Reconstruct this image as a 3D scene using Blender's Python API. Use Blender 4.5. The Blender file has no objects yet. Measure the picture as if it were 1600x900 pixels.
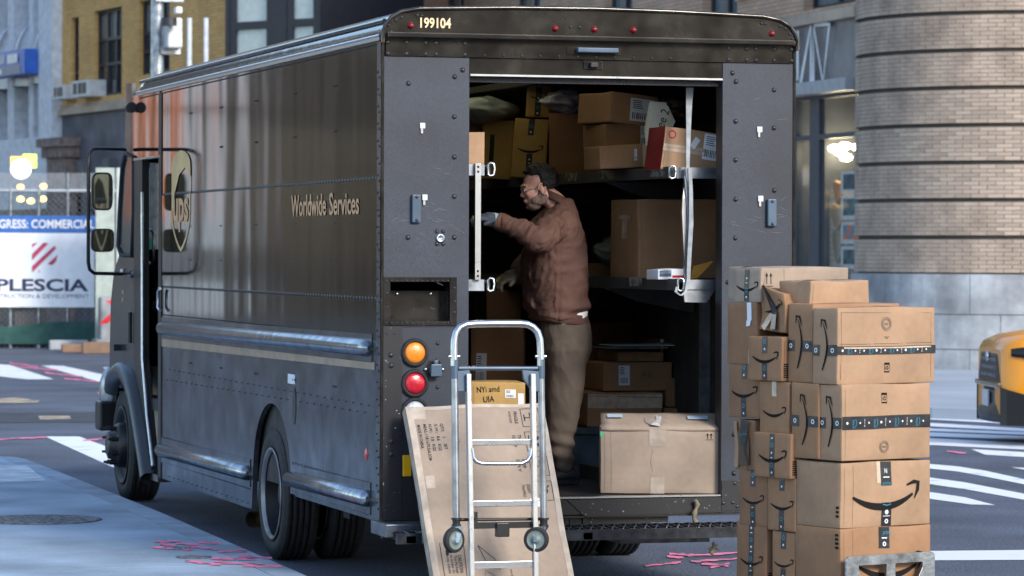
import bpy, bmesh, math, random
from mathutils import Vector, Matrix, noise
import numpy as np
random.seed(7)
R = math.radians
SC = bpy.context.scene
COL = SC.collection
# ---------------------------------------------------------------- camera, world, sun, exposure
FPX, YAW, PIT, ROL = 5472.3, .2851, -.0108, .0035
CAM = Vector((-4.474, -17.6987, 1.8519))
_F = Vector((math.sin(YAW)*math.cos(PIT), math.cos(YAW)*math.cos(PIT), math.sin(PIT)))
_R = Vector((math.cos(YAW), -math.sin(YAW), 0)); _U = _R.cross(_F)
_R2 = _R*math.cos(ROL)+_U*math.sin(ROL); _U2 = _U*math.cos(ROL)-_R*math.sin(ROL)
cd = bpy.data.cameras.new('camera'); cam = bpy.data.objects.new('camera', cd); COL.objects.link(cam)
cd.sensor_width = 36; cd.lens = FPX/1600*36; cd.clip_end = 2000
cam.matrix_world = Matrix(((_R2.x, _U2.x, -_F.x, CAM.x), (_R2.y, _U2.y, -_F.y, CAM.y), (_R2.z, _U2.z, -_F.z, CAM.z), (0, 0, 0, 1)))
cd.dof.use_dof = True; cd.dof.focus_distance = 18.6; cd.dof.aperture_fstop = 6.0
SC.camera = cam
SUN_EL, SUN_AZ = 28, 160          # azimuth measured clockwise from +Y
w = bpy.data.worlds.new('World'); SC.world = w; w.use_nodes = True
nt = w.node_tree; bg = nt.nodes['Background']
sky = nt.nodes.new('ShaderNodeTexSky'); sky.sky_type = 'NISHITA'; sky.sun_disc = False
sky.sun_elevation = R(SUN_EL); sky.sun_rotation = R(SUN_AZ); sky.air_density = 1.0; sky.dust_density = .8
nt.links.new(sky.outputs[0], bg.inputs[0]); bg.inputs[1].default_value = .15
sd = bpy.data.lights.new('sun', 'SUN'); sd.energy = 1.5; sd.angle = R(14); sd.color = (1, .93, .84)
sun = bpy.data.objects.new('sun', sd); COL.objects.link(sun)
_sv = Vector((math.sin(R(SUN_AZ))*math.cos(R(SUN_EL)), math.cos(R(SUN_AZ))*math.cos(R(SUN_EL)), math.sin(R(SUN_EL))))
sun.rotation_euler = _sv.to_track_quat('Z', 'Y').to_euler()
SC.view_settings.view_transform = 'Standard'; SC.view_settings.look = 'None'; SC.view_settings.exposure = 1.2
# ---------------------------------------------------------------- measuring helpers: where the sight line of a photo pixel meets a real plane
def ray(px, py): return _F+_R2*((px-800)/FPX)-_U2*((py-450)/FPX)
def onP(px, py, p0, n):
    d = ray(px, py); n = Vector(n); return CAM+d*((Vector(p0)-CAM).dot(n)/d.dot(n))
def onX(px, py, x=0): return onP(px, py, (x, 0, 0), (1, 0, 0))
def onY(px, py, y=0): return onP(px, py, (0, y, 0), (0, 1, 0))
def onZ(px, py, z=0): return onP(px, py, (0, 0, z), (0, 0, 1))
# ---------------------------------------------------------------- materials
MATS = {}
def mat(name, col, rough=.6, metal=0., var=.12, vscale=6., bump=0., bscale=40., bstretch=(1, 1, 1), coat=0., col2=None, thr=None, emis=0., spec=None, rvar=0., trans=0., alpha=1., fine=None, bdet=4):
    if name in MATS: return MATS[name]
    m = bpy.data.materials.new(name); m.use_nodes = True; t = m.node_tree; N = t.nodes; L = t.links
    b = N['Principled BSDF']; c = (*col, 1)
    b.inputs['Roughness'].default_value = rough; b.inputs['Metallic'].default_value = metal
    if coat: b.inputs['Coat Weight'].default_value = coat; b.inputs['Coat Roughness'].default_value = .06
    if spec is not None: b.inputs['Specular IOR Level'].default_value = spec
    if trans: b.inputs['Transmission Weight'].default_value = trans
    if alpha < 1: b.inputs['Alpha'].default_value = alpha
    tc = N.new('ShaderNodeTexCoord'); mp = N.new('ShaderNodeMapping'); L.new(tc.outputs['Object'], mp.inputs[0])
    n1 = N.new('ShaderNodeTexNoise'); n1.inputs['Scale'].default_value = vscale; n1.inputs['Detail'].default_value = 6
    L.new(mp.outputs[0], n1.inputs[0])
    mx = N.new('ShaderNodeMix'); mx.data_type = 'RGBA'
    c2 = (*col2, 1) if col2 else tuple(x*(1-var*1.6) for x in col)+(1,)
    c1 = c if col2 else tuple(min(1, x*(1+var)) for x in col)+(1,)
    mx.inputs[6].default_value = c1; mx.inputs[7].default_value = c2
    rp = N.new('ShaderNodeValToRGB'); lo, hi = thr or (.3, .7); rp.color_ramp.elements[0].position = lo; rp.color_ramp.elements[1].position = hi
    L.new(n1.outputs[0], rp.inputs[0]); L.new(rp.outputs[0], mx.inputs[0]); L.new(mx.outputs[2], b.inputs['Base Color'])
    if fine:
        n3 = N.new('ShaderNodeTexNoise'); n3.inputs['Scale'].default_value = fine[0]; n3.inputs['Detail'].default_value = 3; L.new(tc.outputs['Object'], n3.inputs[0])
        m3 = N.new('ShaderNodeMapRange'); m3.inputs[1].default_value = .3; m3.inputs[2].default_value = .7; m3.inputs[3].default_value = 1-fine[1]; m3.inputs[4].default_value = 1+fine[1]; L.new(n3.outputs[0], m3.inputs[0])
        x3 = N.new('ShaderNodeMix'); x3.data_type = 'RGBA'; x3.blend_type = 'MULTIPLY'; x3.inputs[0].default_value = 1; L.new(mx.outputs[2], x3.inputs[6]); L.new(m3.outputs[0], x3.inputs[7]); L.new(x3.outputs[2], b.inputs['Base Color'])
    if rvar:
        mr = N.new('ShaderNodeMapRange'); mr.inputs[3].default_value = max(.02, rough-rvar); mr.inputs[4].default_value = rough+rvar
        L.new(n1.outputs[0], mr.inputs[0]); L.new(mr.outputs[0], b.inputs['Roughness'])
    if emis: L.new(mx.outputs[2], b.inputs['Emission Color']); b.inputs['Emission Strength'].default_value = emis
    if bump:
        mp2 = N.new('ShaderNodeMapping'); mp2.inputs['Scale'].default_value = bstretch; L.new(tc.outputs['Object'], mp2.inputs[0])
        n2 = N.new('ShaderNodeTexNoise'); n2.inputs['Scale'].default_value = bscale; n2.inputs['Detail'].default_value = bdet; L.new(mp2.outputs[0], n2.inputs[0])
        bp = N.new('ShaderNodeBump'); bp.inputs['Distance'].default_value = bump; L.new(n2.outputs[0], bp.inputs['Height']); L.new(bp.outputs[0], b.inputs['Normal'])
        if coat: L.new(bp.outputs[0], b.inputs['Coat Normal'])
    MATS[name] = m; return m
def brickmat(name, col, col2, mortar, bw, bh, rough=.85, axis='x', sc=1.):
    if name in MATS: return MATS[name]
    m = bpy.data.materials.new(name); m.use_nodes = True; t = m.node_tree; N = t.nodes; L = t.links; b = N['Principled BSDF']
    b.inputs['Roughness'].default_value = rough
    tc = N.new('ShaderNodeTexCoord'); sp = N.new('ShaderNodeSeparateXYZ'); cb = N.new('ShaderNodeCombineXYZ'); L.new(tc.outputs['Object'], sp.inputs[0])
    L.new(sp.outputs[0 if axis == 'x' else 1], cb.inputs[0]); L.new(sp.outputs[2], cb.inputs[1])
    br = N.new('ShaderNodeTexBrick'); br.inputs['Color1'].default_value = (*col, 1); br.inputs['Color2'].default_value = (*col2, 1); br.inputs['Mortar'].default_value = (*mortar, 1)
    br.inputs['Scale'].default_value = 1; br.inputs['Brick Width'].default_value = bw; br.inputs['Row Height'].default_value = bh; br.inputs['Mortar Size'].default_value = .008
    L.new(cb.outputs[0], br.inputs[0])
    n1 = N.new('ShaderNodeTexNoise'); n1.inputs['Scale'].default_value = .8; n1.inputs['Detail'].default_value = 5; L.new(tc.outputs['Object'], n1.inputs[0])
    mr = N.new('ShaderNodeMapRange'); mr.inputs[3].default_value = .65; mr.inputs[4].default_value = 1.25; L.new(n1.outputs[0], mr.inputs[0])
    mx = N.new('ShaderNodeMix'); mx.data_type = 'RGBA'; mx.blend_type = 'MULTIPLY'; mx.inputs[0].default_value = 1
    L.new(br.outputs[0], mx.inputs[6]); L.new(mr.outputs[0], mx.inputs[7]); L.new(mx.outputs[2], b.inputs['Base Color'])
    bp = N.new('ShaderNodeBump'); bp.inputs['Distance'].default_value = .01; bp.invert = True; L.new(br.outputs[1], bp.inputs['Height']); L.new(bp.outputs[0], b.inputs['Normal'])
    MATS[name] = m; return m
# ---------------------------------------------------------------- mesh builder
class MB:
    def __init__(s): s.v = []; s.f = []; s.sm = []; s.g = []
    def add(s, vs, fs, smooth=False):
        o = len(s.v); s.g.append((o, len(s.f))); s.v += [Vector(v) for v in vs]; s.f += [tuple(i+o for i in f) for f in fs]; s.sm += [smooth]*len(fs); return s
    def box(s, a, b, M=None):
        x0, y0, z0 = (min(a[i], b[i]) for i in range(3)); x1, y1, z1 = (max(a[i], b[i]) for i in range(3))
        vs = [Vector(p) for p in ((x0, y0, z0), (x1, y0, z0), (x1, y1, z0), (x0, y1, z0), (x0, y0, z1), (x1, y0, z1), (x1, y1, z1), (x0, y1, z1))]
        if M: vs = [M@p for p in vs]
        return s.add(vs, ((3, 2, 1, 0), (4, 5, 6, 7), (0, 1, 5, 4), (1, 2, 6, 5), (2, 3, 7, 6), (3, 0, 4, 7)))
    def cyl(s, p, q, r, r2=None, n=16, caps=True, smooth=True):
        p = Vector(p); q = Vector(q); r2 = r if r2 is None else r2
        d = (q-p).normalized(); u = d.orthogonal().normalized(); w_ = d.cross(u)
        vs = []
        for k in range(n):
            a = 2*math.pi*k/n; e = u*math.cos(a)+w_*math.sin(a); vs += [p+e*r, q+e*r2]
        s.add(vs, [(2*k, 2*((k+1) % n), 2*((k+1) % n)+1, 2*k+1) for k in range(n)], smooth)
        if caps: s.add([vs[2*k] for k in range(n)], [tuple(range(n-1, -1, -1))]); s.add([vs[2*k+1] for k in range(n)], [tuple(range(n))])
        return s
    def tube(s, pts, r, n=10, closed=False, caps=True):
        pts = [Vector(p) for p in pts]; m = len(pts); rr = r if isinstance(r, (list, tuple)) else [r]*m; vs = []; u = None
        for i, p in enumerate(pts):
            if closed: d = pts[(i+1) % m]-pts[i-1]
            else: d = pts[min(i+1, m-1)]-pts[max(i-1, 0)]
            d.normalize()
            u = d.orthogonal().normalized() if u is None else (u-d*u.dot(d)).normalized()
            w_ = d.cross(u)
            for k in range(n):
                a = 2*math.pi*k/n; vs.append(p+(u*math.cos(a)+w_*math.sin(a))*rr[i])
        fs = []
        for i in range(m if closed else m-1):
            j = (i+1) % m
            for k in range(n): l = (k+1) % n; fs.append((i*n+k, i*n+l, j*n+l, j*n+k))
        s.add(vs, fs, True)
        if not closed and caps: s.add(vs[:n], [tuple(range(n-1, -1, -1))]); s.add(vs[-n:], [tuple(range(n))])
        return s
    def ell(s, c, r, M=None, nu=20, nv=12):
        vs = []; M = M or Matrix.Identity(3)
        for i in range(nv+1):
            t = math.pi*i/nv
            for k in range(nu):
                a = 2*math.pi*k/nu; vs.append(Vector(c)+M@Vector((r[0]*math.sin(t)*math.cos(a), r[1]*math.sin(t)*math.sin(a), r[2]*math.cos(t))))
        return s.add(vs, [(i*nu+k, (i+1)*nu+k, (i+1)*nu+(k+1) % nu, i*nu+(k+1) % nu) for i in range(nv) for k in range(nu)], True)
    def dome(s, p, nrm, r, h, n=6):
        p = Vector(p); d = Vector(nrm).normalized(); u = d.orthogonal().normalized(); w_ = d.cross(u)
        vs = [p+(u*math.cos(2*math.pi*k/n)+w_*math.sin(2*math.pi*k/n))*r for k in range(n)]
        vs += [p+(u*math.cos(2*math.pi*k/n)+w_*math.sin(2*math.pi*k/n))*r*.6+d*h*.8 for k in range(n)]+[p+d*h]
        return s.add(vs, [(k, (k+1) % n, n+(k+1) % n, n+k) for k in range(n)]+[(n+k, n+(k+1) % n, 2*n) for k in range(n)], True)
    def prism(s, poly, off):          # planar polygon, extruded by vector off
        n = len(poly); vs = [Vector(p) for p in poly]; off = Vector(off); vs += [p+off for p in vs]
        return s.add(vs, [tuple(range(n-1, -1, -1)), tuple(range(n, 2*n))]+[(k, (k+1) % n, n+(k+1) % n, n+k) for k in range(n)])
    def loft(s, rings, smooth=True, caps=True, closed=True):
        n = len(rings[0]); vs = [p for r in rings for p in r]; m = n if closed else n-1
        s.add(vs, [(i*n+k, i*n+(k+1) % n, (i+1)*n+(k+1) % n, (i+1)*n+k) for i in range(len(rings)-1) for k in range(m)], smooth)
        if caps: s.add(rings[0], [tuple(range(n-1, -1, -1))]); s.add(rings[-1], [tuple(range(n))])
        return s
    def lathe(s, c, ax, prof, n=40, a0=0, a1=2*math.pi):   # prof: (radius, along axis)
        c = Vector(c); d = Vector(ax).normalized(); u = d.orthogonal().normalized(); w_ = d.cross(u); full = abs(a1-a0-2*math.pi) < 1e-6
        cnt = n if full else n+1; vs = []
        for (r, h) in prof:
            for k in range(cnt): a = a0+(a1-a0)*k/n; vs.append(c+d*h+(u*math.cos(a)+w_*math.sin(a))*r)
        fs = [(i*cnt+k, i*cnt+(k+1) % cnt, (i+1)*cnt+(k+1) % cnt, (i+1)*cnt+k) for i in range(len(prof)-1) for k in range(n)]
        return s.add(vs, fs, True)
    def build(s, name, m, parent=None, bevel=0, sub=0, local=False, fixn=True, kind=None, label=None, split=False):
        if split and len(s.g) > 1:
            for k in range(len(s.g)):
                (v0, f0), (v1, f1) = s.g[k], (s.g[k+1] if k+1 < len(s.g) else (len(s.v), len(s.f))); q = MB(); q.add(s.v[v0:v1], [tuple(i-v0 for i in f) for f in s.f[f0:f1]]); q.sm = s.sm[f0:f1]
                o = q.build(name, m, parent, bevel, sub, local, fixn, kind, label)
            return o
        me = bpy.data.meshes.new(name)
        inv = Matrix.Identity(4) if (parent is None or local) else parent.matrix_basis.inverted()
        if parent is not None and not local and parent.parent: inv = (parent.parent.matrix_basis@parent.matrix_basis).inverted()
        me.from_pydata([tuple(inv@v) for v in s.v], [], s.f)
        if fixn:
            b_ = bmesh.new(); b_.from_mesh(me); bmesh.ops.recalc_face_normals(b_, faces=b_.faces); b_.to_mesh(me); b_.free()
        me.polygons.foreach_set('use_smooth', s.sm)
        if m: me.materials.append(m)
        me.update(); o = bpy.data.objects.new(name, me); COL.objects.link(o)
        if parent: o.parent = parent
        if bevel: mo = o.modifiers.new('bevel', 'BEVEL'); mo.width = bevel; mo.segments = 2; mo.limit_method = 'ANGLE'; mo.angle_limit = R(40)
        if sub: mo = o.modifiers.new('subsurf', 'SUBSURF'); mo.levels = mo.render_levels = sub
        if kind: o['kind'] = kind
        if label: o['label'] = label
        return o
def thing(name, label, cat, loc=(0, 0, 0), rz=0, group=None, rot=None):
    o = bpy.data.objects.new(name, None); COL.objects.link(o); o.location = loc; o.rotation_euler = rot or (0, 0, rz)
    o.matrix_basis = Matrix.LocRotScale(Vector(loc), o.rotation_euler, None)
    o['label'] = label; o['category'] = cat
    if group: o['group'] = group
    return o
def tag(o, label, cat, group=None):
    o['label'] = label; o['category'] = cat
    if group: o['group'] = group
    return o
_txt = {}
def text_verts(st, bold=0):
    key = (st, bold)
    if key in _txt: return _txt[key]
    c = bpy.data.curves.new('t', 'FONT'); c.body = st; c.size = 1; c.resolution_u = 3; c.offset = bold
    o = bpy.data.objects.new('t', c); COL.objects.link(o); bpy.context.view_layer.update()
    me = o.evaluated_get(bpy.context.evaluated_depsgraph_get()).to_mesh()
    vs = [(v.co.x, v.co.y) for v in me.vertices]; fs = [tuple(p.vertices) for p in me.polygons]
    bpy.data.objects.remove(o); bpy.data.curves.remove(c)
    x0 = min(v[0] for v in vs); x1 = max(v[0] for v in vs)
    _txt[key] = ([((x-x0)/(x1-x0), y/.7) for x, y in vs], fs, (x1-x0)/.7); return _txt[key]
class Fr:                                   # a flat frame: origin, right, up, outward; bulge gives the surface relief
    def __init__(s, o, u, v, bulge=None):
        s.o = Vector(o); s.u = Vector(u).normalized(); s.v = Vector(v).normalized(); s.n = s.u.cross(s.v); s.b = bulge
    def p(s, a, b, h=0): return s.o+s.u*a+s.v*b+s.n*(h+(s.b(a, b) if s.b else 0))
    def quad(s, mb, a0, b0, a1, b1, h=.0015, n=1):
        m = k = 1; vs = []
        if s.b: m = min(14, max(2, int(abs(a1-a0)/.03))); k = min(14, max(2, int(abs(b1-b0)/.03)))
        for j in range(k+1):
            for i in range(m+1): vs.append(s.p(a0+(a1-a0)*i/m, b0+(b1-b0)*j/k, h))
        mb.add(vs, [(j*(m+1)+i, j*(m+1)+i+1, (j+1)*(m+1)+i+1, (j+1)*(m+1)+i) for j in range(k) for i in range(m)])
    def poly(s, mb, pts, h=.0015): mb.add([s.p(a, b, h) for a, b in pts], [tuple(range(len(pts)))])
    def strip(s, mb, pts, wd, h=.0015, closed=False):
        n = len(pts); vs = []
        for i, (a, b) in enumerate(pts):
            p0 = pts[i-1] if (i or closed) else pts[i]; p1 = pts[(i+1) % n] if (i < n-1 or closed) else pts[i]
            t = Vector((p1[0]-p0[0], p1[1]-p0[1])).normalized(); hw = (wd[i] if isinstance(wd, (list, tuple)) else wd)/2
            vs += [s.p(a-t.y*hw, b+t.x*hw, h), s.p(a+t.y*hw, b-t.x*hw, h)]
        mb.add(vs, [(2*i, 2*i+1, (2*i+3) % (2*n), (2*i+2) % (2*n)) for i in range(n if closed else n-1)])
    def text(s, mb, st, a, b, hgt, wid=None, h=.002, rot=0, bold=0):
        vs, fs, asp = text_verts(st, bold); wid = wid or asp*hgt; c, sn = math.cos(rot), math.sin(rot)
        mb.add([s.p(a+x*wid*c-y*hgt*sn, b+x*wid*sn+y*hgt*c, h) for x, y in vs], fs)
def smile(fr, mb, a, b, wd, rot=0, h=.002):  # curved arrow mark, centre a,b
    c, sn = math.cos(rot), math.sin(rot)
    T = lambda x, y: (a+(x*c-y*sn)*wd, b+(x*sn+y*c)*wd)
    n = 16; P = []; W = []
    for i in range(n+1):
        t = -.5+.9*i/n; P.append(T(t, -.14+.62*(t+.04)**2)); W.append(wd*(.012+.07*math.sin(math.pi*min(1, (i+1)/(n+2)))**.8))
    fr.strip(mb, P, W, h)
    fr.strip(mb, [T(.31, .085), T(.42, .115), T(.485, .10), T(.475, .02), T(.42, -.075)], [wd*.02, wd*.045, wd*.055, wd*.045, wd*.012], h+.0006)
def ring(fr, mb, a, b, r, wd, h=.002, n=18): fr.strip(mb, [(a+r*math.cos(2*math.pi*i/n), b+r*math.sin(2*math.pi*i/n)) for i in range(n)], wd, h, True)
def disc(fr, mb, a, b, r, h=.002, n=14): fr.poly(mb, [(a+r*math.cos(2*math.pi*i/n), b+r*math.sin(2*math.pi*i/n)) for i in range(n)], h)
def structure(o): o['kind'] = 'structure'; return o
#@@NEXT
# ---------------------------------------------------------------- material palette
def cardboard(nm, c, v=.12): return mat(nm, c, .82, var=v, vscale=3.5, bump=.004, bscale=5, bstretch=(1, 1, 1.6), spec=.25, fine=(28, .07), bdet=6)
M_CARD = [cardboard('cardboard_tan', (.385, .245, .15)), cardboard('cardboard_warm', (.33, .185, .10)), cardboard('cardboard_brown', (.27, .148, .082)), cardboard('cardboard_grey', (.345, .268, .205)), cardboard('cardboard_yellow_lit', (.42, .27, .10))]  # the yellow tone has the roof skylight's tint put into its colour
M_TAPE = mat('black_tape', (.018, .02, .025), .28, var=.2, bump=.002, bscale=30); M_PRINT = mat('black_print', (.014, .013, .013), .7, spec=.1)
M_CLEAR = mat('clear_tape', (.56, .44, .33), .15, var=.15, vscale=20, bump=.002, bscale=35); M_CYAN = mat('cyan_print', (.03, .24, .36), .4)
M_WHITE = mat('white_paper', (.72, .74, .78), .6, var=.06); M_PRINTW = mat('white_print', (.8, .8, .82), .5); M_SEAM = mat('cardboard_seam', (.13, .08, .045), .9)
M_DARKPR = mat('faded_print', (.16, .12, .09), .7)
M_PAINT = mat('brown_gloss_paint', (.007, .006, .0058), .08, var=.2, vscale=1.2, bump=.0075, bscale=.9, bstretch=(1.6, 1.6, .35), rvar=.02, bdet=1.8)
M_SIDELOW = mat('brown_worn_paint', (.13, .135, .145), .22, metal=.65, var=.35, vscale=4, bump=.006, bscale=2.2, rvar=.10, fine=(9, .3), bdet=2)
M_ROOF = mat('roof_paint', (.035, .036, .04), .14, metal=.3, var=.2, bump=.004, bscale=3)
M_REAR = mat('textured_panel', (.018, .025, .040), .48, var=.3, vscale=2.2, bump=.0006, bscale=300, rvar=.06, fine=(120, .3))
M_REARG = mat('rear_gloss_frame', (.075, .068, .06), .16, metal=.7, var=.3, vscale=5, bump=.004, bscale=4, fine=(14, .2))
M_POST = mat('scuffed_black_post', (.022, .022, .024), .35, var=.1, vscale=70, col2=(.45, .47, .5), thr=(.70, .72))
M_BLACK = mat('black_plastic', (.012, .012, .013), .4); M_RUB = mat('black_rubber', (.017, .017, .019), .75, var=.3, vscale=30, bump=.002)
M_ALU = mat('aluminium', (.62, .64, .66), .30, metal=1, var=.08, vscale=25, rvar=.08); M_RAIL = mat('aluminium_rub_rail', (.30, .32, .35), .22, metal=1, var=.3, vscale=9, bump=.002, bscale=18, rvar=.1)
M_STEEL = mat('galvanised_steel', (.35, .38, .42), .38, metal=.9, var=.3, vscale=12); M_BLUEG = mat('blue_grey_enamel', (.08, .12, .17), .35, metal=.3)
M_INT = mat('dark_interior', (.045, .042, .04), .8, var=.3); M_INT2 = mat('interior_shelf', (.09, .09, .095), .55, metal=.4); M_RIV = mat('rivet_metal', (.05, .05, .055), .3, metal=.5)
M_GOLD = mat('gold_lettering', (.62, .34, .16), .55, var=.1); M_CREAM = mat('cream_lettering', (.85, .62, .36), .5)
M_RED = mat('red_lens', (.50, .01, .025), .18, bump=.002, bscale=120, coat=.6); M_AMB = mat('amber_lens', (.95, .25, .01), .18, bump=.003, bscale=120, coat=.6); M_CLR = mat('clear_lens', (.45, .5, .55), .15, bump=.004, bscale=90, coat=.6)
M_YEL = mat('yellow_reflector', (.8, .42, .01), .3, bump=.002, bscale=90); M_GLASS = mat('teal_glass', (.03, .10, .11), .05, alpha=.55, coat=.5)
M_CLOTHJ = mat('brown_jacket_cloth', (.115, .062, .05), .85, var=.22, vscale=5, bump=.006, bscale=24, spec=.2)
M_CLOTHP = mat('brown_trouser_cloth', (.095, .076, .062), .9, var=.22, vscale=5, bump=.006, bscale=20, bstretch=(1, 1, .6), spec=.2)
M_SKIN = mat('skin', (.66, .36, .28), .45, var=.14, vscale=30); M_HAIR = mat('black_hair', (.007, .006, .007), .5, bump=.01, bscale=90)
M_STUB = mat('grey_stubble', (.20, .135, .115), .8, var=.35, vscale=90)
M_POLY = [mat('grey_plastic_film', (.30, .34, .34), .25, var=.25, bump=.02, bscale=11), mat('lilac_plastic_film', (.34, .33, .42), .22, var=.25, bump=.02, bscale=14), mat('black_plastic_film', (.015, .015, .016), .18, bump=.03, bscale=13)]
M_TAN = mat('tan_door_trim', (.33, .26, .20), .5)
# ---------------------------------------------------------------- ground
M_ASPH = mat('asphalt', (.095, .112, .150), .85, var=.25, vscale=.7, bump=.014, bscale=70, rvar=.08, fine=(45, .45))
M_CONC = mat('pavement_concrete', (.30, .39, .49), .85, var=.22, vscale=1.3, bump=.003, bscale=60, fine=(60, .10)); M_KERB = mat('kerb_stone', (.28, .35, .43), .8, var=.2, vscale=3, bump=.003)
M_LINE = mat('road_paint', (.78, .8, .83), .7, var=.03, vscale=3, col2=(.42, .44, .48), thr=(.60, .72)); M_PINK = mat('pink_spray', (.95, .22, .38), .8, col2=(.14, .13, .16), vscale=14, thr=(.48, .62))
M_IRON = mat('cast_iron', (.16, .17, .19), .7, var=.5, vscale=20, bump=.006, bscale=30); M_TAR = mat('tar_patch', (.045, .05, .06), .8, var=.3, vscale=3)
M_LINEY = mat('worn_yellow_paint', (.55, .42, .25), .8, col2=(.12, .13, .15), vscale=4, thr=(.45, .6))
mb = MB(); n = 60
xs = [-400, -60, -20]+[-16+2*i for i in range(28)]+[60, 150, 600]; ys = [-300, -40, -20]+[-16+3*i for i in range(26)]+[90, 200, 900]
mb.add([(x, y, .0) for y in ys for x in xs], [(j*len(xs)+i, j*len(xs)+i+1, (j+1)*len(xs)+i+1, (j+1)*len(xs)+i) for j in range(len(ys)-1) for i in range(len(xs)-1)])
road = structure(mb.build('road', M_ASPH)); road['label'] = 'grey asphalt street and crossing'
def road_poly(name, pts, m, z=.004, parent=None, px=True):
    q = [onZ(*p, z) if px else Vector((*p, z)) for p in pts]
    mb = MB(); mb.add(q, [tuple(range(len(q)))]); o = mb.build(name, m, parent or road)
    o.data.flip_normals() if o.data.polygons[0].normal.z < 0 else None
    return o
def dense(pts, k=6):
    out = []
    for i in range(len(pts)):
        a, b = pts[i], pts[(i+1) % len(pts)]
        for j in range(k): out.append((a[0]+(b[0]-a[0])*j/k+(random.random()-.5)*.5*(j > 0), a[1]+(b[1]-a[1])*j/k+(random.random()-.5)*.35*(j > 0)))
    return out
road_poly('stop_line', dense([(71, 682), (124, 682), (172, 700), (215, 719), (215, 748), (172, 728)]), M_LINE)
for P in ([(-30, 568), (15, 570), (84, 592.5), (43, 592.5), (-30, 585)], [(64, 571), (98, 571.5), (172, 587.5), (230, 603), (230, 612), (150, 595)], [(160, 574), (190, 574), (260, 590), (200, 590)]):
    road_poly('crosswalk_stripe', dense(P), M_LINE)
def Q(x, y): return (1440+x/2.65, 560+y/2.65)
for P in ([(-300, 236), (20, 240), (424, 262), (700, 275), (700, 283), (424, 273), (20, 252), (-300, 247)], [(-300, 262), (20, 266), (424, 290), (700, 302), (700, 312), (424, 302), (20, 280), (-300, 276)],
          [(-300, 285), (20, 289), (424, 305), (700, 315), (700, 324), (424, 316), (20, 300), (-300, 296)], [(-300, 300), (20, 305), (424, 322), (700, 332), (700, 344), (424, 336), (20, 322), (-300, 317)],
          [(-300, 326), (20, 329), (424, 350), (700, 362), (700, 378), (424, 366), (20, 344), (-300, 341)], [(-200, 343), (50, 347), (424, 362), (700, 376), (700, 390), (424, 377), (50, 359), (-200, 355)],
          [(205, 375), (424, 388), (700, 400), (700, 418), (424, 408), (262, 398)], [(-200, 420), (35, 437), (150, 447), (260, 464), (424, 500), (700, 570), (700, 592), (424, 521), (250, 486), (150, 468), (35, 456), (-200, 440)],
          [(-200, 470), (35, 493), (180, 513), (424, 560), (700, 625), (700, 655), (424, 585), (180, 541), (35, 521), (-200, 500)], [(-150, 535), (35, 553), (180, 575), (305, 607), (200, 604), (35, 581), (-150, 560)],
          [(370, 450), (424, 453), (700, 470), (700, 478), (424, 460)]):
    road_poly('crosswalk_stripe', [Q(*p) for p in dense(P, 3)], M_LINE)
road_poly('stop_line', [Q(*p) for p in dense([(-150, 799), (424, 793), (760, 790), (760, 831), (424, 834), (-150, 837)], 12)], M_LINE)
road_poly('tar_patch', dense([(-60, 645), (200, 643), (420, 640), (420, 662), (200, 660), (-60, 660)]), M_TAR)
for P in ([(-20, 624), (24, 621), (62, 626), (58, 629), (0, 630)], [(60, 650), (108, 649.5), (112, 654), (62, 655)]): road_poly('worn_yellow_mark', dense(P, 3), M_LINEY, .006)
def spray(P, par, z, wpx=2.2):
    n = len(P); up = []; dn = []
    for i, (x, y) in enumerate(P): a = wpx*(.8+.9*random.random()); up.append((x, y-a/2)); dn.append((x, y+a/2))
    road_poly('pink_spray_mark', up+dn[::-1], M_PINK, z, par)
def seg(x0, y0, x1, y1, k=7): return [(x0+(x1-x0)*i/k, y0+(y1-y0)*i/k+(random.random()-.5)*1.2) for i in range(k+1)]
for P in (seg(1008, 884, 1064, 878), seg(1075, 868, 1160, 863), seg(1100, 876, 1160, 872), seg(1096, 881, 1138, 884), seg(1046, 865, 1085, 867), seg(1080, 877, 1104, 876), seg(1042, 869, 1068, 871), seg(1110, 887, 1140, 880)): spray(P, road, .006)
for P in (seg(15, 567, 60, 573), seg(20, 572, 90, 578), seg(70, 582, 130, 588), seg(100, 592, 170, 597)): spray(P, road, .007, 1.5)
for P in (seg(0, 686, 72, 683), seg(130, 688, 175, 684), seg(152, 614, 168, 615), seg(1480, 705, 1510, 708, 3)): spray(P, road, .007, 1.6)
# near pavement: kerb edge along the truck, corner far left
KE = [onZ(700, 1000, .12), onZ(480, 900, .12), onZ(250, 800, .12), onZ(110, 744, .12), onZ(40, 717, .12), onZ(20, 713.5, .12), onZ(-8, 713, .12), onZ(-60, 714, .12), onZ(-400, 716, .12)]
KE[0] = Vector((KE[1].x+.0, -14, .12))
kin = []
for i, p in enumerate(KE):
    d = (KE[min(i+1, len(KE)-1)]-KE[max(i-1, 0)]).normalized(); kin.append(p+Vector((-d.y, d.x, 0))*.17)
mb = MB()
for i in range(len(KE)-1):
    a, b, c, d = KE[i], KE[i+1], kin[i+1], kin[i]
    mb.add([a, b, c, d, a-Vector((0, 0, .13)), b-Vector((0, 0, .13)), c-Vector((0, 0, .13)), d-Vector((0, 0, .13))], [(0, 1, 2, 3), (0, 4, 5, 1), (3, 2, 6, 7), (0, 3, 7, 4), (1, 5, 6, 2)])
pav = MB(); poly = [Vector((p.x, p.y, .085)) for p in kin]+[Vector((-60, kin[-1].y, .085)), Vector((-60, -14, .085))]
pav.add(poly+[Vector((p.x, p.y, -.05)) for p in poly], [tuple(range(len(poly)))]+[(i, (i+1) % len(poly), (i+1) % len(poly)+len(poly), i+len(poly)) for i in range(len(poly))])
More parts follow.
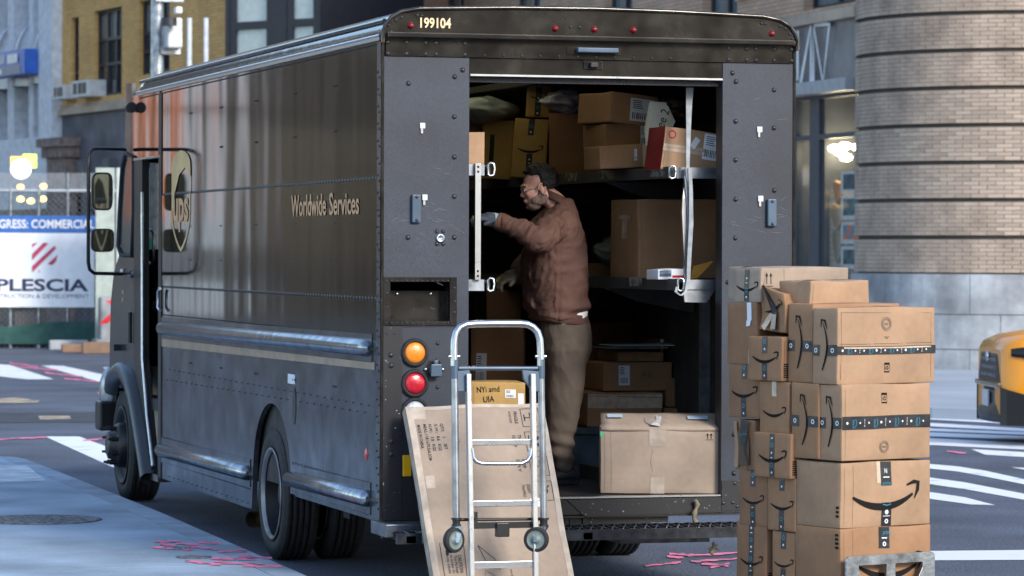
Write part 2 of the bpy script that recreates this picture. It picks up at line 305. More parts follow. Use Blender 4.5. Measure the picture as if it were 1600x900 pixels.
pavement = structure(pav.build('pavement', M_SEAM)); pavement['label'] = 'blue grey concrete pavement beside the truck'
mb.build('kerb', M_KERB, pavement, bevel=.012)
jl = onZ(200, 886.5, .12).y; rows = [-9, -5.6, -2.2, jl-3.2, jl, 13.2]
def clipx(y):        # inner kerb x at that y
    for i in range(len(kin)-1):
        a, b = kin[i], kin[i+1]
        if (a.y-y)*(b.y-y) <= 0 and abs(a.y-b.y) > 1e-6: return a.x+(b.x-a.x)*(y-a.y)/(b.y-a.y)
    return kin[4].x
for i in range(len(rows)-1):
    y0, y1 = rows[i]+.006, rows[i+1]-.006
    for (a, b) in ((None, -3.2), (-3.2, -6.4), (-6.4, -9.6), (-9.6, -14)):
        if a is None:
            yy = [y0+(y1-y0)*k/8 for k in range(9)]; edge = []
            for y in yy:
                if y > kin[4].y: break
                edge.append((clipx(y)-.006, y))
            if y1 > kin[4].y: edge += [(p.x-.004, p.y-.004) for p in kin[4:] if p.x > b]
            P = [(b+.006, y0)]+edge+[(b+.006, min(y1, kin[6].y-.004))]
        else: P = [(b+.006, y0), (a-.006, y0), (a-.006, min(y1, kin[7].y)), (b+.006, min(y1, kin[7].y))]
        m_ = MB(); m_.prism([Vector((x, y, .084)) for x, y in P], (0, 0, .035)); m_.build('pavement_slab', M_CONC, pavement)
mb = MB(); q = [onZ(*p, .1215) for p in ((-40, 727), (42, 727), (72, 750), (50, 753), (-40, 753))]; mb.add(q, [(0, 1, 2, 3, 4)]); mb.build('ramp_patch', mat('pale_ramp', (.5, .55, .6), .8, var=.2, vscale=6), pavement)
for k, (cx_, cy_, rx, lab) in enumerate(((62, 812, 97, 'large round manhole cover with a speckled rim in the pavement'), (277, 857, 22, 'small round valve cover in the pavement nearer the kerb beside pink spray, upper one'), (303, 870.5, 28, 'small round valve cover in the pavement, lower one beside pink spray'))):
    c = onZ(cx_, cy_, .121); r = (onZ(cx_+rx, cy_, .121)-c).length
    t = thing('manhole_cover', lab, 'manhole cover', c, group='covers in the pavement')
    m1 = MB(); m1.lathe(c, (0, 0, 1), [(r, 0), (r, .004), (r*.9, .004), (r*.88, .0)], 40); m1.build('rim', M_IRON, t)
    m2 = MB(); m2.lathe(c, (0, 0, 1), [(r*.88, .001), (0.001, .0015)], 40)
    if k == 0:
        for i in range(-7, 8):
            for j in range(-7, 8):
                if i*i+j*j < 46: m2.box(c+Vector((i*.11*r-.03*r, j*.11*r-.03*r, 0)), c+Vector((i*.11*r+.03*r, j*.11*r+.03*r, .006)))
    m2.build('lid', M_IRON, t)
for P in (seg(240, 846, 280, 846), seg(275, 849, 310, 851), seg(285, 858, 300, 858), seg(238, 855, 270, 857), seg(300, 854, 340, 858), seg(340, 862, 385, 860, 5), seg(330, 872, 400, 874), seg(336, 878, 410, 882), seg(290, 876, 345, 882), seg(372, 868, 425, 872), seg(250, 850, 275, 852), seg(310, 847, 345, 849), seg(380, 884, 440, 884)): spray(P, pavement, .1225, 2.6)
# ---------------------------------------------------------------- delivery truck
W = 2.3
truck = thing('delivery_truck', 'dark brown parcel delivery truck with its rear door open and loaded with parcels', 'delivery truck', (1.15, 3.5, 0))
def tp(name, m, mb, **k): return mb.build(name, m, truck, **k)
def onx0(l, x=0): return [onX(px, py, x) for px, py in l]
ZD, Y1 = 2.955, 6.17
def arch(cy_, cz_, rx, rz, a0, a1, n=16): return [(cy_+rx*math.cos(a0+(a1-a0)*i/n), cz_+rz*math.sin(a0+(a1-a0)*i/n)) for i in range(n+1)]
# left side: upper sheet, lower sheet with wheel arch
mb = MB()
ny = 40
for (z0, z1, o_) in ((2.22, ZD, 0), (1.60, 2.22, -.003), (1.355, 1.60, 0)):
    mb.box((o_, .0, z0), (.03, Y1, z1))
side = tp('left_side_panel', M_PAINT, mb)
low = [(.035, 1.355), (.035, .43), (1.98, .43), (2.08, .46)]+arch(2.63, .50, .52, .44, math.pi*.97, math.pi*.03, 16)+[(3.16, .43), (3.19, .27), (Y1, .27), (Y1, 1.355)]
mb = MB(); mb.prism([(0.001, y, z) for y, z in low], (.03, 0, 0)); tp('left_lower_panel', M_SIDELOW, mb)
mb = MB(); mb.prism([(W-.001, y, z) for y, z in low], (-.03, 0, 0)); tp('right_lower_panel', M_SIDELOW, mb)
mb = MB(); mb.box((W-.03, 0, 1.355), (W, 7.0, ZD)); tp('right_side_panel', M_PAINT, mb)
# wheel housing (dark) behind the arches
mb = MB(); mb.box((.62, 1.85, .55), (W-.62, 3.4, .8)); mb.box((.62, .5, .45), (.70, 6.5, .62)); mb.box((W-.7, .5, .45), (W-.62, 6.5, .62)); mb.box((.04, 1.98, .96), (W-.04, 3.2, 1.0)); mb.box((.3, 5.2, .3), (2.0, 6.4, .6)); mb.box((.35, 3.5, .4), (.9, 4.9, .75))
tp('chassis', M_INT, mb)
# roof
prof = [(0, ZD), (.0, 2.985), (.012, 3.02), (.045, 3.062), (.10, 3.092), (.2, 3.11), (.7, 3.125), (1.15, 3.13)]; prof = prof+[(W-x, z) for x, z in prof[::-1][1:]]
mb = MB(); rings = []
for (y, s, dz) in ((.0, 1, 0), (6.9, 1, 0), (7.1, .985, -.01), (7.25, .95, -.04), (7.34, .9, -.09), (7.38, .86, -.14)):
    rings.append([Vector((1.15+(x-1.15)*(1-(1-s)*.25), y, ZD+(z-ZD)*s+dz)) for x, z in prof])
np_ = len(prof); mid = (6, np_-7)
mb.loft([r[:mid[0]+1] for r in rings], caps=False, closed=False); mb.loft([r[mid[1]:] for r in rings], caps=False, closed=False); mb.loft([r[mid[0]:mid[1]+1] for r in rings[1:]], caps=False, closed=False); tp('roof_shell', M_ROOF, mb, split=True)
M_SKY = bpy.data.materials.new('translucent_fibreglass'); M_SKY.use_nodes = True; t_ = M_SKY.node_tree; tb_ = t_.nodes.new('ShaderNodeBsdfTranslucent'); tb_.inputs[0].default_value = (.40, .33, .17, 1); t_.links.new(tb_.outputs[0], t_.nodes['Material Output'].inputs[0])
mb = MB(); mb.loft([r[mid[0]:mid[1]+1] for r in rings[:2]], caps=False, closed=False); tp('roof_skylight', M_SKY, mb)
mb = MB(); mb.box((-.012, .0, ZD-.012), (.004, 7.1, ZD+.008)); mb.tube([(-.008, 0, ZD+.012), (-.008, 7.1, ZD+.012)], .009); tp('drip_rail', M_ALU, mb)
mb = MB(); mb.tube([(.022, .02, 3.045), (.022, 7.1, 3.045)], .013); tp('roof_edge_bead', M_ROOF, mb)
# rub rails with riveted backing
def rail(name, y0, z0, y1, z1, r, bh):
    mb = MB(); d = Vector((0, y1-y0, z1-z0)).normalized(); pts = []; rr = []
    for t_, q in ((0, .35), (.006, .75), (.016, 1), (1-.016, 1), (1-.006, .75), (1, .35)): pts.append(Vector((-.012, y0+(y1-y0)*t_, z0+(z1-z0)*t_))); rr.append(r*q)
    mb.tube(pts, rr, 14); o = tp(name, M_RAIL, mb)
    mb = MB(); mb.prism([(-.004, y0+.0, z0-bh), (-.004, y1, z1-bh), (-.004, y1, z1+bh), (-.004, y0, z0+bh)], (.004, 0, 0)); mb.build('backing_strip', M_SIDELOW, o)
    return o
rail('upper_rub_rail', .17, 1.333, 6.15, 1.308, .047, .075)
rail('lower_rub_rail', 3.22, .487, 6.15, .467, .047, .085)
rail('lower_rub_rail', .2, .54, 2.1, .525, .045, .085)
mb = MB(); mb.prism([(-.002, .12, 1.262), (-.002, Y1-.02, 1.25), (-.002, Y1-.02, 1.18), (-.002, .12, 1.222)], (.001, 0, 0)); tp('gold_stripe', mat('tan_stripe', (.40, .29, .19), .3, var=.2, coat=.2), mb)
mb = MB(); mb.box((-.006, 6.15, .27), (.03, 6.255, 2.93)); tp('door_post', M_BLACK, mb)
mb = MB(); mb.box((-.004, .0, .44), (.0, .075, ZD-.02)); tp('corner_strip', M_SIDELOW, mb)
# rivets on the side
rv = MB(); rnd = random.Random(3)
def rrow(z, y0, y1, st, r=.007):
    k = int((y1-y0)/st)
    for i in range(k+1): rv.dome((-.001, y0+i*st, z(y0+i*st) if callable(z) else z), (-1, 0, 0), r, .005)
rrow(ZD-.03, .05, 7.05, .048, .006); rrow(2.225, .1, 6.1, .068, .014); rrow(1.595, .1, 6.1, .068, .014)
rrow(1.40, .2, 6.1, .055, .005); rrow(1.235+.03, .2, 6.1, .055, .005); rrow(.557, 3.25, 6.1, .06, .006); rrow(.39, 3.25, 6.1, .06, .006); rrow(.62, .25, 2.05, .075, .006); rrow(.46, .25, 2.05, .075, .012); rrow(.3, 3.3, 6.0, .16, .005)
for y in (1.0, 2.0, 3.05, 4.1, 5.1):
    for z in (2.75, 2.5, 2.0, 1.78, 1.1): rv.dome((-.001, y, z), (-1, 0, 0), .008, .006); rv.dome((-.001, y+.05, z), (-1, 0, 0), .008, .006)
for i in range(int(2.4/.09)): rv.dome((-.005, .02, .5+i*.09), (-1, 0, 0), .007, .006); rv.dome((-.005, .055, .53+i*.09), (-1, 0, 0), .007, .006)
for i in range(34):
    for dz in (1.03, .99-.001*i): rv.dome((-.001, .25+i*.17+(.085 if dz < 1 else 0), dz), (-1, 0, 0), .006, .005)
tp('side_rivets', M_RIV, rv, kind='stuff')
mb = MB(); mb.add([( -.002, *p) for p in arch(2.02, .95, .045, .11, 0, 2*math.pi, 14)[:-1]], [tuple(range(14))]); tp('slot_vent', M_BLACK, mb)
mb = MB(); mb.dome((-.001, .3, .77), (-1, 0, 0), .035, .01, 12); tp('round_side_reflector', M_RED, mb)
mb = MB(); mb.box((-.003, 2.0, 1.075), (0, 2.18, 1.13)); tp('white_sticker', M_WHITE, mb)
# lettering on the side
FS = Fr((-.005, 0, 0), (0, -1, 0), (0, 0, 1))
for st_, a_, w__ in (('Worldwide', -2.085, .87), ('Services', -1.135, .685)): mb = MB(); FS.text(mb, st_, a_, 2.045, .118, w__, bold=.018); tp('side_lettering', M_GOLD, mb)
sy = lambda y: -y
cyS, wS, zt, zb = 5.44, .33, 2.515, 1.83
def shield(k): # outline points scaled about centre
    P = [(-1, .62), (-.97, .78), (-.75, .9), (-.4, .97), (0, 1), (.4, .97), (.75, .9), (.97, .78), (1, .62), (1, -.2), (.95, -.42), (.8, -.6), (.55, -.77), (.25, -.92), (0, -1), (-.25, -.92), (-.55, -.77), (-.8, -.6), (-.95, -.42), (-1, -.2)]
    return [(-cyS+x*wS*k, (zt+zb)/2+z*(zt-zb)/2*k) for x, z in P]
mb = MB(); FS.strip(mb, shield(.955), .028, .001, True)
FS.poly(mb, shield(.96)[0:9]+[( -cyS+.93*wS, 2.33), (-cyS+.4*wS, 2.395), (-cyS-.2*wS, 2.35), (-cyS-.7*wS, 2.22), (-cyS-.93*wS, 2.08)], .0005); e = tp('shield_emblem', mat('shield_gold', (.62, .42, .18), .5), mb)
mb = MB(); FS.text(mb, 'ups', -cyS-.27, 2.045, .215, .53, bold=.03); mb.build('emblem_letters', M_GOLD, e)
# fascia over the door, cab
mb = MB(); mb.box((0, 6.257, 2.5), (.03, 7.32, ZD-.0)); tp('door_header', M_PAINT, mb)
mb = MB(); mb.box((-.012, 6.2, 2.485), (.03, 7.25, 2.5)); tp('header_trim', M_ALU, mb)
mb = MB(); c = onX(213, 168, 0); c = c+Vector((-.035, 0, 0)); mb.cyl(c+Vector((0, .10, 0)), c, .034, .04, 18); tp('round_cab_lamp', M_BLACK, mb)
cabl = onx0([(187, 396), (178, 425), (173, 470), (171, 560), (172, 596), (176, 580), (186, 570), (196, 575), (205, 592), (213, 628), (220, 668), (227, 708), (230, 738), (240, 738), (232, 660), (224, 560), (222, 396)])
mb = MB(); mb.prism(cabl, (.03, 0, 0)); tp('cab_side_panel', mat('cab_paint', (.05, .05, .052), .2, metal=.35, var=.3, vscale=3, bump=.004, bscale=3), mb)
mb = MB(); mb.prism(onx0([(205, 245), (209, 245), (213, 396), (207, 396), (190, 396), (186, 360), (193, 250)]), (.004, 0, 0)); tp('quarter_glass', mat('dark_teal_glass', (.015, .04, .045), .08, alpha=.85), mb)
mb = MB(); mb.tube(onx0([(196, 240), (191, 262), (187, 330), (185, 385), (189, 398), (206, 400), (209, 330), (209, 245)], -.005), .016, 8, closed=True); tp('window_gasket', M_RUB, mb)
mb = MB(); mb.prism(onx0([(209, 246), (222, 246), (222, 560), (238, 730), (231, 742), (224, 690), (209, 560)], -.008), (.05, 0, 0)); tp('door_track', M_BLACK, mb)
mb = MB(); mb.tube(onx0([(222, 300), (222.5, 560), (230, 650), (239, 728)], -.012), .012, 8); tp('track_trim', M_ALU, mb)
mb = MB(); mb.prism(onx0([(197, 130), (206, 130), (207, 246), (195, 246)]), (.03, 0, 0)); tp('cab_pillar', M_SIDELOW, mb)
# front skin and windscreen
fp = [(7.35, 2.9), (7.48, 2.72), (7.62, 2.48), (8.02, 1.85), (8.17, 1.5), (8.22, 1.2), (8.22, .62)]
def skin(i, j, mb, t=.02):
    for k in range(i, j):
        (ya, za), (yb, zb_) = fp[k], fp[k+1]; mb.add([(.04, ya, za), (W-.04, ya, za), (W-.04, yb, zb_), (.04, yb, zb_), (.04, ya-t, za), (W-.04, ya-t, za), (W-.04, yb-t, zb_), (.04, yb-t, zb_)], [(0, 1, 2, 3), (7, 6, 5, 4), (0, 4, 5, 1), (3, 2, 6, 7), (0, 3, 7, 4), (1, 5, 6, 2)])
    return mb
tp('front_cap', M_PAINT, skin(0, 2, MB())); tp('windscreen', M_GLASS, skin(2, 3, MB(), .006)); tp('front_nose', M_PAINT, skin(3, 6, MB()))
mb = MB(); mb.box((.3, 7.35, 1.3), (2.2, 8.0, 1.62)); mb.cyl((.62, 7.3, 1.62), (.62, 7.36, 1.7), .04); tp('dashboard', M_BLACK, mb)
mb = MB(); mb.tube([(.62+.22*math.cos(a), 7.28-.05*math.sin(a), 1.62+.22*math.sin(a)) for a in [i*math.pi/10 for i in range(20)]], .016, 8, closed=True); tp('steering_wheel', M_BLACK, mb)
mb = MB(); mb.box((.45, 6.5, 1.05), (.95, 7.0, 1.17)); mb.box((.45, 6.4, 1.17), (.95, 6.52, 1.8)); mb.box((.6, 6.65, .8), (.8, 6.85, 1.05)); tp('driver_seat', M_BLACK, mb, bevel=.03)
mb = MB(); mb.prism([(W-.001, y, z) for y, z in ((6.2, .6), (6.9, .6), (7.0, 1.0), (7.9, 1.1), (8.2, .8), (8.2, 1.35), (8.0, 1.85), (7.9, 2.0), (6.2, 2.0))], (-.03, 0, 0)); mb.box((W-.03, 6.25, 1.98), (W, 6.33, 2.9)); mb.box((W-.03, 6.9, 1.98), (W, 7.6, 2.1)); tp('cab_right_panel', M_SIDELOW, mb)
mb = MB(); mb.box((.03, 6.2, .72), (W-.03, 8.0, .80)); mb.box((.0, 6.26, .235), (.5, 6.92, .28)); tp('cab_floor', M_INT, mb)
mb = MB(); mb.box((-.006, 6.27, .237), (.0, 6.85, .285)); tp('step_edge', M_ALU, mb)
mb = MB(); mb.box((.16, 6.3, .29), (.18, 7.35, 1.0)); tp('step_side_panel', M_TAN, mb)
mb = MB(); mb.box((.03, Y1, .5), (.9, Y1+.04, 2.93)); mb.box((1.4, Y1, .5), (W-.03, Y1+.04, 2.93)); mb.box((.9, Y1, 2.6), (1.4, Y1+.04, 2.93)); mb.box((.9, Y1, .5), (1.4, Y1+.03, 2.6)); tp('bulkhead_panel', M_INT, mb, split=True)
mb = MB(); q = [onX(*p, .1) for p in ((228, 365), (234, 358), (240, 365), (240, 405), (236, 413), (230, 408))]; mb.tube(q, .010, 8, closed=True); tp('grab_handle', M_ALU, mb)
mb = MB(); a = onX(223, 372, .35); b = onX(240, 393, .35); mb.box(a, b+Vector((.004, 0, 0))); tp('green_sticker', mat('green_vinyl', (.02, .45, .2), .5), mb)
mb = MB(); a = onX(223, 437, .3); b = onX(237, 486, .3); mb.box(a, b+Vector((.05, 0, 0))); tp('switch_box', M_STEEL, mb, bevel=.01)
mb = MB(); mb.tube(onx0([(250, 451), (247, 456), (247, 480), (250, 485)], -.03), .012, 8); tp('door_grab', M_ALU, mb)
mb = MB(); mb.tube(onx0([(203, 488), (203, 536)], -.02), .016, 8); mb.box(onX(178, 538, -.05), onX(188, 548, .0)); tp('cab_side_handle', M_BLACK, mb)
mb = MB(); FSx = Fr(onX(191, 467, -.002), (0, -1, 0), (0, 0, 1)); FSx.text(mb, '199', 0, .03, .035); FSx.text(mb, '104', 0, -.02, .035); tp('cab_number', M_CREAM, mb)
# fender flare
flp = [(172, 606), (174, 588), (179, 577), (187, 571), (195, 574), (203, 588), (210, 612), (216, 643), (222, 680), (227, 712), (231, 742)]
mb = MB(); P = onx0(flp, -.03); n_ = len(P); rings = []
for i, p in enumerate(P):
    d = (P[min(i+1, n_-1)]-P[max(i-1, 0)]).normalized(); nn = Vector((0, -d.z, d.y))
    if nn.z < 0 and i < 5: nn = -nn
    if i >= 5 and nn.y > 0: nn = -nn
    rings.append([p-nn*.11+Vector((.04, 0, 0)), p-nn*.105+Vector((-.0, 0, 0)), p-nn*.07+Vector((-.045, 0, 0)), p-nn*.02+Vector((-.05, 0, 0)), p+nn*.02+Vector((-.02, 0, 0)), p+nn*.025+Vector((.04, 0, 0))])
mb.loft(rings, closed=False, caps=False); tp('fender_flare', mat('fender_plastic', (.035, .04, .048), .38), mb)
mb = MB(); mb.box((.05, 7.45, .82), (.6, 8.2, .98)); tp('wheel_well', M_INT, mb)
mb = MB(); a = onY(155, 627, 8.4); b = onY(178, 673, 8.4); mb.box((a.x, 8.4, b.z), (W-a.x, 8.6, a.z)); tp('front_bumper', M_BLACK, mb, bevel=.02)
mb = MB(); mb.ell(onX(177, 615, .06)+Vector((0, .15, 0)), (.08, .16, .2)); tp('headlamp_corner', M_STEEL, mb)
# wheels
def wheel(name, x0, x1, yc, r, sgn, hub, treadn=5, label=None):
    c = Vector(((x0+x1)/2, yc, r)); w_ = abs(x1-x0)/2; ax = Vector((sgn, 0, 0))
    o = thing('x', 'x', 'x', c); o.name = name; del o['label'], o['category']; o.parent = truck; o.location = c-Vector(truck.location)
    ri = r*.70; t = MB(); pf = [(ri, -w_*.85), (ri+.03, -w_*.95), (r*.86, -w_), (r*.95, -w_*.92), (r*.985, -w_*.8)]
    g = treadn
    for i in range(g):
        a = -w_*.8+1.6*w_*i/g; b = -w_*.8+1.6*w_*(i+1)/g; e_ = .012
        if i: pf += [(r-.013, a+e_*.1), (r-.013, a+e_*.9), (r, a+e_)]
        else: pf += [(r, a+.002)]
        pf += [(r, b-.001)]
    pf += [(r*.985, w_*.8), (r*.95, w_*.92), (r*.86, w_), (ri+.03, w_*.95), (ri, w_*.85)]
    t.lathe(c, ax, pf, 48)
    for k in range(60):
        a = 2*math.pi*k/60; u = Vector((0, math.cos(a), math.sin(a)))
    t2 = t; ty = MB(); ty.v = t2.v; ty.f = t2.f; ty.sm = t2.sm; me = ty.build('tyre', M_RUB, o)
    rm = MB()
    if hub == 'dish':
        rm.lathe(c, ax, [(ri+.004, w_*.93), (ri+.006, w_*.98), (ri-.010, w_*.99), (ri-.022, w_*.80)], 40); dk = MB(); dk.lathe(c, ax, [(ri-.022, w_*.80), (ri-.03, w_*.1), (ri-.05, -.05), (.11, -.06), (.10, .0), (.001, .0)], 40); dk.build('wheel_dish', mat('dark_rim', (.02, .02, .022), .5, metal=.3), o)
    else: rm.lathe(c, ax, [(ri+.004, w_*.93), (ri+.006, w_*.98), (ri-.012, w_*.99), (ri-.03, w_*.7), (ri-.05, w_*.5), (.16, w_*.75), (.15, w_*.9)], 40)
    rm.build('rim', mat('wheel_rim_paint', (.22, .22, .24), .4, metal=.4, var=.4) if hub == 'dish' else mat('dark_rim', (.03, .032, .035), .4, metal=.3), o)
    hb = MB()
    if hub == 'dish':
        hb.cyl(c, c+ax*.05, .08, .07)
        for k in range(8): a = 2*math.pi*k/8; q = c+Vector((0, math.cos(a), math.sin(a)))*.125; hb.cyl(q-ax*.03, q+ax*.03, .015, n=6)
    else:
        hb.lathe(c, ax, [(.17, w_*.5), (.165, w_*1.15), (.15, w_*1.35), (.11, w_*1.4), (.10, w_*1.75), (.07, w_*1.85), (0.001, w_*1.85)], 24)
        for k in range(8): a = 2*math.pi*(k+.5)/8; q = c+Vector((0, math.cos(a), math.sin(a)))*.135; hb.cyl(q+ax*w_, q+ax*(w_*1.75), .017, n=6); hb.cyl(q+ax*w_*1.7, q+ax*(w_*1.95), .010, n=6)
    hb.build('hub', M_BLACK, o)
    return o
wheel('rear_wheel', .025, .25, 2.77, .39, -1, 'dish'); wheel('rear_wheel', .31, .535, 2.77, .39, -1, 'dish')
wheel('rear_wheel', W-.28, W-.06, 2.6, .40, 1, 'dish'); wheel('rear_wheel', W-.55, W-.33, 2.6, .40, 1, 'dish')
wheel('front_wheel', .02, .27, 7.87, .405, -1, 'hub'); wheel('front_wheel', W-.27, W-.03, 7.87, .405, 1, 'hub')
mb = MB(); mb.cyl((.5, 2.7, .40), (1.8, 2.7, .4), .06); mb.ell((1.15, 2.7, .4), (.2, .18, .18)); mb.cyl((.4, 7.87, .35), (1.9, 7.87, .35), .05); tp('axles', M_INT, mb)
mb = MB(); a = onX(392, 812, .12); mb.cyl(a, a+Vector((.5, .3, 0)), .05, caps=False); mb.cyl(a+Vector((.01, 0, 0)), a+Vector((.4, .25, 0)), .043, caps=False); tp('exhaust_pipe', mat('rusty_steel', (.12, .08, .06), .7, metal=.5), mb)
mb = MB(); mb.box((.3, 1.9, .3), (.31, 2.05, .5)); tp('mudflap', M_RUB, mb)
# mirrors on a tubular frame
mr = MB(); q = [(196, 234), (190, 233), (150, 232), (143, 234), (139, 241), (138, 260), (138, 410), (140, 421), (147, 427), (190, 428), (204, 426)]
def mir(px, py): # frame stands out at an angle from the cab corner
    f_ = min(1, max(0, (198-px)/60)); return onX(px, py, -.02-.38*f_)
mr.tube([mir(*p) for p in q], .013, 8); o = tp('mirror_frame', M_BLACK, mr)
mr = MB(); mr.cyl(mir(203, 428), mir(203, 428)+Vector((0, 0, -.0))+Vector((.1, 0, 0)), .03); mr.cyl(mir(192, 427), mir(192, 420), .02); mr.build('frame_clamp', M_STEEL, o)
for (x0, y0, x1, y1) in ((143, 269, 176, 329), (142, 357, 178, 394)):
    c = (mir(158, y0)+mir(158, y1))/2; y_ = c.y; a = onY(x0, y0, y_); b = onY(x1, y1, y_); ry = (b.x-a.x)/2; rz_ = (a.z-b.z)/2; cc = (a+b)/2
    m_ = MB(); rings = []
    for (dy, s) in ((-.012, .90), (-.025, .97), (-.01, 1), (.03, .97), (.06, .8), (.075, .45)):
        rings.append([cc+Vector((ry*s*math.copysign(abs(math.cos(t))**.45, math.cos(t)), dy, rz_*s*math.copysign(abs(math.sin(t))**.45, math.sin(t)))) for t in [2*math.pi*i/28 for i in range(28)]])
    m_.loft(rings); o2 = tp('mirror_housing', M_BLACK, m_)
    m_ = MB(); m_.add([cc+Vector((ry*.86*math.copysign(abs(math.cos(t))**.45, math.cos(t)), -.0135, rz_*.9*math.copysign(abs(math.sin(t))**.45, math.sin(t)))) for t in [2*math.pi*i/28 for i in range(28)]], [tuple(range(28))])
    m_.build('mirror_glass', mat('mirror_silver', (.55, .58, .6), .04, metal=1, var=.02), o2)
# ---- rear face
RF = Fr((0, -.001, 0), (1, 0, 0), (0, 0, 1))
def P0(px, py): p = onY(px, py, 0); return p.x, p.z
def rbox(name, x0, y0, x1, y1, m, d0=-.012, d1=0, **k):
    a = onY(x0, y0, 0); b = onY(x1, y1, 0); mb = MB(); mb.box((a.x, d0, a.z), (b.x, d1, b.z)); return tp(name, m, mb, **k)
XL, XR, ZT, ZB = .475, 1.885, 2.86, .437
zp = 1.45                                    # bottom of the upper left panel
mb = MB(); rx0, rx1, rz0, rz1 = .045, .375, 1.475, 1.69
for a, b in (((.012, zp), (rx0, ZT)), ((rx1, zp), (XL, ZT)), ((rx0, rz1), (rx1, ZT)), ((rx0, zp-.0), (rx1, rz0))): mb.box((a[0], -.003, a[1]), (b[0], .028, b[1]))
tp('rear_left_upper_panel', M_REAR, mb)
mb = MB(); mb.box((.012, 0, ZB), (XL, .028, zp-.002)); tp('rear_left_lower_panel', M_REAR, mb)
mb = MB(); mb.box((XR, -.003, .46), (W-.012, .028, ZT)); tp('rear_right_panel', M_REAR, mb)
mb = MB(); mb.box((.0, -.008, ZB), (.014, .03, ZD)); mb.box((W-.014, -.008, .46), (W, .03, ZD)); tp('rear_corner_trim', M_REARG, mb, split=True)
# jambs of the opening
mb = MB(); mb.box((XL-.012, .028, ZB), (XL, .10, ZT-.03)); mb.box((XR, .028, ZB), (XR+.012, .10, ZT-.03)); tp('opening_side_strip', M_BLACK, mb, split=True)
outl = [(x, z) for x, z in prof]
mb = MB(); mb.prism([(x, -.03, z+.0) for x, z in [(0, 2.955)]+outl[1:-1]+[(W, 2.955)]], (0, .03, 0)); tp('rear_brow', M_REARG, mb)
mb = MB(); mb.tube([(x, -.034, z) for x, z in [(0, 2.93)]+outl[1:-1]+[(W, 2.93)]], .011, 8); tp('brow_bead', M_REARG, mb)
mb = MB(); mb.box((.02, -.06, 2.957), (W-.02, -.03, 2.984)); tp('brow_lip', M_REARG, mb, bevel=.006)
mb = MB(); mb.box((.022, -.012, 2.862), (W-.022, .0, 2.9565)); o = tp('header_strip', M_REARG, mb)
mb = MB(); mb.box((.022, -.014, 2.862-.01), (XL+.0, -.004, 2.93)); 
mb = MB(); mb.box((XL+.004, .0, 2.775), (XR-.004, .035, 2.859)); tp('roller_door_edge', M_REARG, mb)
mb = MB(); mb.box((XL+.004, -.012, 2.765), (XR-.004, .03, 2.775)); tp('door_edge_lip', M_ALU, mb)
mb = MB(); mb.box((XL, .04, 2.735), (XR, .08, 2.765)); tp('rolled_door', mat('dark_blue_door', (.008, .01, .018), .5, bump=.003, bscale=30, bstretch=(4, 1, 1)), mb)
rb = MB()
def brv(px, py, r=.013, h=.009, y=-.004): p = onY(px, py, 0); rb.dome((p.x, y, p.z), (0, -1, 0), r, h, 8)
for px in (605, 634, 664, 680, 725, 1137, 1165, 1179.5, 1208, 1235):
    for k, py in enumerate((66, 83.5)): brv(px, py+(px-605)*.0185, .012, .009, -.013)
for i in range(11): brv(754+i*29+2, 86.5+i*.5, .008, .007, -.013)
for p in ((609, 49.5), (616.5, 32), (625, 27.5), (650, 24.5), (657, 25), (605, 40), (1187, 37), (1192.5, 37.5), (1216, 41.5), (1224, 45), (1231, 53.5), (1235, 61.5), (889, 42.5), (903, 43)): brv(*p, .009, .007, -.031)
for p in ((710, 120), (709.5, 182.5), (709.5, 245.5), (709.5, 307), (638, 130.5), (637, 371), (709.5, 371), (722.5, 109.5)): brv(*p, .014, .01)
for p in ((682.5, 361.5), (692, 361.5), (682.5, 381), (692, 381)): brv(*p, .012, .009)
for p in ((684, 536.5), (716, 515), (683.5, 605), (683.5, 563)): brv(*p, .011, .008, -.001)
for p in ((610, 554.5), (610.5, 571), (610.5, 689.5), (610.5, 709.5)): brv(*p, .016, .014, -.008)
for p in ((1144, 114), (1149.5, 127.5), (1149, 189.5), (1149, 250), (1149, 311.5), (1148.5, 372), (1209, 140.5), (1209.5, 297.5), (1137, 441), (1209, 200), (1146.5, 678.5), (1146.5, 739.5), (1147, 755), (1129.5, 786), (1144, 785), (1151, 791)): brv(*p, .014, .011)
for k in range(14): x0 = 600+k*8.0; (brv(x0+3, 439, .006, .005, -.012), brv(x0+3, 504.5, .006, .005, -.012)) if k < 13 else None
for p in ((604, 458), (604, 480), (709, 450), (710, 471), (709, 488)): brv(*p, .008, .006, -.012)
for p in ((604, 521), (615.5, 521), (607, 790), (615, 798), (602, 798), (616, 770)): brv(*p, .007, .006, -.009)
tp('rear_rivets', M_RIV, rb, kind='stuff')
sc2 = MB(); rnd = random.Random(11)
for i in range(46):
    (xa, xb) = (.03, .45) if i % 2 else (W-.38, W-.04); x = rnd.uniform(xa, xb); z = rnd.choice((rnd.uniform(2.0, 2.15), rnd.uniform(.7, 2.8), rnd.uniform(1.9, 2.05))); l_ = rnd.uniform(.01, .07); a = rnd.uniform(-.5, .5); x2 = min(x+l_*math.cos(a), xb); RF.strip(sc2, [(x, z), ((x+x2)/2, z+l_*math.sin(a)*.6), (x2, z+l_*math.sin(a))], [.0006, .0016, .0006], .0032)
tp('panel_scratches', mat('scratch_grey', (.16, .17, .19), .6), sc2, kind='stuff')
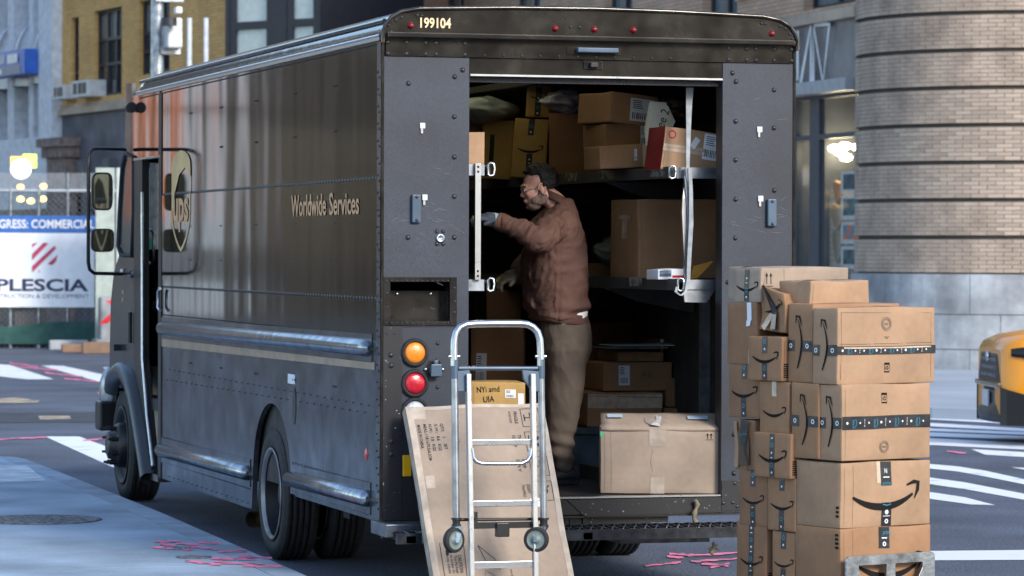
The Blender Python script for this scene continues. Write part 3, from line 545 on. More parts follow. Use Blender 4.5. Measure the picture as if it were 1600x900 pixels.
# recessed pocket
a, b = P0(598, 433), P0(713, 508)
mb = MB(); f0 = (a[0], b[0], b[1], a[1])
for (x0, x1, z0, z1) in ((a[0], rx0+.005, b[1], a[1]), (rx1-.005, b[0], b[1], a[1]), (rx0, rx1, rz1-.005, a[1]), (rx0, rx1, b[1], rz0+.005)): mb.box((x0+.001, -.012, z0), (x1-.001, -.003, z1))
o = tp('pocket_frame', M_REARG, mb)
mb = MB(); mb.box((rx0, .10, rz0), (rx1, .105, rz1)); mb.box((rx0-.004, 0, rz0), (rx0, .1, rz1)); mb.box((rx1, 0, rz0), (rx1+.004, .1, rz1)); mb.box((rx0, 0, rz0-.004), (rx1, .1, rz0)); mb.box((rx0, 0, rz1), (rx1, .1, rz1+.004)); mb.build('pocket', M_REARG, o)
for p in ((620, 459), (673, 459)): p = onY(*p, .1); m_ = MB(); m_.dome((p.x, .099, p.z), (0, -1, 0), .012, .01, 8); m_.build('bolt', M_ALU, o)
# lower-left strip, lamps
mb = MB(); a, b = P0(597, 515), P0(622, 812); mb.box((.014, -.009, ZB+.003), (.115, 0, zp)); tp('scuffed_post', M_POST, mb)
mb = MB(); mb.box((.116, -.002, ZB+.002), (XL, .0, .72)); tp('scuffed_kick_panel', M_POST, mb, split=True)
mb = MB(); mb.box((XR+.002, -.009, .458), (W-.014, -.004, .62)); tp('scuffed_right_foot', M_POST, mb)
for (px, py, m, nm) in ((647.5, 551, M_AMB, 'turn_signal_lamp'), (647.5, 599, M_RED, 'brake_lamp'), (647.5, 643, M_CLR, 'reversing_lamp')):
    p = onY(px, py, 0); mb = MB(); mb.lathe((p.x, 0, p.z), (0, -1, 0), [(.075, 0), (.074, .014), (.066, .024), (.057, .022), (.055, .008)], 32); o = tp(nm, M_RUB, mb)
    mb = MB(); mb.lathe((p.x, 0, p.z), (0, -1, 0), [(.056, .008), (.054, .018), (.04, .026), (.02, .03), (.001, .031)], 28); mb.build('lens', m, o)
p = onY(678, 576, 0); mb = MB(); mb.prism([(p.x+dx, -.001, p.z+dz) for dx, dz in ((-.05, 0), (-.028, .042), (.028, .042), (.05, 0), (.028, -.042), (-.028, -.042))], (0, -.008, 0)); o = tp('socket_plate', M_REARG, mb)
mb = MB(); mb.cyl((p.x, -.008, p.z-.005), (p.x, -.05, p.z-.01), .03); mb.box((p.x-.03, -.055, p.z-.04), (p.x+.03, -.045, p.z+.025)); mb.box((p.x-.012, -.05, p.z+.02), (p.x+.012, -.03, p.z+.045)); mb.build('socket_cap', M_BLUEG, o, bevel=.006)
for px in (664.5, 691): q = onY(px, 577, 0); m_ = MB(); m_.dome((q.x, -.009, q.z), (0, -1, 0), .010, .008, 8); m_.build('screw', M_ALU, o)
rbox('yellow_reflector', 628.5, 711, 642, 744, M_YEL, -.012, -.002, bevel=.004)
for (x0, y0, x1, y1) in ((642, 304, 656, 348), (1197, 311, 1211, 354)):
    o = rbox('blue_grey_bracket', x0, y0, x1, y1, M_BLUEG, -.028, -.004, bevel=.006)
    for yy in (y0+4, y1-4): q = onY((x0+x1)/2, yy, 0); m_ = MB(); m_.dome((q.x, -.028, q.z), (0, -1, 0), .009, .006, 8); m_.build('screw', M_RIV, o)
for (x, y) in ((659.5, 197), (663, 309), (1186, 203), (1187.5, 311)):
    o = rbox('white_clip', x-4, y-5, x+4, y+4, M_WHITE, -.014, -.003, bevel=.003); q = onY(x-1, y+9, 0); m_ = MB(); m_.box((q.x-.006, -.012, q.z-.008), (q.x+.006, -.003, q.z+.022)); m_.build('clip_tab', M_ALU, o)
p = onY(687.5, 372, 0); mb = MB(); mb.lathe((p.x, -.003, p.z), (0, -1, 0), [(.024, 0), (.022, .012), (.014, .014), (.012, .004), (.001, .004)], 20); tp('key_lock', M_ALU, mb)
# handles and marker lights at the top
mb = MB(); a, b = P0(884, 72), P0(968, 87); mb.box((a[0], -.017, b[1]), (b[0], -.013, a[1])); o = tp('grab_handle_plate', M_REARG, mb, bevel=.003)
mb = MB(); mb.box((a[0]+.05, -.055, b[1]+.01), (b[0]-.02, -.035, a[1]-.008)); mb.box((a[0]+.05, -.05, b[1]+.01), (a[0]+.07, -.016, a[1]-.008)); mb.box((b[0]-.04, -.05, b[1]+.01), (b[0]-.02, -.016, a[1]-.008)); mb.build('handle_bar', M_BLUEG, o, bevel=.006)
mb = MB(); a, b = P0(911, 95), P0(941, 109); mb.box((a[0], -.008, b[1]), (b[0], -.001, a[1])); o = tp('latch_plate', M_REARG, mb, bevel=.003)
mb = MB(); c = ((a[0]+b[0])/2, (a[1]+b[1])/2); mb.box((c[0]-.022, -.035, c[1]-.014), (c[0]+.022, -.008, c[1]+.014)); mb.build('latch_lever', M_BLACK, o, bevel=.005)
for p in ((639.5, 40.5), (865, 45), (926, 46.5), (987, 47.5), (1203, 53)):
    q = onY(*p, 0); mb = MB(); mb.dome((q.x, -.03, q.z), (0, -1, 0), .018, .022, 14); tp('marker_light', mat('marker_red', (.22, .006, .012), .2, coat=.3), mb)
mb = MB(); FR2 = Fr((0, -.033, 0), (1, 0, 0), (0, 0, 1)); a = P0(654, 42.5); b = P0(702, 29); FR2.text(mb, '199104', a[0], a[1]-.003, b[1]-a[1]+.002, b[0]-a[0], bold=.025); tp('fleet_number', M_CREAM, mb)
# step bumper, sill
mb = MB(); mb.box((.0, -.0, ZB-.002), (W, .05, ZB+.008)); mb.box((XL, .0, .452), (W-.014, .04, .537)); mb.box((1.05, .04, .40), (1.6, .3, .53)); o = tp('rear_sill', M_POST, mb)
mb = MB(); mb.prism([(x, -.006, z) for x, z in ((1.02, .53), (1.9, .53), (1.9, .45), (1.12, .44))], (0, .006, 0)); mb.build('sill_gusset', M_POST, o)
mb = MB(); mb.box((XL, .0, .532), (XR, .06, .545)); mb.build('sill_edge', M_ALU, o)
mb = MB()
for x in (.92, 1.02, 1.12): mb.box((x, .03, .40), (x+.02, .06, .53))
mb.box((.8, .03, .38), (1.5, .25, .40)); mb.build('sill_bracket', M_POST, o, split=True)
SY0, SY1, SZ = -.36, -.02, .435
mb = MB(); mb.box((.0, SY0, .345), (2.02, SY0+.03, .385)); mb.box((.0, SY0, .385), (2.02, SY0+.012, .40)); mb.box((.0, SY1-.03, .35), (2.02, SY1, .39))
for x in (.05, 1.0, 1.96): mb.box((x, SY0, .35), (x+.05, SY1, .385))
mb.box((1.25, -.2, .31), (1.75, .2, .35))
step = tp('step_bumper', mat('step_steel', (.05, .055, .065), .35, metal=.6, var=.4, vscale=14), mb)
mb = MB()
for i in range(34):
    x = .02+i*.06
    mb.tube([(x, SY0+.02, .392), (x+.03, SY0+.09, .404), (x, SY0+.17, .392), (x+.03, SY0+.25, .404), (x, SY1-.01, .392)], .006, 5)
    mb.tube([(x+.06, SY0+.02, .392), (x+.03, SY0+.09, .404), (x+.06, SY0+.17, .392), (x+.03, SY0+.25, .404), (x+.06, SY1-.01, .392)], .006, 5)
mb.build('step_grating', mat('grating_steel', (.12, .13, .16), .3, metal=.8), step, kind='stuff')
mb = MB(); mb.box((-.02, -.2, .365), (.16, .12, .435)); mb.box((.13, -.37, .345), (.4, -.3, .41)); tp('bumper_end', mat('bumper_worn_steel', (.13, .15, .18), .35, metal=.6, var=.4, vscale=10), mb, bevel=.006)
mb = MB(); rnd = random.Random(5); pts = [(1.73+.012*math.sin(i*1.3), -.03-.01*math.cos(i*2), .52-.023*i) for i in range(8)]; mb.tube(pts, [.008+.008*(i % 2) for i in range(8)], 7); tp('knotted_rope', mat('rope', (.25, .2, .13), .9), mb); mb = MB()
pts = [(1.77+.01*math.sin(i*1.6), -.2, .31-.018*i) for i in range(5)]; mb.tube(pts, [.006+.010*(i % 2) for i in range(5)], 7); mb.tube([(1.745, -.2, .27), (1.77, -.2, .285), (1.80, -.2, .268)], .007, 6); tp('knotted_rope', mat('rope', (.25, .2, .13), .9), mb)
# interior shell
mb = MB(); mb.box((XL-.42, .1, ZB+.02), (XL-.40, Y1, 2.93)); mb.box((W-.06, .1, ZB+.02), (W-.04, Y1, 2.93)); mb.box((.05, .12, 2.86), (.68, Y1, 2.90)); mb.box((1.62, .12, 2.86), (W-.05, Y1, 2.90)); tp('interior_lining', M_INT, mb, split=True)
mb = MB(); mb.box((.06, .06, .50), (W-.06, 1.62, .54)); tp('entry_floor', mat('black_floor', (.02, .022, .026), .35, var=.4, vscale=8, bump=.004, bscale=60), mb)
mb = MB(); mb.box((.06, 1.62, .54), (W-.06, 1.65, .82)); mb.box((.06, 1.60, .79), (W-.06, 1.66, .825)); tp('step_riser', mat('riser_metal', (.10, .14, .19), .3, metal=.5, var=.3, vscale=5, bump=.005, bscale=8), mb)
mb = MB()
for x in (1.03, 1.10, 1.18): p = onY(866+(x-1.0)*200+8, 725, 1.615); mb.dome((x+.02, 1.618, .66), (0, -1, 0), .022, .01, 12)
tp('riser_bolts', M_BLACK, mb)
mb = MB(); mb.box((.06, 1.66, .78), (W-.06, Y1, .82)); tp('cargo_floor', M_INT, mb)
# shelves
def shelf(x0, x1, z, y0, y1, side):
    mb = MB(); mb.box((x0, y0, z-.012), (x1, y1, z)); xe = x0 if side > 0 else x1
    mb.box((xe-.008 if side > 0 else xe, y0, z-.055), (xe if side > 0 else xe+.008, y1, z+.008)); o = tp('shelf', M_INT2, mb)
    mb = MB(); e = .03
    mb.box((x0+.03 if side > 0 else x0, y0-.02, z-.055), (x1 if side > 0 else x1-.03, y0-.008, z+.004)); b = mb.build('shelf_end_plate', M_STEEL, o)
    mb = MB(); xx = x0 if side > 0 else x1; q = [(xx-.012, y0-.025, z-.05), (xx-.012, y0-.025, z), (xx, y0-.025, z+.012), (xx+.02, y0-.025, z+.008), (xx+.024, y0-.025, z-.02), (xx+.02, y0-.025, z-.052), (xx, y0-.025, z-.058)]; mb.tube(q, .007, 6, closed=True); mb.build('edge_loop', M_ALU, o)
    return o
zU = onY(1090, 263, .25).z; zL = onY(1090, 438, .25).z
XI = onY(1047, 265, .25).x
s1 = shelf(XI, W-.07, zU, .25, 5.9, 1); s2 = shelf(onY(1060, 440, .2).x, W-.07, zL, .2, 5.9, 1)
zUl = onY(750, 258, .12).z; zLl = onY(750, 438, .12).z; XE = onY(764, 260, .12).x
s3 = shelf(.07, XE, zUl, .12, 5.9, -1); s4 = shelf(.07, XE, zLl, .12, 5.9, -1)
mb = MB(); a = onY(741, 255, .10); b = onY(749, 437, .10); mb.box((a.x, .075, b.z), (b.x, .098, a.z)); o = tp('left_shelf_strut', M_ALU, mb)
m_ = MB(); [m_.dome(((a.x+b.x)/2, .075, z), (0, -1, 0), .007, .006, 8) for z in (a.z-.02, a.z-.045, b.z+.02, b.z+.045)]; m_.build('strut_bolts', M_RIV, o)
# right strut with slack straps
mb = MB(); a = onY(1067, 270, .2); q = [onY(1074, 262, .2), onY(1069, 310, .19), onY(1068, 330, .19), onY(1072, 420, .19), onY(1074, 438, .19)]
for i in range(len(q)-1):
    p_, r_ = q[i], q[i+1]; mb.add([p_+Vector((-.012, -.01, 0)), p_+Vector((.012, -.01, 0)), r_+Vector((.012, -.01, 0)), r_+Vector((-.012, -.01, 0)), p_+Vector((-.012, .01, 0)), p_+Vector((.012, .01, 0)), r_+Vector((.012, .01, 0)), r_+Vector((-.012, .01, 0))], [(0, 1, 2, 3), (7, 6, 5, 4), (0, 4, 5, 1), (3, 2, 6, 7), (0, 3, 7, 4), (1, 5, 6, 2)])
tp('right_shelf_strut', M_ALU, mb)
def strap(pts, w_, nm='load_strap'):
    mb = MB(); q = [onY(x, y, yy) for x, y, yy in pts]; vs = []
    for i, p in enumerate(q): ww = w_[i] if isinstance(w_, (list, tuple)) else w_; vs += [p+Vector((-ww/2, 0, 0)), p+Vector((ww/2, .004*math.sin(i*1.7), 0)), p+Vector((ww/2, .004, 0)), p+Vector((-ww/2, .004, 0))]
    mb.add(vs, [(4*i+k, 4*i+(k+1) % 4, 4*i+4+(k+1) % 4, 4*i+4+k) for i in range(len(q)-1) for k in range(4)]); return tp(nm, mat('grey_webbing', (.33, .36, .38), .7, var=.2, vscale=20), mb)
strap([(1078, 137, .16), (1077, 165, .17), (1076, 200, .17), (1075, 240, .16), (1075, 275, .16), (1078, 290, .16)], [.042, .035, .026, .02, .018, .02])
strap([(1078, 262, .15), (1080, 300, .15), (1080, 350, .15), (1077, 400, .15), (1076, 436, .15), (1072, 455, .14), (1064, 462, .13), (1056, 456, .13), (1058, 448, .13)], [.02, .022, .024, .022, .02, .016, .014, .014, .014])
strap([(1072, 275, .17), (1076, 320, .17), (1078, 380, .17), (1074, 430, .17), (1068, 452, .16)], [.018, .02, .018, .014, .012])
# brackets under the shelves and wall posts
mb = MB(); 
for yy in (1.4, 3.0, 4.6):
    for z in (zU, zL): mb.prism([(XI+.0, yy, z-.055), (W-.08, yy, z-.055), (W-.08, yy, z-.2), (XI+.2, yy, z-.13)], (0, .02, 0))
tp('shelf_bracket', M_INT2, mb, split=True)
mb = MB(); a = onY(1068, 454, .18); b = onY(1120, 473, .18); mb.prism([onY(1068, 452, .18), onY(1118, 452, .18), onY(1104, 473, .18), onY(1070, 472, .18)], (0, .02, 0)); tp('strut_bracket', M_STEEL, mb)
mb = MB()
for (px, yy) in ((1095, .8), (1008, 2.6), (937, 4.0)): a = onY(px, 480, yy); mb.box((a.x, yy, .82), (a.x+.055, yy+.03, zL-.06))
tp('wall_post', M_STEEL, mb, split=True)
for (px0, px1, py0, py1, z) in ((1016, 1038, 264, 276, 0), (936, 958, 266, 280, 0), (883, 902, 270, 283, 0), (983, 1003, 433, 447, 1), (1044, 1055, 262, 275, 0)):
    q = [onX(px0, py0, XI-.010), onX(px1, py0, XI-.010), onX(px1, py1, XI-.010), onX(px0, py1, XI-.010)]; mb = MB(); mb.add(q, [(0, 1, 2, 3)])
    yc, zc = (q[0].y+q[1].y)/2, (q[0].z+q[2].z)/2; tp('shelf_label', mat('worn_label', (.25, .24, .22), .7, col2=(.06, .06, .06), vscale=30, thr=(.4, .6)), mb)
#@@NEXT
# ---------------------------------------------------------------- parcels
def parcel(label, loc, rz, w_, d_, h_, m, deco=None, group=None, rot=None, bulge=.004, name='parcel', crush=.006, seam=True, cat='parcel', seed=None):
    t = thing(name, label, cat, loc, rz, group, rot); rnd = random.Random(seed if seed is not None else int(abs(w_*1e4+h_*733+d_*97)))
    sd_ = rnd.random()*50
    def bf(W_, H_, s, amp=bulge): return lambda a, b: (amp*(.55+.6*noise.noise((a*4+s, b*4, s)))*max(0, math.sin(math.pi*min(1, max(0, a/W_))))*max(0, math.sin(math.pi*min(1, max(0, b/H_)))))
    fr = {'f': Fr((0, 0, 0), (1, 0, 0), (0, 0, 1), bf(w_, h_, sd_)), 'l': Fr((0, d_, 0), (0, -1, 0), (0, 0, 1), bf(d_, h_, sd_+3)), 't': Fr((0, 0, h_), (1, 0, 0), (0, 1, 0), bf(w_, d_, sd_+6)),
          'r': Fr((w_, 0, 0), (0, 1, 0), (0, 0, 1), bf(d_, h_, sd_+9)), 'k': Fr((w_, d_, 0), (-1, 0, 0), (0, 0, 1), bf(w_, h_, sd_+12))}
    mb = MB()
    def grid(F_, W_, H_, n=9):
        vs = [F_.p(W_*i/n, H_*j/n) for j in range(n+1) for i in range(n+1)]
        mb.add(vs, [(j*(n+1)+i, j*(n+1)+i+1, (j+1)*(n+1)+i+1, (j+1)*(n+1)+i) for j in range(n) for i in range(n)], True)
    grid(fr['f'], w_, h_); grid(fr['l'], d_, h_); grid(fr['t'], w_, d_); grid(fr['r'], d_, h_); grid(fr['k'], w_, h_)
    grid(Fr((0, d_, 0), (1, 0, 0), (0, -1, 0)), w_, d_, 9)
    me = bpy.data.meshes.new('carton'); me.from_pydata([tuple(v) for v in mb.v], [], mb.f); b_ = bmesh.new(); b_.from_mesh(me); bmesh.ops.remove_doubles(b_, verts=b_.verts, dist=.0006); bmesh.ops.recalc_face_normals(b_, faces=b_.faces)
    def dent(co): return co+noise.noise_vector(co*(7 if crush > .01 else 4)+Vector((sd_, 0, 0)))*crush*(.3+max(0, co.z/h_)) if crush else co
    for v in b_.verts: v.co = dent(v.co)
    b_.to_mesh(me); b_.free(); me.materials.append(m); me.polygons.foreach_set('use_smooth', [True]*len(me.polygons))
    o = bpy.data.objects.new('carton', me); COL.objects.link(o); o.parent = t
    mo = o.modifiers.new('bevel', 'BEVEL'); mo.width = .004; mo.segments = 2; mo.limit_method = 'ANGLE'; mo.angle_limit = R(50)
    L = {}
    def layer(nm, m_): return L.setdefault(nm, (MB(), m_))[0]
    if seam:
        s = layer('flap_seam', M_SEAM); fr['t'].quad(s, w_*.02, d_*.5-.0012, w_*.98, d_*.5+.0012, .0012, 8)
        fr['f'].quad(s, w_*.035, .02, w_*.035+.0015, h_-.02, .001, 1) if w_ > .3 else None
    if deco: deco(fr, layer, w_, d_, h_, rnd)
    for nm, (q, m_) in L.items():
        q.v = [dent(v) for v in q.v]
        if q.v: q.build(nm, m_, t, local=True, fixn=False, split=nm in ('black_tape', 'clear_tape', 'white_tape', 'dark_opening', 'printed_text', 'tape_lettering', 'cut_line', 'flap_crease'))
    return t
def vtape(F_, L, x, z0, z1, w_=.038, marks=True):
    F_.quad(L('black_tape', M_TAPE), x-w_/2, z0, x+w_/2, z1, .002, 3)
    if marks:
        z = z0+.02; k = 0
        while z < z1-.02:
            if k % 3 == 0: disc(F_, L('tape_marks', M_PRINTW), x, z, w_*.15, .0028); z += w_*.8
            elif k % 3 == 1: ring(F_, L('tape_emblem', M_CYAN), x, z+w_*.2, w_*.24, w_*.10, .0028); z += w_*1.1
            else: F_.quad(L('tape_marks', M_PRINTW), x-w_*.2, z, x+w_*.2, z+w_*.12, .0028); z += w_*.7
            k += 1
def htape(F_, L, z, x0, x1, w_=.05, text=True, shiny=False):
    F_.quad(L('black_tape', M_TAPE), x0, z-w_/2, x1, z+w_/2, .002, 12)
    x = x0+.02; k = 0
    while text and x < x1-.05:
        if k % 4 == 1:
            F_.text(L('tape_lettering', M_CYAN), 'prime', x+.022, z-w_*.38, .017, w_*.62, .003, math.pi/2); 
            F_.strip(L('tape_lettering', M_CYAN), [(x+.030, z-w_*.3), (x+.036, z), (x+.030, z+w_*.3)], .003, .003); x += .05
        elif k % 4 == 3: F_.text(L('tape_marks', M_PRINTW), 'free', x+.01, z-w_*.3, .006, w_*.6, .003, math.pi/2); x += .026
        else: disc(F_, L('tape_marks', M_PRINTW), x+.008, z, .0045+.0015*(k % 3 == 0), .003); x += .028
        k += 1
def arrowbox(face='l', tape='v', sm=.78, zc=.5, hi=.72, lo=.0, tx=.5, rot=0, tw=.036):
    def f(fr, L, w_, d_, h_, rnd):
        F_ = fr[face]; W_ = d_ if face == 'l' else w_
        smile(F_, L('printed_arrow', M_PRINT), W_*.52, h_*zc+.0, W_*sm, R(rot))
        if tape == 'v': vtape(F_, L, W_*tx, h_*hi, h_, tw); vtape(F_, L, W_*tx, h_*lo, h_*(zc-.09), tw)
        if tape == 'full': vtape(F_, L, W_*tx, 0.004, h_-.002, tw)
        # barcode-like box code on the hidden-side sliver
        G = fr['f'] if face == 'l' else fr['l']
        for i in range(7): G.quad(L('printed_code', M_PRINT), .012, h_*.08+i*.010, .012+.03, h_*.08+i*.010+.006, .0015)
    return f
# near stack: sides lie in one plane turned 19 degrees from the truck
SYAW = R(19); DL = Vector((-math.sin(SYAW), math.cos(SYAW), 0)); DF = Vector((math.cos(SYAW), math.sin(SYAW), 0))
C0 = CAM+ray(1313, 826)*(16.4)
def onL(px, py, off=0): return onP(px, py, C0-DF*off, DF)
def lbox(label, xn, xf, yt, yb, w_, m, deco, off=0, zb=None, zt=None, **k):
    a = onL(xn, yb, off); c = onL(xn, yt, off); b = onL(xf, yb, off); d_ = (Vector((b.x, b.y, 0))-Vector((a.x, a.y, 0))).length
    z0 = a.z if zb is None else zb; z1 = c.z if zt is None else zt
    return parcel(label, (a.x, a.y, z0), SYAW, w_, d_, z1-z0, m, deco, **k), z0, z1
def fw(xc, xr, yb):
    a = onL(xc, yb); b = onP(xr, yb, a, DL); return (b-a).length
def stamp(F_, L, x, z, r=.022):
    q = L('printed_stamp', M_DARKPR); ring(F_, q, x, z, r, r*.12); ring(F_, q, x, z, r*.72, r*.16); F_.quad(q, x-r*.4, z-r*.15, x+r*.4, z+r*.15)
def recyc(F_, L, x, z, s=.02):
    q = L('printed_mark', M_PRINT); F_.strip(q, [(x-s*.8, z-s*1.2), (x+s*.8, z-s*1.2), (x+s*.8, z+s*1.2), (x-s*.8, z+s*1.2)], s*.12, .0015, True); F_.quad(q, x-s*.8, z+s*.7, x+s*.8, z+s*1.2); F_.quad(q, x-s*.8, z-s*1.2, x+s*.8, z-s*.9)
    for i in range(3): a = 2*math.pi*i/3+.5; F_.strip(q, [(x+s*.45*math.cos(a), z+s*.45*math.sin(a)-s*.1), (x+s*.45*math.cos(a+1.4), z+s*.45*math.sin(a+1.4)-s*.1)], s*.28)
GS = 'brown boxes stacked behind the truck'
def d1(fr, L, w_, d_, h_, r):
    F_ = fr['f']; sc = w_/.56; vtape(F_, L, w_*.475, h_-.10, h_-.002, .066, False); F_.text(L('tape_lettering', M_CYAN), 'prime', w_*.425+.02, h_-.035, .02, .05, .003)
    F_.quad(L('tape_marks', M_PRINTW), w_*.425+.012, h_-.055, w_*.425+.045, h_-.05, .003); ring(F_, L('tape_marks', M_PRINTW), w_*.475, h_-.08, .008, .005, .003); smile(F_, L('printed_arrow', M_PRINT), w_*.55, h_*.50, w_*.72)
    for i in range(4): fr['l'].quad(L('printed_code', M_PRINT), d_-.035, h_*.9-.02*i, d_-.012, h_*.9-.02*i+.012)
    F_.quad(L('flap_crease', M_SEAM), w_*.13, .01, w_*.13+.0015, h_-.01, .001)
b1, z0, ZF1 = lbox('bottom box at the front of the stack, behind the cut-out aluminium plate', 1313, 1243, 827, 945, fw(1313, 1453, 827), M_CARD[1], d1, group=GS)
FW = fw(1313, 1453, 827)
def d2(fr, L, w_, d_, h_, r):
    F_ = fr['f']; vtape(F_, L, w_*.5, h_-.112, h_-.002, .066, False); F_.text(L('tape_lettering', M_CYAN), 'prime', w_*.5-.025, h_-.108, .018, .05, .0035)
    F_.text(L('tape_marks', M_PRINTW), 'N', w_*.5-.01, h_-.055, .022, .016, .0035); F_.quad(L('tape_marks', M_PRINTW), w_*.5-.02, h_-.075, w_*.5+.02, h_-.071, .0035)
    F_.quad(L('clear_tape', M_CLEAR), w_*.5-.06, h_-.1, w_*.5-.035, h_-.002, .0018, 3)
    vtape(F_, L, w_*.5, .002, h_*.37, .06, False); F_.strip(L('tape_lettering', M_CYAN), [(w_*.5-.025, h_*.345), (w_*.5, h_*.325), (w_*.5+.025, h_*.345)], .005, .0035)
    disc(F_, L('tape_marks', M_PRINTW), w_*.5, h_*.22, .012, .0035, 6); F_.quad(L('tape_marks', M_PRINTW), w_*.5-.022, h_*.155, w_*.5+.022, h_*.165, .0035); ring(F_, L('tape_marks', M_PRINTW), w_*.5, h_*.08, .008, .006, .0035)
    smile(F_, L('printed_arrow', M_PRINT), w_*.5, h_*.50, w_*.75, R(1.5), .0025)
    F_.quad(L('flap_crease', M_SEAM), w_*.13, .01, w_*.13+.0015, h_-.01, .001)
    for i in range(4): fr['l'].quad(L('printed_code', M_PRINT), d_-.03, h_*.1+.02*i, d_-.01, h_*.1+.02*i+.012) if i else None
lbox('front column box with a wide black curved arrow, third from the top', 1313, 1245, 724, 826, FW, M_CARD[0], d2, zb=ZF1+.002, group=GS, bulge=.006)
def sidearrow(fr, L, w_, d_, h_, r, tz=.5):
    G = fr['l']; P = []; W_ = []
    for i in range(15): t = i/14; P.append((d_*.42+.10*d_*math.sin(math.pi*t)**1.0*1.8, h_*(.18+.62*t))); W_.append(.003+.009*math.sin(math.pi*(.15+.85*t)))
    G.strip(L('printed_arrow', M_PRINT), P, W_, .0035); x, z = P[-1]; G.strip(L('printed_arrow', M_PRINT), [(x+.03, z-.03), (x+.012, z+.012), (x-.012, z+.016), (x-.014, z-.02)], [.003, .012, .012, .004], .004)
    for a0, a1 in ((0, .3), (.62, 1)):
        G.quad(L('black_tape', M_TAPE), d_*a0, h_*tz-.026, d_*a1, h_*tz+.026, .0022, 2); ring(G, L('tape_marks', M_PRINTW), d_*(a0+a1)/2, h_*tz, .009, .005, .003)
def d3(fr, L, w_, d_, h_, r):
    sidearrow(fr, L, w_, d_, h_, r); F_ = fr['f']; htape(F_, L, h_*.5, .002, w_-.002, .062); recyc(F_, L, w_*.47, h_*.82); stamp(F_, L, w_*.47, h_*.17, .027)
D3t = onL(1315, 602).z; D3b = onL(1315, 721).z
FW3 = fw(1315, 1453, 660)
lbox('front column box belted by flat black tape with blue lettering, second from top', 1315, 1280, 602, 721, FW3, M_CARD[0], d3, zb=D3b, group=GS)
lbox('narrow box with an upright curved arrow behind the front box belted by flat tape', 1278.5, 1236, 600, 718, FW3*.98, M_CARD[1], sidearrow, off=.012, group=GS)
def d4(fr, L, w_, d_, h_, r):
    sidearrow(fr, L, w_, d_, h_, r, .44); F_ = fr['f']; stamp(F_, L, w_*.5, h_*.78, .03); F_.poly(L('printed_stamp', M_DARKPR), [(w_*.5-.018, h_*.62), (w_*.5, h_*.585), (w_*.5+.018, h_*.62)])
    F_.quad(L('cut_line', M_DARKPR), .01, h_*.52, w_*.3, h_*.52+.003); F_.quad(L('cut_line', M_DARKPR), w_*.36, h_*.523, w_*.63, h_*.523+.003); F_.quad(L('cut_line', M_DARKPR), w_*.7, h_*.526, w_*.97, h_*.526+.003)
    F_.text(L('cut_line', M_DARKPR), 'c', w_*.315, h_*.51, .016); F_.text(L('cut_line', M_DARKPR), 'c', w_*.65, h_*.513, .016)
    htape(F_, L, h_*.44, .0, w_+.004, .04, shiny=True); recyc(F_, L, w_*.5, h_*.21, .019)
    F_.quad(L('clear_tape', M_CLEAR), w_*.06, h_*.465, w_*.96, h_*.485, .0024, 10); fr['t'].quad(L('clear_tape', M_CLEAR), w_*.44, .0, w_*.56, d_, .0015, 4)
    F_.strip(L('flap_crease', M_SEAM), [(w_*.03, h_*.07), (w_*.03, h_*.94), (w_*.96, h_*.93), (w_*.96, h_*.07)], .0016, .0012)
D4t = onL(1308, 481).z
lbox('topmost box of the front column with a round stamp and a shiny black tape belt', 1308, 1270, 481, 601, fw(1308, 1460, 540), M_CARD[0], d4, off=.008, zb=D3t+.002, group=GS, bulge=.003)
lbox('narrow box with an upright curved arrow just behind the topmost front box', 1269.5, 1231, 474, 597, FW3*.98, M_CARD[1], lambda *a: sidearrow(*a, tz=.46), off=.0, zb=D3t+.004, group=GS, bulge=.009)
BA = arrowbox
specs = [  # label, xn, xf, yt, yb, front width, mat, deco, off, kw
 ('small square box with tape down its middle at the far top corner', 1188, 1146, 420, 472, .50, 3, BA('l', 'full', .8, .5), -.0, {}),
 ('plain brown box with two strips of white tape, upper far left of the stack', 1182, 1136, 473, 570, .3, 2, 'white', 0, {}),
 ('brown box with curved arrow below the one with white tape strips', 1187, 1138, 571, 654, .3, 2, BA('l', 'v', .8, .5), 0, {}),
 ('crushed torn-open box with dangling black tape, halfway up the far left of the stack', 1180, 1150, 656, 736, .3, 2, 'torn', .0, dict(crush=.012)),
 ('tall box with arrow at the far left of the stack, second layer up', 1199, 1155, 737, 824, .3, 2, BA('l', 'v', .75, .5), 0, {}),
 ('lowest box at the far left corner of the stack with full length black tape', 1197, 1150, 818, 925, .3, 2, BA('l', 'full', .75, .45), 0, {}),
 ('cube box with curved arrow and barcode edge under the crushed leaning box', 1221, 1169, 527, 596, .4, 1, BA('l', 'v', .76, .55, .62, .02), .03, {}),
 ('box with curved arrow and a tab of beige tape, third down in the middle column', 1233, 1187, 598, 681, .3, 1, 'beige', .01, {}),
 ('cube box with full length tape and arrow in the middle column', 1235, 1178, 679, 749, .3, 1, BA('l', 'full', .76, .5), .03, {}),
 ('box with curved arrow leaning in the middle column, second layer up', 1243, 1199, 748, 832, .3, 1, BA('l', 'v', .8, .5, .75), .005, {}),
 ('lowest box of the middle column with arrow and black tape', 1241, 1206, 832, 940, .3, 1, BA('l', 'v', .85, .55, .75), 0, {})]
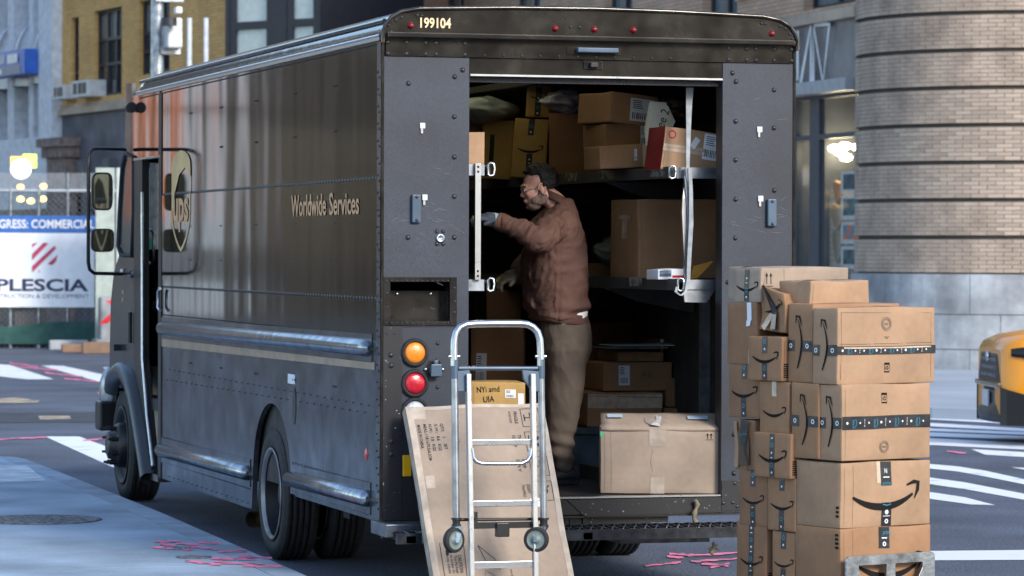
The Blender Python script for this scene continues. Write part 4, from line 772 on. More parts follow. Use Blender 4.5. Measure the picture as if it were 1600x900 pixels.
for i, (lab, xn, xf, yt, yb, ww, mi, dc, off, kw) in enumerate(specs):
    if dc == 'white':
        def dc(fr, L, w_, d_, h_, r): fr['l'].quad(L('white_tape', M_WHITE), d_*.68, h_*.72, d_*.68+.034, h_, .002, 2); fr['l'].poly(L('white_tape', M_WHITE), [(d_*.66, h_*.62), (d_*.66+.03, h_*.63), (d_*.68+.034, h_*.72), (d_*.68, h_*.72)], .006); fr['l'].quad(L('white_tape', M_WHITE), d_*.74, 0.003, d_*.74+.034, h_*.36, .002, 2)
    if dc == 'beige':
        def dc(fr, L, w_, d_, h_, r): BA('l', 'none', .78, .45)(fr, L, w_, d_, h_, r); fr['l'].quad(L('beige_tape', M_CLEAR), d_*.45, h_*.72, d_*.45+.034, h_, .002, 2)
    if dc == 'torn':
        def dc(fr, L, w_, d_, h_, r):
            fr['l'].quad(L('dark_opening', M_SEAM), d_*.2, h_*.1, d_*.75, h_*.75, .012, 2); fr['l'].poly(L('black_tape', M_TAPE), [(d_*.35, h_*.5), (d_*.6, h_*.42), (d_*.85, h_*.98), (d_*.5, h_)], .018)
            fr['l'].text(L('tape_lettering', M_CYAN), 'prime', d_*.42, h_*.66, .014, .05, .02, R(8)); fr['l'].strip(L('black_tape', M_TAPE), [(d_*.5, h_*.45), (d_*.7, h_*.15), (d_*.75, 0)], .012, .018)
            fr['l'].quad(L('bent_flap', M_CARD[0]), 0, h_*.05, d_*.2, h_*.95, .012, 2)
    lbox(lab, xn, xf, yt, yb, ww, M_CARD[mi], dc, off=off, group=GS, seed=i+3, **kw)
# crushed leaning box, top middle
t, a_, b_ = lbox('crushed leaning box with black tape coming loose at the top of the middle column', 1226, 1184, 447, 520, .40, M_CARD[1], lambda fr, L, w_, d_, h_, r: (smile(fr['l'], L('printed_arrow', M_PRINT), d_*.55, h_*.5, d_*.75, R(8), .012), fr['l'].strip(L('black_tape', M_TAPE), [(d_*.25, h_), (d_*.42, h_*.6), (d_*.6, h_*.35), (d_*.66, 0)], .032, .014), fr['l'].strip(L('loose_clear_tape', M_CLEAR), [(d_*.3, h_*.03), (d_*.5, h_*.3), (d_*.6, h_*.28), (d_*.62, h_*.04)], .03, .02)), group=GS, crush=.05, seed=77, bulge=.012)
t.rotation_euler = (R(3), R(4), SYAW-R(2))
# pale long box on top at the back, and the bulging box before it
a = onL(1188, 472); 
def d7(fr, L, w_, d_, h_, r):
    F_ = fr['f']; q = L('printed_mark', M_PRINT)
    for x in (.03, .055): F_.strip(q, [(x, h_*.5), (x, h_*.78)], .004); F_.poly(q, [(x-.008, h_*.74), (x+.008, h_*.74), (x, h_*.86)])
    F_.quad(q, .02, h_*.42, .066, h_*.44)
    for x in (.25, .5): F_.quad(L('flap_crease', M_SEAM), w_*x, .01, w_*x+.0015, h_-.005, .001)
    fr['t'].quad(L('black_tape', M_TAPE), 0, d_*.46, w_*.9, d_*.6, .002, 6); fr['t'].quad(L('tape_emblem', M_CYAN), w_*.1, d_*.5, w_*.2, d_*.54, .003)
wk = (onP(1323, 440, a, DL)-onP(1189, 440, a, DL)).length
parcel('long pale box with two small upward arrows lying across the stack top', (a.x+DF.x*.01, a.y+DF.y*.01, onL(1188, 470).z+.004), SYAW, wk, .26, onL(1188, 419).z-onL(1188, 470).z, M_CARD[3], d7, group=GS)
a = onP(1290, 471, C0+DL*.28, DL); b = onP(1358, 471, C0+DL*.28, DL)
parcel('pale box with a wrinkled end and tape over its top, behind the topmost front box', (a.x-DF.x*.1, a.y-DF.y*.1, D4t-.02), SYAW, (b-a).length+.1, .22, onP(1300, 439, a, DL).z-D4t+.02, M_CARD[0], lambda fr, L, w_, d_, h_, r: (fr['t'].strip(L('black_tape', M_TAPE), [(.0, d_*.2), (w_*.4, d_*.5), (w_*.9, d_*.55)], .03, .006),), group=GS, crush=.012, seed=9)
# low trolley carrying the stack, with the cut-out end plate
tro = thing('platform_trolley', 'aluminium trolley end plate with cut-outs, propped before the bottom box of the stack', 'trolley', (C0.x, C0.y, 0), SYAW)
pb = onP(1389, 884, C0-DL*.05, DL); 
pl_ = Fr(onP(1320, 870, C0-DL*.05, DL), DF, (0, 0, 1)); pw = (onP(1458, 870, C0-DL*.05, DL)-pl_.o).length; inv = tro.matrix_basis
mb = MB()
def rr(x0, z0, x1, z1, rad, n=5):
    P = []
    for cx_, cz_, a0 in ((x1-rad, z1-rad, 0), (x0+rad, z1-rad, 90), (x0+rad, z0+rad, 180), (x1-rad, z0+rad, 270)):
        for i in range(n+1): a = R(a0+90*i/n); P.append((cx_+rad*math.cos(a), cz_+rad*math.sin(a)))
    return P
def plate_with_holes(outer, holes, F_, th):
    bm = bmesh.new()
    for k, lp in enumerate([outer]+holes):
        vs = [bm.verts.new(F_.p(x, z)) for x, z in lp]
        for i in range(len(vs)): bm.edges.new((vs[i], vs[(i+1) % len(vs)]))
    bmesh.ops.triangle_fill(bm, use_beauty=True, use_dissolve=False, edges=bm.edges[:])
    r_ = bmesh.ops.extrude_face_region(bm, geom=bm.faces[:]); bmesh.ops.translate(bm, vec=F_.n*th, verts=[g for g in r_['geom'] if isinstance(g, bmesh.types.BMVert)])
    bm.verts.ensure_lookup_table(); mb_ = MB(); mb_.add([v.co.copy() for v in bm.verts], [[v.index for v in f.verts] for f in bm.faces]); bm.free(); return mb_
hh = .33
holes = []
for s in (-1, 1):
    c = pw/2; x0, x1 = .028, pw*.36; P = [(c+s*x0, -.045), (c+s*x1, -.045), (c+s*(x1+.0), -.07), (c+s*(x1-.05), -.16), (c+s*(x0), -.16)]
    holes.append(P if s > 0 else P[::-1])
plate_with_holes(rr(0, -hh, pw, 0, .02), holes, pl_, .012).build('end_plate', mat('brushed_plate', (.42, .44, .47), .35, metal=1, var=.35, vscale=14, rvar=.15, bump=.001, bscale=60), tro, bevel=.003)
mb = MB()
for s in (.06, pw-.1): p_ = C0+DF*s-DL*.03; p_.z = .2; mb.tube([p_, p_+DL*1.1], .018, 8)
mb.build('rail', M_ALU, tro)
mb = MB(); p_ = C0+DF*-.0; p_.z = .222
M_ = Matrix.Translation(p_)@Matrix.Rotation(SYAW, 4, 'Z'); mb.box((0, .0, 0), (pw, 1.05, .015), M_); mb.build('deck', M_ALU, tro)
for s, q in ((.06, .1), (pw-.08, .1), (.06, .9), (pw-.08, .9)): p_ = C0+DF*s+DL*q; mb = MB(); mb.cyl((p_.x-.015, p_.y, .07), (p_.x+.02, p_.y, .07), .07, n=20); mb.box((p_.x-.03, p_.y-.01, .07), (p_.x+.03, p_.y+.01, .2)); mb.build('caster', M_RUB, tro)
# under the rear columns: low boxes down to the deck are the bottom ones themselves
# ---------------------------------------------------------------- flat whiteboard carton leaning on the truck
BT = R(30)
p0 = onY(636, 648, -.12); L_ = 1.185
base = Vector((p0.x+.012, p0.y-L_*math.sin(BT)-.02, .012))
bq = Matrix.Rotation(-BT, 4, 'X')@Matrix.Rotation(R(-1.2), 4, 'Y')
def dboard(fr, L, w_, d_, h_, r):
    F_ = fr['f']; k = L('printed_text', mat('blue_grey_print', (.02, .024, .04), .7, spec=.15)); sc = 1/302
    U_ = lambda px, py: ((px-636)/302*.965-.0+(-(py-645)*.15)/302, h_-(py-645)/300*1.18)
    for px, py, s, ln in ((716, 671, 'WHITEBOARD', .118), (693, 671, 'QTY:    1     SET', .15), (683, 671, 'G.W.:   8.6   KGS', .155), (673, 671, 'N.W.:   7.0   KGS', .155), (664, 671, 'MEAS.:118.1x75.5x6.2CM', .21), (654, 672, 'MADE IN CHINA', .135)):
        x, z = U_(px, py); F_.text(k, s, x, z, .016, ln, .002, -math.pi/2, bold=.01)
    for i, (s1_, s2_, py) in enumerate((('FRAGILE', 'DO NOT DROP', 658), ('THIS', 'SIDE UP', 696), ('KEEP', 'DRY', 722), ('DONT', 'TRAMPLE', 754))):
        x = .575; z = h_-.045-i*.142; F_.text(k, s1_, x, z, .018, .075 if i == 0 else .05, .002, -math.pi/2, bold=.015); F_.text(k, s2_, x-.028, z, .012 if i == 0 else .017, .07, .002, -math.pi/2)
        F_.strip(k, [(x+.04, z+.015), (x+.135, z+.015), (x+.135, z-.095), (x+.04, z-.095)], .004, .002, True); c = (x+.088, z-.04)
        if i == 0: F_.poly(k, [(c[0]-.005, c[1]+.03), (c[0]-.005, c[1]-.03), (c[0]+.03, c[1]-.022), (c[0]+.035, c[1]+.022)]); F_.strip(k, [(c[0]-.03, c[1]), (c[0], c[1])], .006); F_.strip(k, [(c[0]-.033, c[1]-.02), (c[0]-.033, c[1]+.02)], .006)
        elif i == 1:
            for dz in (-.02, .02): F_.strip(k, [(c[0]-.02, c[1]+dz), (c[0]+.03, c[1]+dz)], .008); F_.poly(k, [(c[0]+.01, c[1]+dz-.013), (c[0]+.038, c[1]+dz), (c[0]+.01, c[1]+dz+.013)])
            F_.strip(k, [(c[0]-.03, c[1]-.035), (c[0]-.03, c[1]+.035)], .005)
        elif i == 2: F_.poly(k, [(c[0]+.0, c[1]-.035), (c[0]+.02, c[1]-.025), (c[0]+.03, c[1]), (c[0]+.02, c[1]+.025), (c[0], c[1]+.035)]); F_.strip(k, [(c[0]-.03, c[1]+.01), (c[0]-.035, c[1]), (c[0], c[1])], .005)
        else: disc(F_, k, *c, .022); F_.strip(k, [(c[0]-.03, c[1]-.03), (c[0]+.03, c[1]+.03)], .006, .003)
    F_.strip(k, [(.06, .40), (.17, .40), (.185, .38), (.17, .05), (.06, .05)], .003, .002, True)
    F_.poly(k, [(.09, .37), (.115, .39), (.115, .34), (.10, .345)]); F_.quad(k, .085, .33, .10, .36)
    for j, s in enumerate(('CAUTION:', 'This Package', 'in order to', 'only adults')): F_.text(k, s, .145-.02*j, .33, .014 if j else .018, .10, .002, -math.pi/2, bold=.01 if not j else 0)
    F_.text(k, 'DO NOT BEND', .21, .40, .010, .09, .002, -math.pi/2); F_.strip(k, [(.26, .38), (.34, .30), (.36, .24), (.30, .26), (.26, .38)], .003); F_.strip(k, [(.28, .24), (.36, .18), (.33, .12), (.26, .16)], .003, .002, True)
    F_.text(k, 'handle with care', .41, .24, .012, .13, .002, -math.pi/2)
    ct = L('clear_tape', mat('glossy_board_tape', (.46, .38, .30), .2, var=.15, vscale=14, bump=.002, bscale=40))
    F_.quad(ct, 0, 0, .035, h_, .0015, 3); F_.quad(ct, w_-.03, 0, w_, h_, .0015, 3); F_.quad(ct, 0, h_-.02, w_, h_, .0016, 6); F_.quad(ct, .04, h_*.6, .09, h_*.66, .002); F_.quad(ct, .03, h_-.075, .10, h_-.02, .002); fr['l'].quad(ct, 0, 0, d_, h_, .0012, 2)
    F_.quad(L('white_label', M_WHITE), .58, .68 if False else h_-.60, .63, h_-.55, .002)
bt = parcel('tall flat whiteboard carton with sideways printing, leaning behind the hand truck', base, 0, .742, .062, L_, M_CARD[3], dboard, rot=bq.to_euler(), bulge=.003, cat='flat carton', seam=False, name='flat_carton')
# ---------------------------------------------------------------- hand truck
ht = thing('hand_truck', 'silver ladder-frame hand truck with a looped handle standing in front of the flat carton', 'hand truck', onY(785, 900, -.9)*Vector((1, 1, 0)) if False else (onY(785, 900, -.9).x, -.9, 0))
HY = lambda py: -.86-(py-500)*.00022
def H(px, py, dy=0): return onY(px, py, HY(py)+dy)
def hp(nm, m, mb, par=None, **k): return mb.build(nm, m, par or ht, **k)
mb = MB(); mb.tube([H(*p) for p in ((709.5, 572), (709.5, 545), (710, 532), (713, 520), (719, 511.5), (729, 507), (742, 506), (775, 505.5), (812, 505.5), (824, 506.5), (833, 511), (840, 518.5), (843.5, 530), (844.5, 545), (845, 572))], .0185, 12); loop = hp('loop_handle', M_ALU, mb)
mb = MB(); [mb.cyl(H(x-8.5, 557), H(x+8.5, 557), .008, n=8) for x in (709.5, 845)]; mb.build('handle_pins', M_ALU, loop)
for (x0, x1) in ((710.5, 713), (845.5, 849.5)):
    mb = MB(); mb.tube([H(x0, 562), H(x0, 592)], .019, 12); hp('sleeve', M_BLUEG, mb)
    mb = MB(); mb.tube([H(x0, 590), H((x0+x1)/2, 700), H(x1, 812)], .0175, 12); hp('outer_tube', mat('worn_aluminium_tube', (.42, .45, .49), .33, metal=.9, var=.35, vscale=7, rvar=.1), mb)
mb = MB(); mb.tube([H(716, 575.5, -.005), H(840, 575.5, -.005)], .011, 8); hp('cross_bar', M_BLUEG, mb)
for q in (((713, 580), (734, 578), (737, 590), (727, 612), (715, 612)), ((816, 578), (842, 580), (847, 600), (846, 612), (832, 612), (818, 592))):
    mb = MB(); mb.prism([H(*p, -.012) for p in q], (0, .02, 0)); hp('corner_bracket', M_BLUEG, mb, bevel=.004)
for (x0, x1) in ((731.5, 739), (832, 838.5)):
    mb = MB()
    for yt, yb in ((584, 1010),):
        a, b = H(x0, yt, -.02), H(x1, yb, -.02); hw = .0125
        mb.add([a+Vector((-hw, -.018, 0)), a+Vector((hw, -.018, 0)), a+Vector((hw, .018, 0)), a+Vector((-hw, .018, 0)), b+Vector((-hw, -.018, 0)), b+Vector((hw, -.018, 0)), b+Vector((hw, .018, 0)), b+Vector((-hw, .018, 0))], [(0, 1, 2, 3), (7, 6, 5, 4), (0, 4, 5, 1), (1, 5, 6, 2), (2, 6, 7, 3), (3, 7, 4, 0)])
    hp('ladder_rail', M_ALU, mb, bevel=.003)
for y in (691, 786.5, 882, 965):
    mb = MB(); mb.box(H(736, y-4, -.012)+Vector((0, -.01, 0)), H(834, y+4, -.012)+Vector((0, .012, 0))); hp('rung', M_ALU, mb, bevel=.003)
mb = MB(); mb.tube([H(*p, -.03) for p in ((737, 700), (739, 714), (744, 721), (752, 724), (785, 724.5), (815, 724), (824, 720), (829, 712), (830, 700))], .011, 8); hp('curved_stop_bar', M_ALU, mb)
mb = MB(); mb.tube([H(716, 812, .02), H(845, 811, .02)], .008, 8); hp('axle_rod', M_BLACK, mb)
mb = MB(); mb.box(H(741, 817, -.005), H(836, 824, .02)); mb.box(H(742, 800, 0), H(745, 824, .02)); mb.box(H(831, 798, 0), H(835, 824, .02)); hp('lower_bar', M_BLACK, mb)
mb = MB(); mb.box(H(776, 817, -.02), H(793, 838, .025)); hp('strap_pad', M_BLACK, mb, bevel=.005)
for (x, yw, ang, side_) in ((709, 844, 62, 1), (838, 843, 30, -1)):
    xt = 713 if side_ > 0 else 849.5
    mb = MB(); mb.cyl(H(xt, 809), H(xt, 821), .021, .018, 12); mb.cyl(H(xt, 809), H(xt, 812), .026, n=12); mb.cyl(H(xt, 819), H(xt, 822.5), .024, n=12); hp('caster_cup', M_BLACK, mb)
    c = H(x, yw, -.03); ax = Vector((math.sin(R(90-ang))*1.0, -math.cos(R(90-ang)), 0)) if side_ > 0 else Vector((-math.sin(R(ang)), -math.cos(R(ang)), 0))
    r = .063; mb = MB(); mb.lathe(c, ax, [(r*.70, -.014), (r*.92, -.017), (r, -.010), (r, .010), (r*.92, .017), (r*.70, .014)], 32); wl = hp('caster_wheel', M_RUB, mb)
    mb = MB(); mb.lathe(c, ax, [(r*.72, .015), (r*.62, .012), (r*.3, .012), (r*.28, .02), (.001, .02)], 28); mb.lathe(c, -ax, [(r*.72, .015), (r*.62, .012), (.001, .012)], 24); mb.build('wheel_disc', mat('grey_green_nylon', (.17, .22, .21), .5), wl)
    mb = MB(); top = H(xt, 823)
    for s in (-1, 1):
        o_ = ax*s*.024; tdir = ax.cross(Vector((0, 0, 1))).normalized(); mb.prism([c+o_-tdir*.010+Vector((0, 0, -.01)), c+o_+tdir*.010+Vector((0, 0, -.01)), top+o_*.95+tdir*.022, top+o_*.95-tdir*.022], ax*.003)
    mb.prism([top+ax*.026+Vector((.0, .02, 0)), top+ax*.026-Vector((0, .02, 0)), top-ax*.026-Vector((0, .02, 0)), top-ax*.026+Vector((0, .02, 0))], (0, 0, .005)); mb.build('caster_fork', M_ALU, wl)
for s in (-1, 1):
    xb = ht.location.x+s*.22; mb = MB(); mb.lathe((xb, -.80, .09), (1, 0, 0), [(.05, -.02), (.08, -.025), (.09, -.015), (.09, .015), (.08, .025), (.05, .02)], 28); mb.build('drive_wheel', M_RUB, ht)
mb = MB(); mb.box((ht.location.x-.2, -1.22, .01), (ht.location.x+.2, -1.0, .018)); mb.box((ht.location.x-.2, -.83, .12), (ht.location.x+.2, -.81, .14)); mb.build('toe_plate', M_ALU, ht)
# ---------------------------------------------------------------- parcels in the truck
GT = 'parcels loaded inside the truck'
def ibox(label, xl, xr, yt, yb, y, d_, m, deco=None, zb=None, tilt=0, rz=0, tz=0, **k):
    a = onY(xl, yb, y); b = onY(xr, yt, y); z0 = a.z if zb is None else zb; x0 = a.x if not tilt else a.x
    return parcel(label, (x0, y, z0), R(rz), b.x-a.x, d_, b.z-z0, m, deco, group=GT, rot=(R(tz), R(tilt), R(rz)), **k)
def plain(fr, L, w_, d_, h_, r): pass
def lab(face='f', x=.6, z=.3, w2=.25, h2=.5, rot=0):
    def f(fr, L, w_, d_, h_, r):
        F_ = fr[face]; W_ = w_ if face == 'f' else d_; a, b = W_*x, h_*z; q = L('paper_label', M_WHITE); F_.quad(q, a, b, a+W_*w2, b+h_*h2, .002, 2)
        k = L('label_print', M_PRINT); X, Z, ww, hh_ = a, b, W_*w2, h_*h2
        for i in range(5): F_.quad(k, X+ww*.1, Z+hh_*(.88-.08*i), X+ww*(.45+.1*r.random()), Z+hh_*(.91-.08*i), .003)
        for i in range(9): F_.quad(k, X+ww*(.1+.085*i), Z+hh_*.1, X+ww*(.1+.085*i+.02+.03*r.random()), Z+hh_*.38, .003)
    return f
def scr(txt, x, z, hgt, wd, lb=None):
    def f(fr, L, w_, d_, h_, r):
        fr['f'].text(L('marker_writing', M_DARKPR), txt, w_*x, h_*z, h_*hgt*.8, w_*wd*.8, .003, R(9))
        if lb: lb(fr, L, w_, d_, h_, r)
    return f
def dbig(fr, L, w_, d_, h_, r):
    F_ = fr['f']; c = L('clear_tape', mat('dull_clear_tape', (.40, .33, .27), .22, var=.15, vscale=14, bump=.003, bscale=30)); F_.quad(c, w_*.42, .0, w_*.54, h_*.26, .002, 3); F_.quad(c, w_*.41, h_*.74, w_*.55, h_, .002, 3)
    q = L('printed_mark', M_PRINT)
    for x in (.905, .935): F_.strip(q, [(w_*x, h_*.87), (w_*x, h_*.94)], .004); F_.poly(q, [(w_*x-.008, h_*.925), (w_*x+.008, h_*.925), (w_*x, h_*.96)])
    F_.quad(q, w_*.885, h_*.85, w_*.955, h_*.857); F_.quad(L('green_tag', mat('green_vinyl', (.02, .45, .2), .5)), 0, h_*.9, .015, h_*.97, .002)
    F_.quad(L('flap_crease', M_SEAM), w_*.09, .005, w_*.09+.0015, h_*.98, .001); F_.strip(L('flap_crease', M_SEAM), [(w_*.44, h_*.7), (w_*.42, h_*.5), (w_*.44, h_*.35)], .0015, .001)
    T = fr['t']; 
big = ibox('large grey-brown taped carton on the entry floor at the right of the open door', 938, 1113, 670, 776, .23, .62, M_CARD[3], dbig, zb=.546, bulge=.006, rz=-17)
a = onY(938, 670, .23); b = onY(1113, 670, .23); hz = onY(1020, 672, .15).z-.546; ww = b.x-a.x
mb = MB(); vs = []
for j, (y, z) in enumerate(((-.004, -.004), (-.002, .012), (.05, .03), (.12, .05), (.24, .075), (.31, .08))):
    for i in range(13): u = i/12; vs.append((u*ww+.003, y, hz+z+.004*noise.noise((u*6, y*9, 2))))
mb.add(vs, [(j*13+i, j*13+i+1, (j+1)*13+i+1, (j+1)*13+i) for j in range(5) for i in range(12)], True); o = mb.build('raised_flap', M_CARD[3], big, local=True)
s_ = o.modifiers.new('thickness', 'SOLIDIFY'); s_.thickness = .005
mb = MB(); mb.add([(ww*.06, .13, hz+.062), (ww*.19, .13, hz+.062), (ww*.19, .2, hz+.076), (ww*.06, .2, hz+.076)], [(0, 1, 2, 3)]); mb.add([(ww*.74, .10, hz+.055), (ww*.91, .10, hz+.055), (ww*.91, .17, hz+.071), (ww*.74, .17, hz+.071)], [(0, 1, 2, 3)]); mb.build('paper_label', mat('blue_white_label', (.45, .55, .68), .5), big, local=True)
mb = MB(); mb.add([(ww*.46+.055*math.cos(t), .10+.085*math.sin(t), hz+.049+.024*math.sin(t)) for t in [2*math.pi*i/18 for i in range(18)]], [tuple(range(18))]); mb.build('round_tape_patch', mat('dull_clear_tape', (.4, .33, .27), .2), big, local=True)
mb = MB(); mb.add([(ww*.47, .01, hz+.022), (ww*.5, .0, hz+.02), (ww*.52, .14, hz+.068), (ww*.47, .16, hz+.072), (ww*.42, .0, hz+.03), (ww*.55, .002, hz+.018)], [(0, 1, 2, 3), (4, 1, 2)]); mb.build('crumpled_tape', mat('shiny_clear_tape', (.55, .52, .5), .12, bump=.01, bscale=40), big, local=True)
def dtaped(fr, L, w_, d_, h_, r): fr['f'].quad(L('clear_tape', M_CLEAR), 0, h_*.55, w_, h_*.95, .002, 5); fr['f'].strip(L('flap_crease', M_SEAM), [(0, h_*.9), (w_, h_*.86)], .003, .003); fr['f'].strip(L('flap_crease', M_SEAM), [(w_*.35, h_*.6), (w_*.5, h_*.45), (w_*.6, h_*.2)], .003, .003)
zf = .825
ibox('dark plain carton with a creased taped front behind the large carton', 918, 1035, 613, 670, 1.72, .5, M_CARD[1], dtaped, zb=zf)
ibox('carton with a white label on its left half, on top of the taped carton', 943, 1050, 566, 611, 1.8, .45, M_CARD[1], scr('46', .55, .45, .3, .2, lab('f', .22, .2, .16, .7)))
ibox('low box with marker scribbles near the top of the floor pile', 966, 1037, 549, 565, 1.85, .4, M_CARD[1], scr('SJ  SI', .3, .2, .6, .5))
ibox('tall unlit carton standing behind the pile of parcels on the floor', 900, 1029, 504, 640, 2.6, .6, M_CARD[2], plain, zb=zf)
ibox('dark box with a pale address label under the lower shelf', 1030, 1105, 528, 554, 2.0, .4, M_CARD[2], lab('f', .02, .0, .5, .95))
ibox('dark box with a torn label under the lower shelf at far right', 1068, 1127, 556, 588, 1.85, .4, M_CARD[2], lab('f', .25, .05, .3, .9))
ibox('brown box with a strip of tape, right of the floor pile', 1040, 1115, 590, 636, 1.8, .4, M_CARD[2], lambda fr, L, w_, d_, h_, r: fr['f'].quad(L('clear_tape', M_CLEAR), w_*.42, .0, w_*.62, h_, .002, 3))
ibox('wide dark box at the floor, right of the taped carton', 1037, 1125, 637, 670, 1.75, .5, M_CARD[2], plain, zb=zf)
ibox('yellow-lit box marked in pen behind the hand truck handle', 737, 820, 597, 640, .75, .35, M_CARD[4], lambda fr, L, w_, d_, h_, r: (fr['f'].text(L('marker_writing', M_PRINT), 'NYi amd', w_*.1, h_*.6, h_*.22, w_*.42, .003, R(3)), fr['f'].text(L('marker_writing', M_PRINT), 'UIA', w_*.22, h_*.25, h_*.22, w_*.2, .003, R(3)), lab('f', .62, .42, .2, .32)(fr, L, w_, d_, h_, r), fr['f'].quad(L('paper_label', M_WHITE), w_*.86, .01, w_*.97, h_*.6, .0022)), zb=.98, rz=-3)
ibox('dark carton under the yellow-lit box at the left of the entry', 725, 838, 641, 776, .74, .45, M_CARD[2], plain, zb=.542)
zU1, zL1 = zU+.003, zL+.003
ibox('tall brown carton standing on the lower right shelf', 997, 1128, 312, 436, 1.0, .5, M_CARD[1], lambda fr, L, w_, d_, h_, r: (fr['l'].quad(L('clear_tape', M_CLEAR), d_*.3, h_*.75, d_*.7, h_*.8, .002, 2), fr['l'].quad(L('clear_tape', M_CLEAR), d_*.45, h_*.5, d_*.6, h_*.8, .0022, 2)), zb=zL1)
ibox('small white and blue printed pack on the lower right shelf by the strut', 1028, 1068, 421, 433, .35, .2, M_WHITE, lambda fr, L, w_, d_, h_, r: (fr['f'].quad(L('red_print', M_RED), w_*.55, .01, w_, h_*.4, .002), fr['f'].quad(L('blue_print', M_BLUEG), w_*.05, h_*.3, w_*.5, h_*.9, .002)), zb=zL1, seam=False)
mb = MB(); a, b, c, d = onY(1079, 436, .45), onY(1076, 428, .5), onY(1113, 408, .35), onY(1113, 412, .32); mb.prism([a, onY(1090, 434, .42), onY(1114, 409, .34), onY(1084, 417, .52)], (.0, .012, .004)); tag(mb.build('padded_envelope', mat('manila_envelope', (.55, .28, .04), .6)), 'orange manila envelope poking up from the lower right shelf', 'envelope')
ibox('flat dark box on the lower shelf behind the man', 905, 998, 412, 436, 2.4, .5, M_CARD[2], plain, zb=zL1)
ibox('brown box with a big white address label tilted on the upper right shelf', 952, 1030, 144, 190, 1.0, .42, M_CARD[1], lab('f', .42, .12, .5, .75), tilt=5, rz=8)
ibox('dark red-brown box wedged below the one with the big address label', 945, 1010, 194, 230, 1.05, .4, M_CARD[2], lab('f', .85, .1, .15, .8))
ibox('long low box with taped end on the upper right shelf', 938, 1027, 229, 264, .9, .30, M_CARD[1], lambda fr, L, w_, d_, h_, r: (fr['f'].quad(L('clear_tape', M_CLEAR), w_*.75, 0, w_, h_, .002, 3), lab('f', .6, .3, .05, .5)(fr, L, w_, d_, h_, r)), tilt=-3)
def dred(fr, L, w_, d_, h_, r):
    fr['l'].quad(L('red_end', mat('dark_red_print', (.22, .008, .015), .4)), 0, 0, d_, h_, .0015, 2); F_ = fr['f']; lab('f', .64, .36, .34, .6)(fr, L, w_, d_, h_, r); F_.quad(L('clear_tape', M_CLEAR), 0, h_*.44, w_*.7, h_*.60, .002, 6)
    F_.quad(L('flap_seam', M_SEAM), 0, h_*.52, w_, h_*.525, .0025, 6); ring(F_, L('red_oval', M_RED), w_*.12, h_*.83, .02, .007); F_.poly(L('paper_label', M_WHITE), [(w_*.42, h_*.62), (w_*.5, h_*.55), (w_*.58, h_*.78), (w_*.5, h_*.85)], .003)
ibox('tan box with a dark red end on the upper right shelf behind the strap', 1032, 1128, 198, 264, .34, .28, M_CARD[0], dred, tilt=7, rz=0)
mb = MB(); q = [onY(*p) for p in ((1018, 158, .8), (1042, 160, .75), (1056, 190, .7), (1040, 222, .7), (1012, 228, .75), (1010, 200, .8))]; mb.prism(q, (0, .04, 0)); o = mb.build('white_carton_sleeve', M_WHITE, None, bevel=.006); tag(o, 'white folded sleeve with black script between two boxes on the upper shelf', 'packet')
FRs = Fr(onY(1032, 214, .68), (.35, 0, .94), (-.94, 0, .35)); mb = MB(); FRs.text(mb, 'Free 2 d', 0, 0, .05, .2, .0); mb.build('script_lettering', M_PRINT, o)
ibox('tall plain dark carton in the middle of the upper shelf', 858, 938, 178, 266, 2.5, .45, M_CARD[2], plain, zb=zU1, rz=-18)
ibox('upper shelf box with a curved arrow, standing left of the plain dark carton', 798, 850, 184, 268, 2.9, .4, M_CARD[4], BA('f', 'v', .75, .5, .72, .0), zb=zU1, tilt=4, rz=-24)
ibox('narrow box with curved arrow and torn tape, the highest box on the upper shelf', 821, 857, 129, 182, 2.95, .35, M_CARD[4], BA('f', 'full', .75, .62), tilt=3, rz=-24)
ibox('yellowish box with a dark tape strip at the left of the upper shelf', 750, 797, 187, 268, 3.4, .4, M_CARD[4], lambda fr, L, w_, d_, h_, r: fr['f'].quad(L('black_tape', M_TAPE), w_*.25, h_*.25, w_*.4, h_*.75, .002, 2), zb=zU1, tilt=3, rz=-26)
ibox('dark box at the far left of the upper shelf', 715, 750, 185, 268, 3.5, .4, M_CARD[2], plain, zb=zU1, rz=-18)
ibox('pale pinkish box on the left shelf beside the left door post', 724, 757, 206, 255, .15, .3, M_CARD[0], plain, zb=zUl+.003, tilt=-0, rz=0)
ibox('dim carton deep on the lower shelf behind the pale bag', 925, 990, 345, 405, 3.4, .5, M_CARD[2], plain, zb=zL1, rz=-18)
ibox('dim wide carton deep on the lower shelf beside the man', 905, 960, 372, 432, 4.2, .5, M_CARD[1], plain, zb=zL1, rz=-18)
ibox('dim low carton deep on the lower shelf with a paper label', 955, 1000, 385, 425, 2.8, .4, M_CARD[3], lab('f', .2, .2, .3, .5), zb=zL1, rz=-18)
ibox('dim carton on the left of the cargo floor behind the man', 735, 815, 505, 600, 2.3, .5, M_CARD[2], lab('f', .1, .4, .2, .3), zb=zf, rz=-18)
ibox('dim carton on the left lower shelf beyond the strut', 760, 812, 452, 500, 3.6, .5, M_CARD[2], plain, rz=-18)
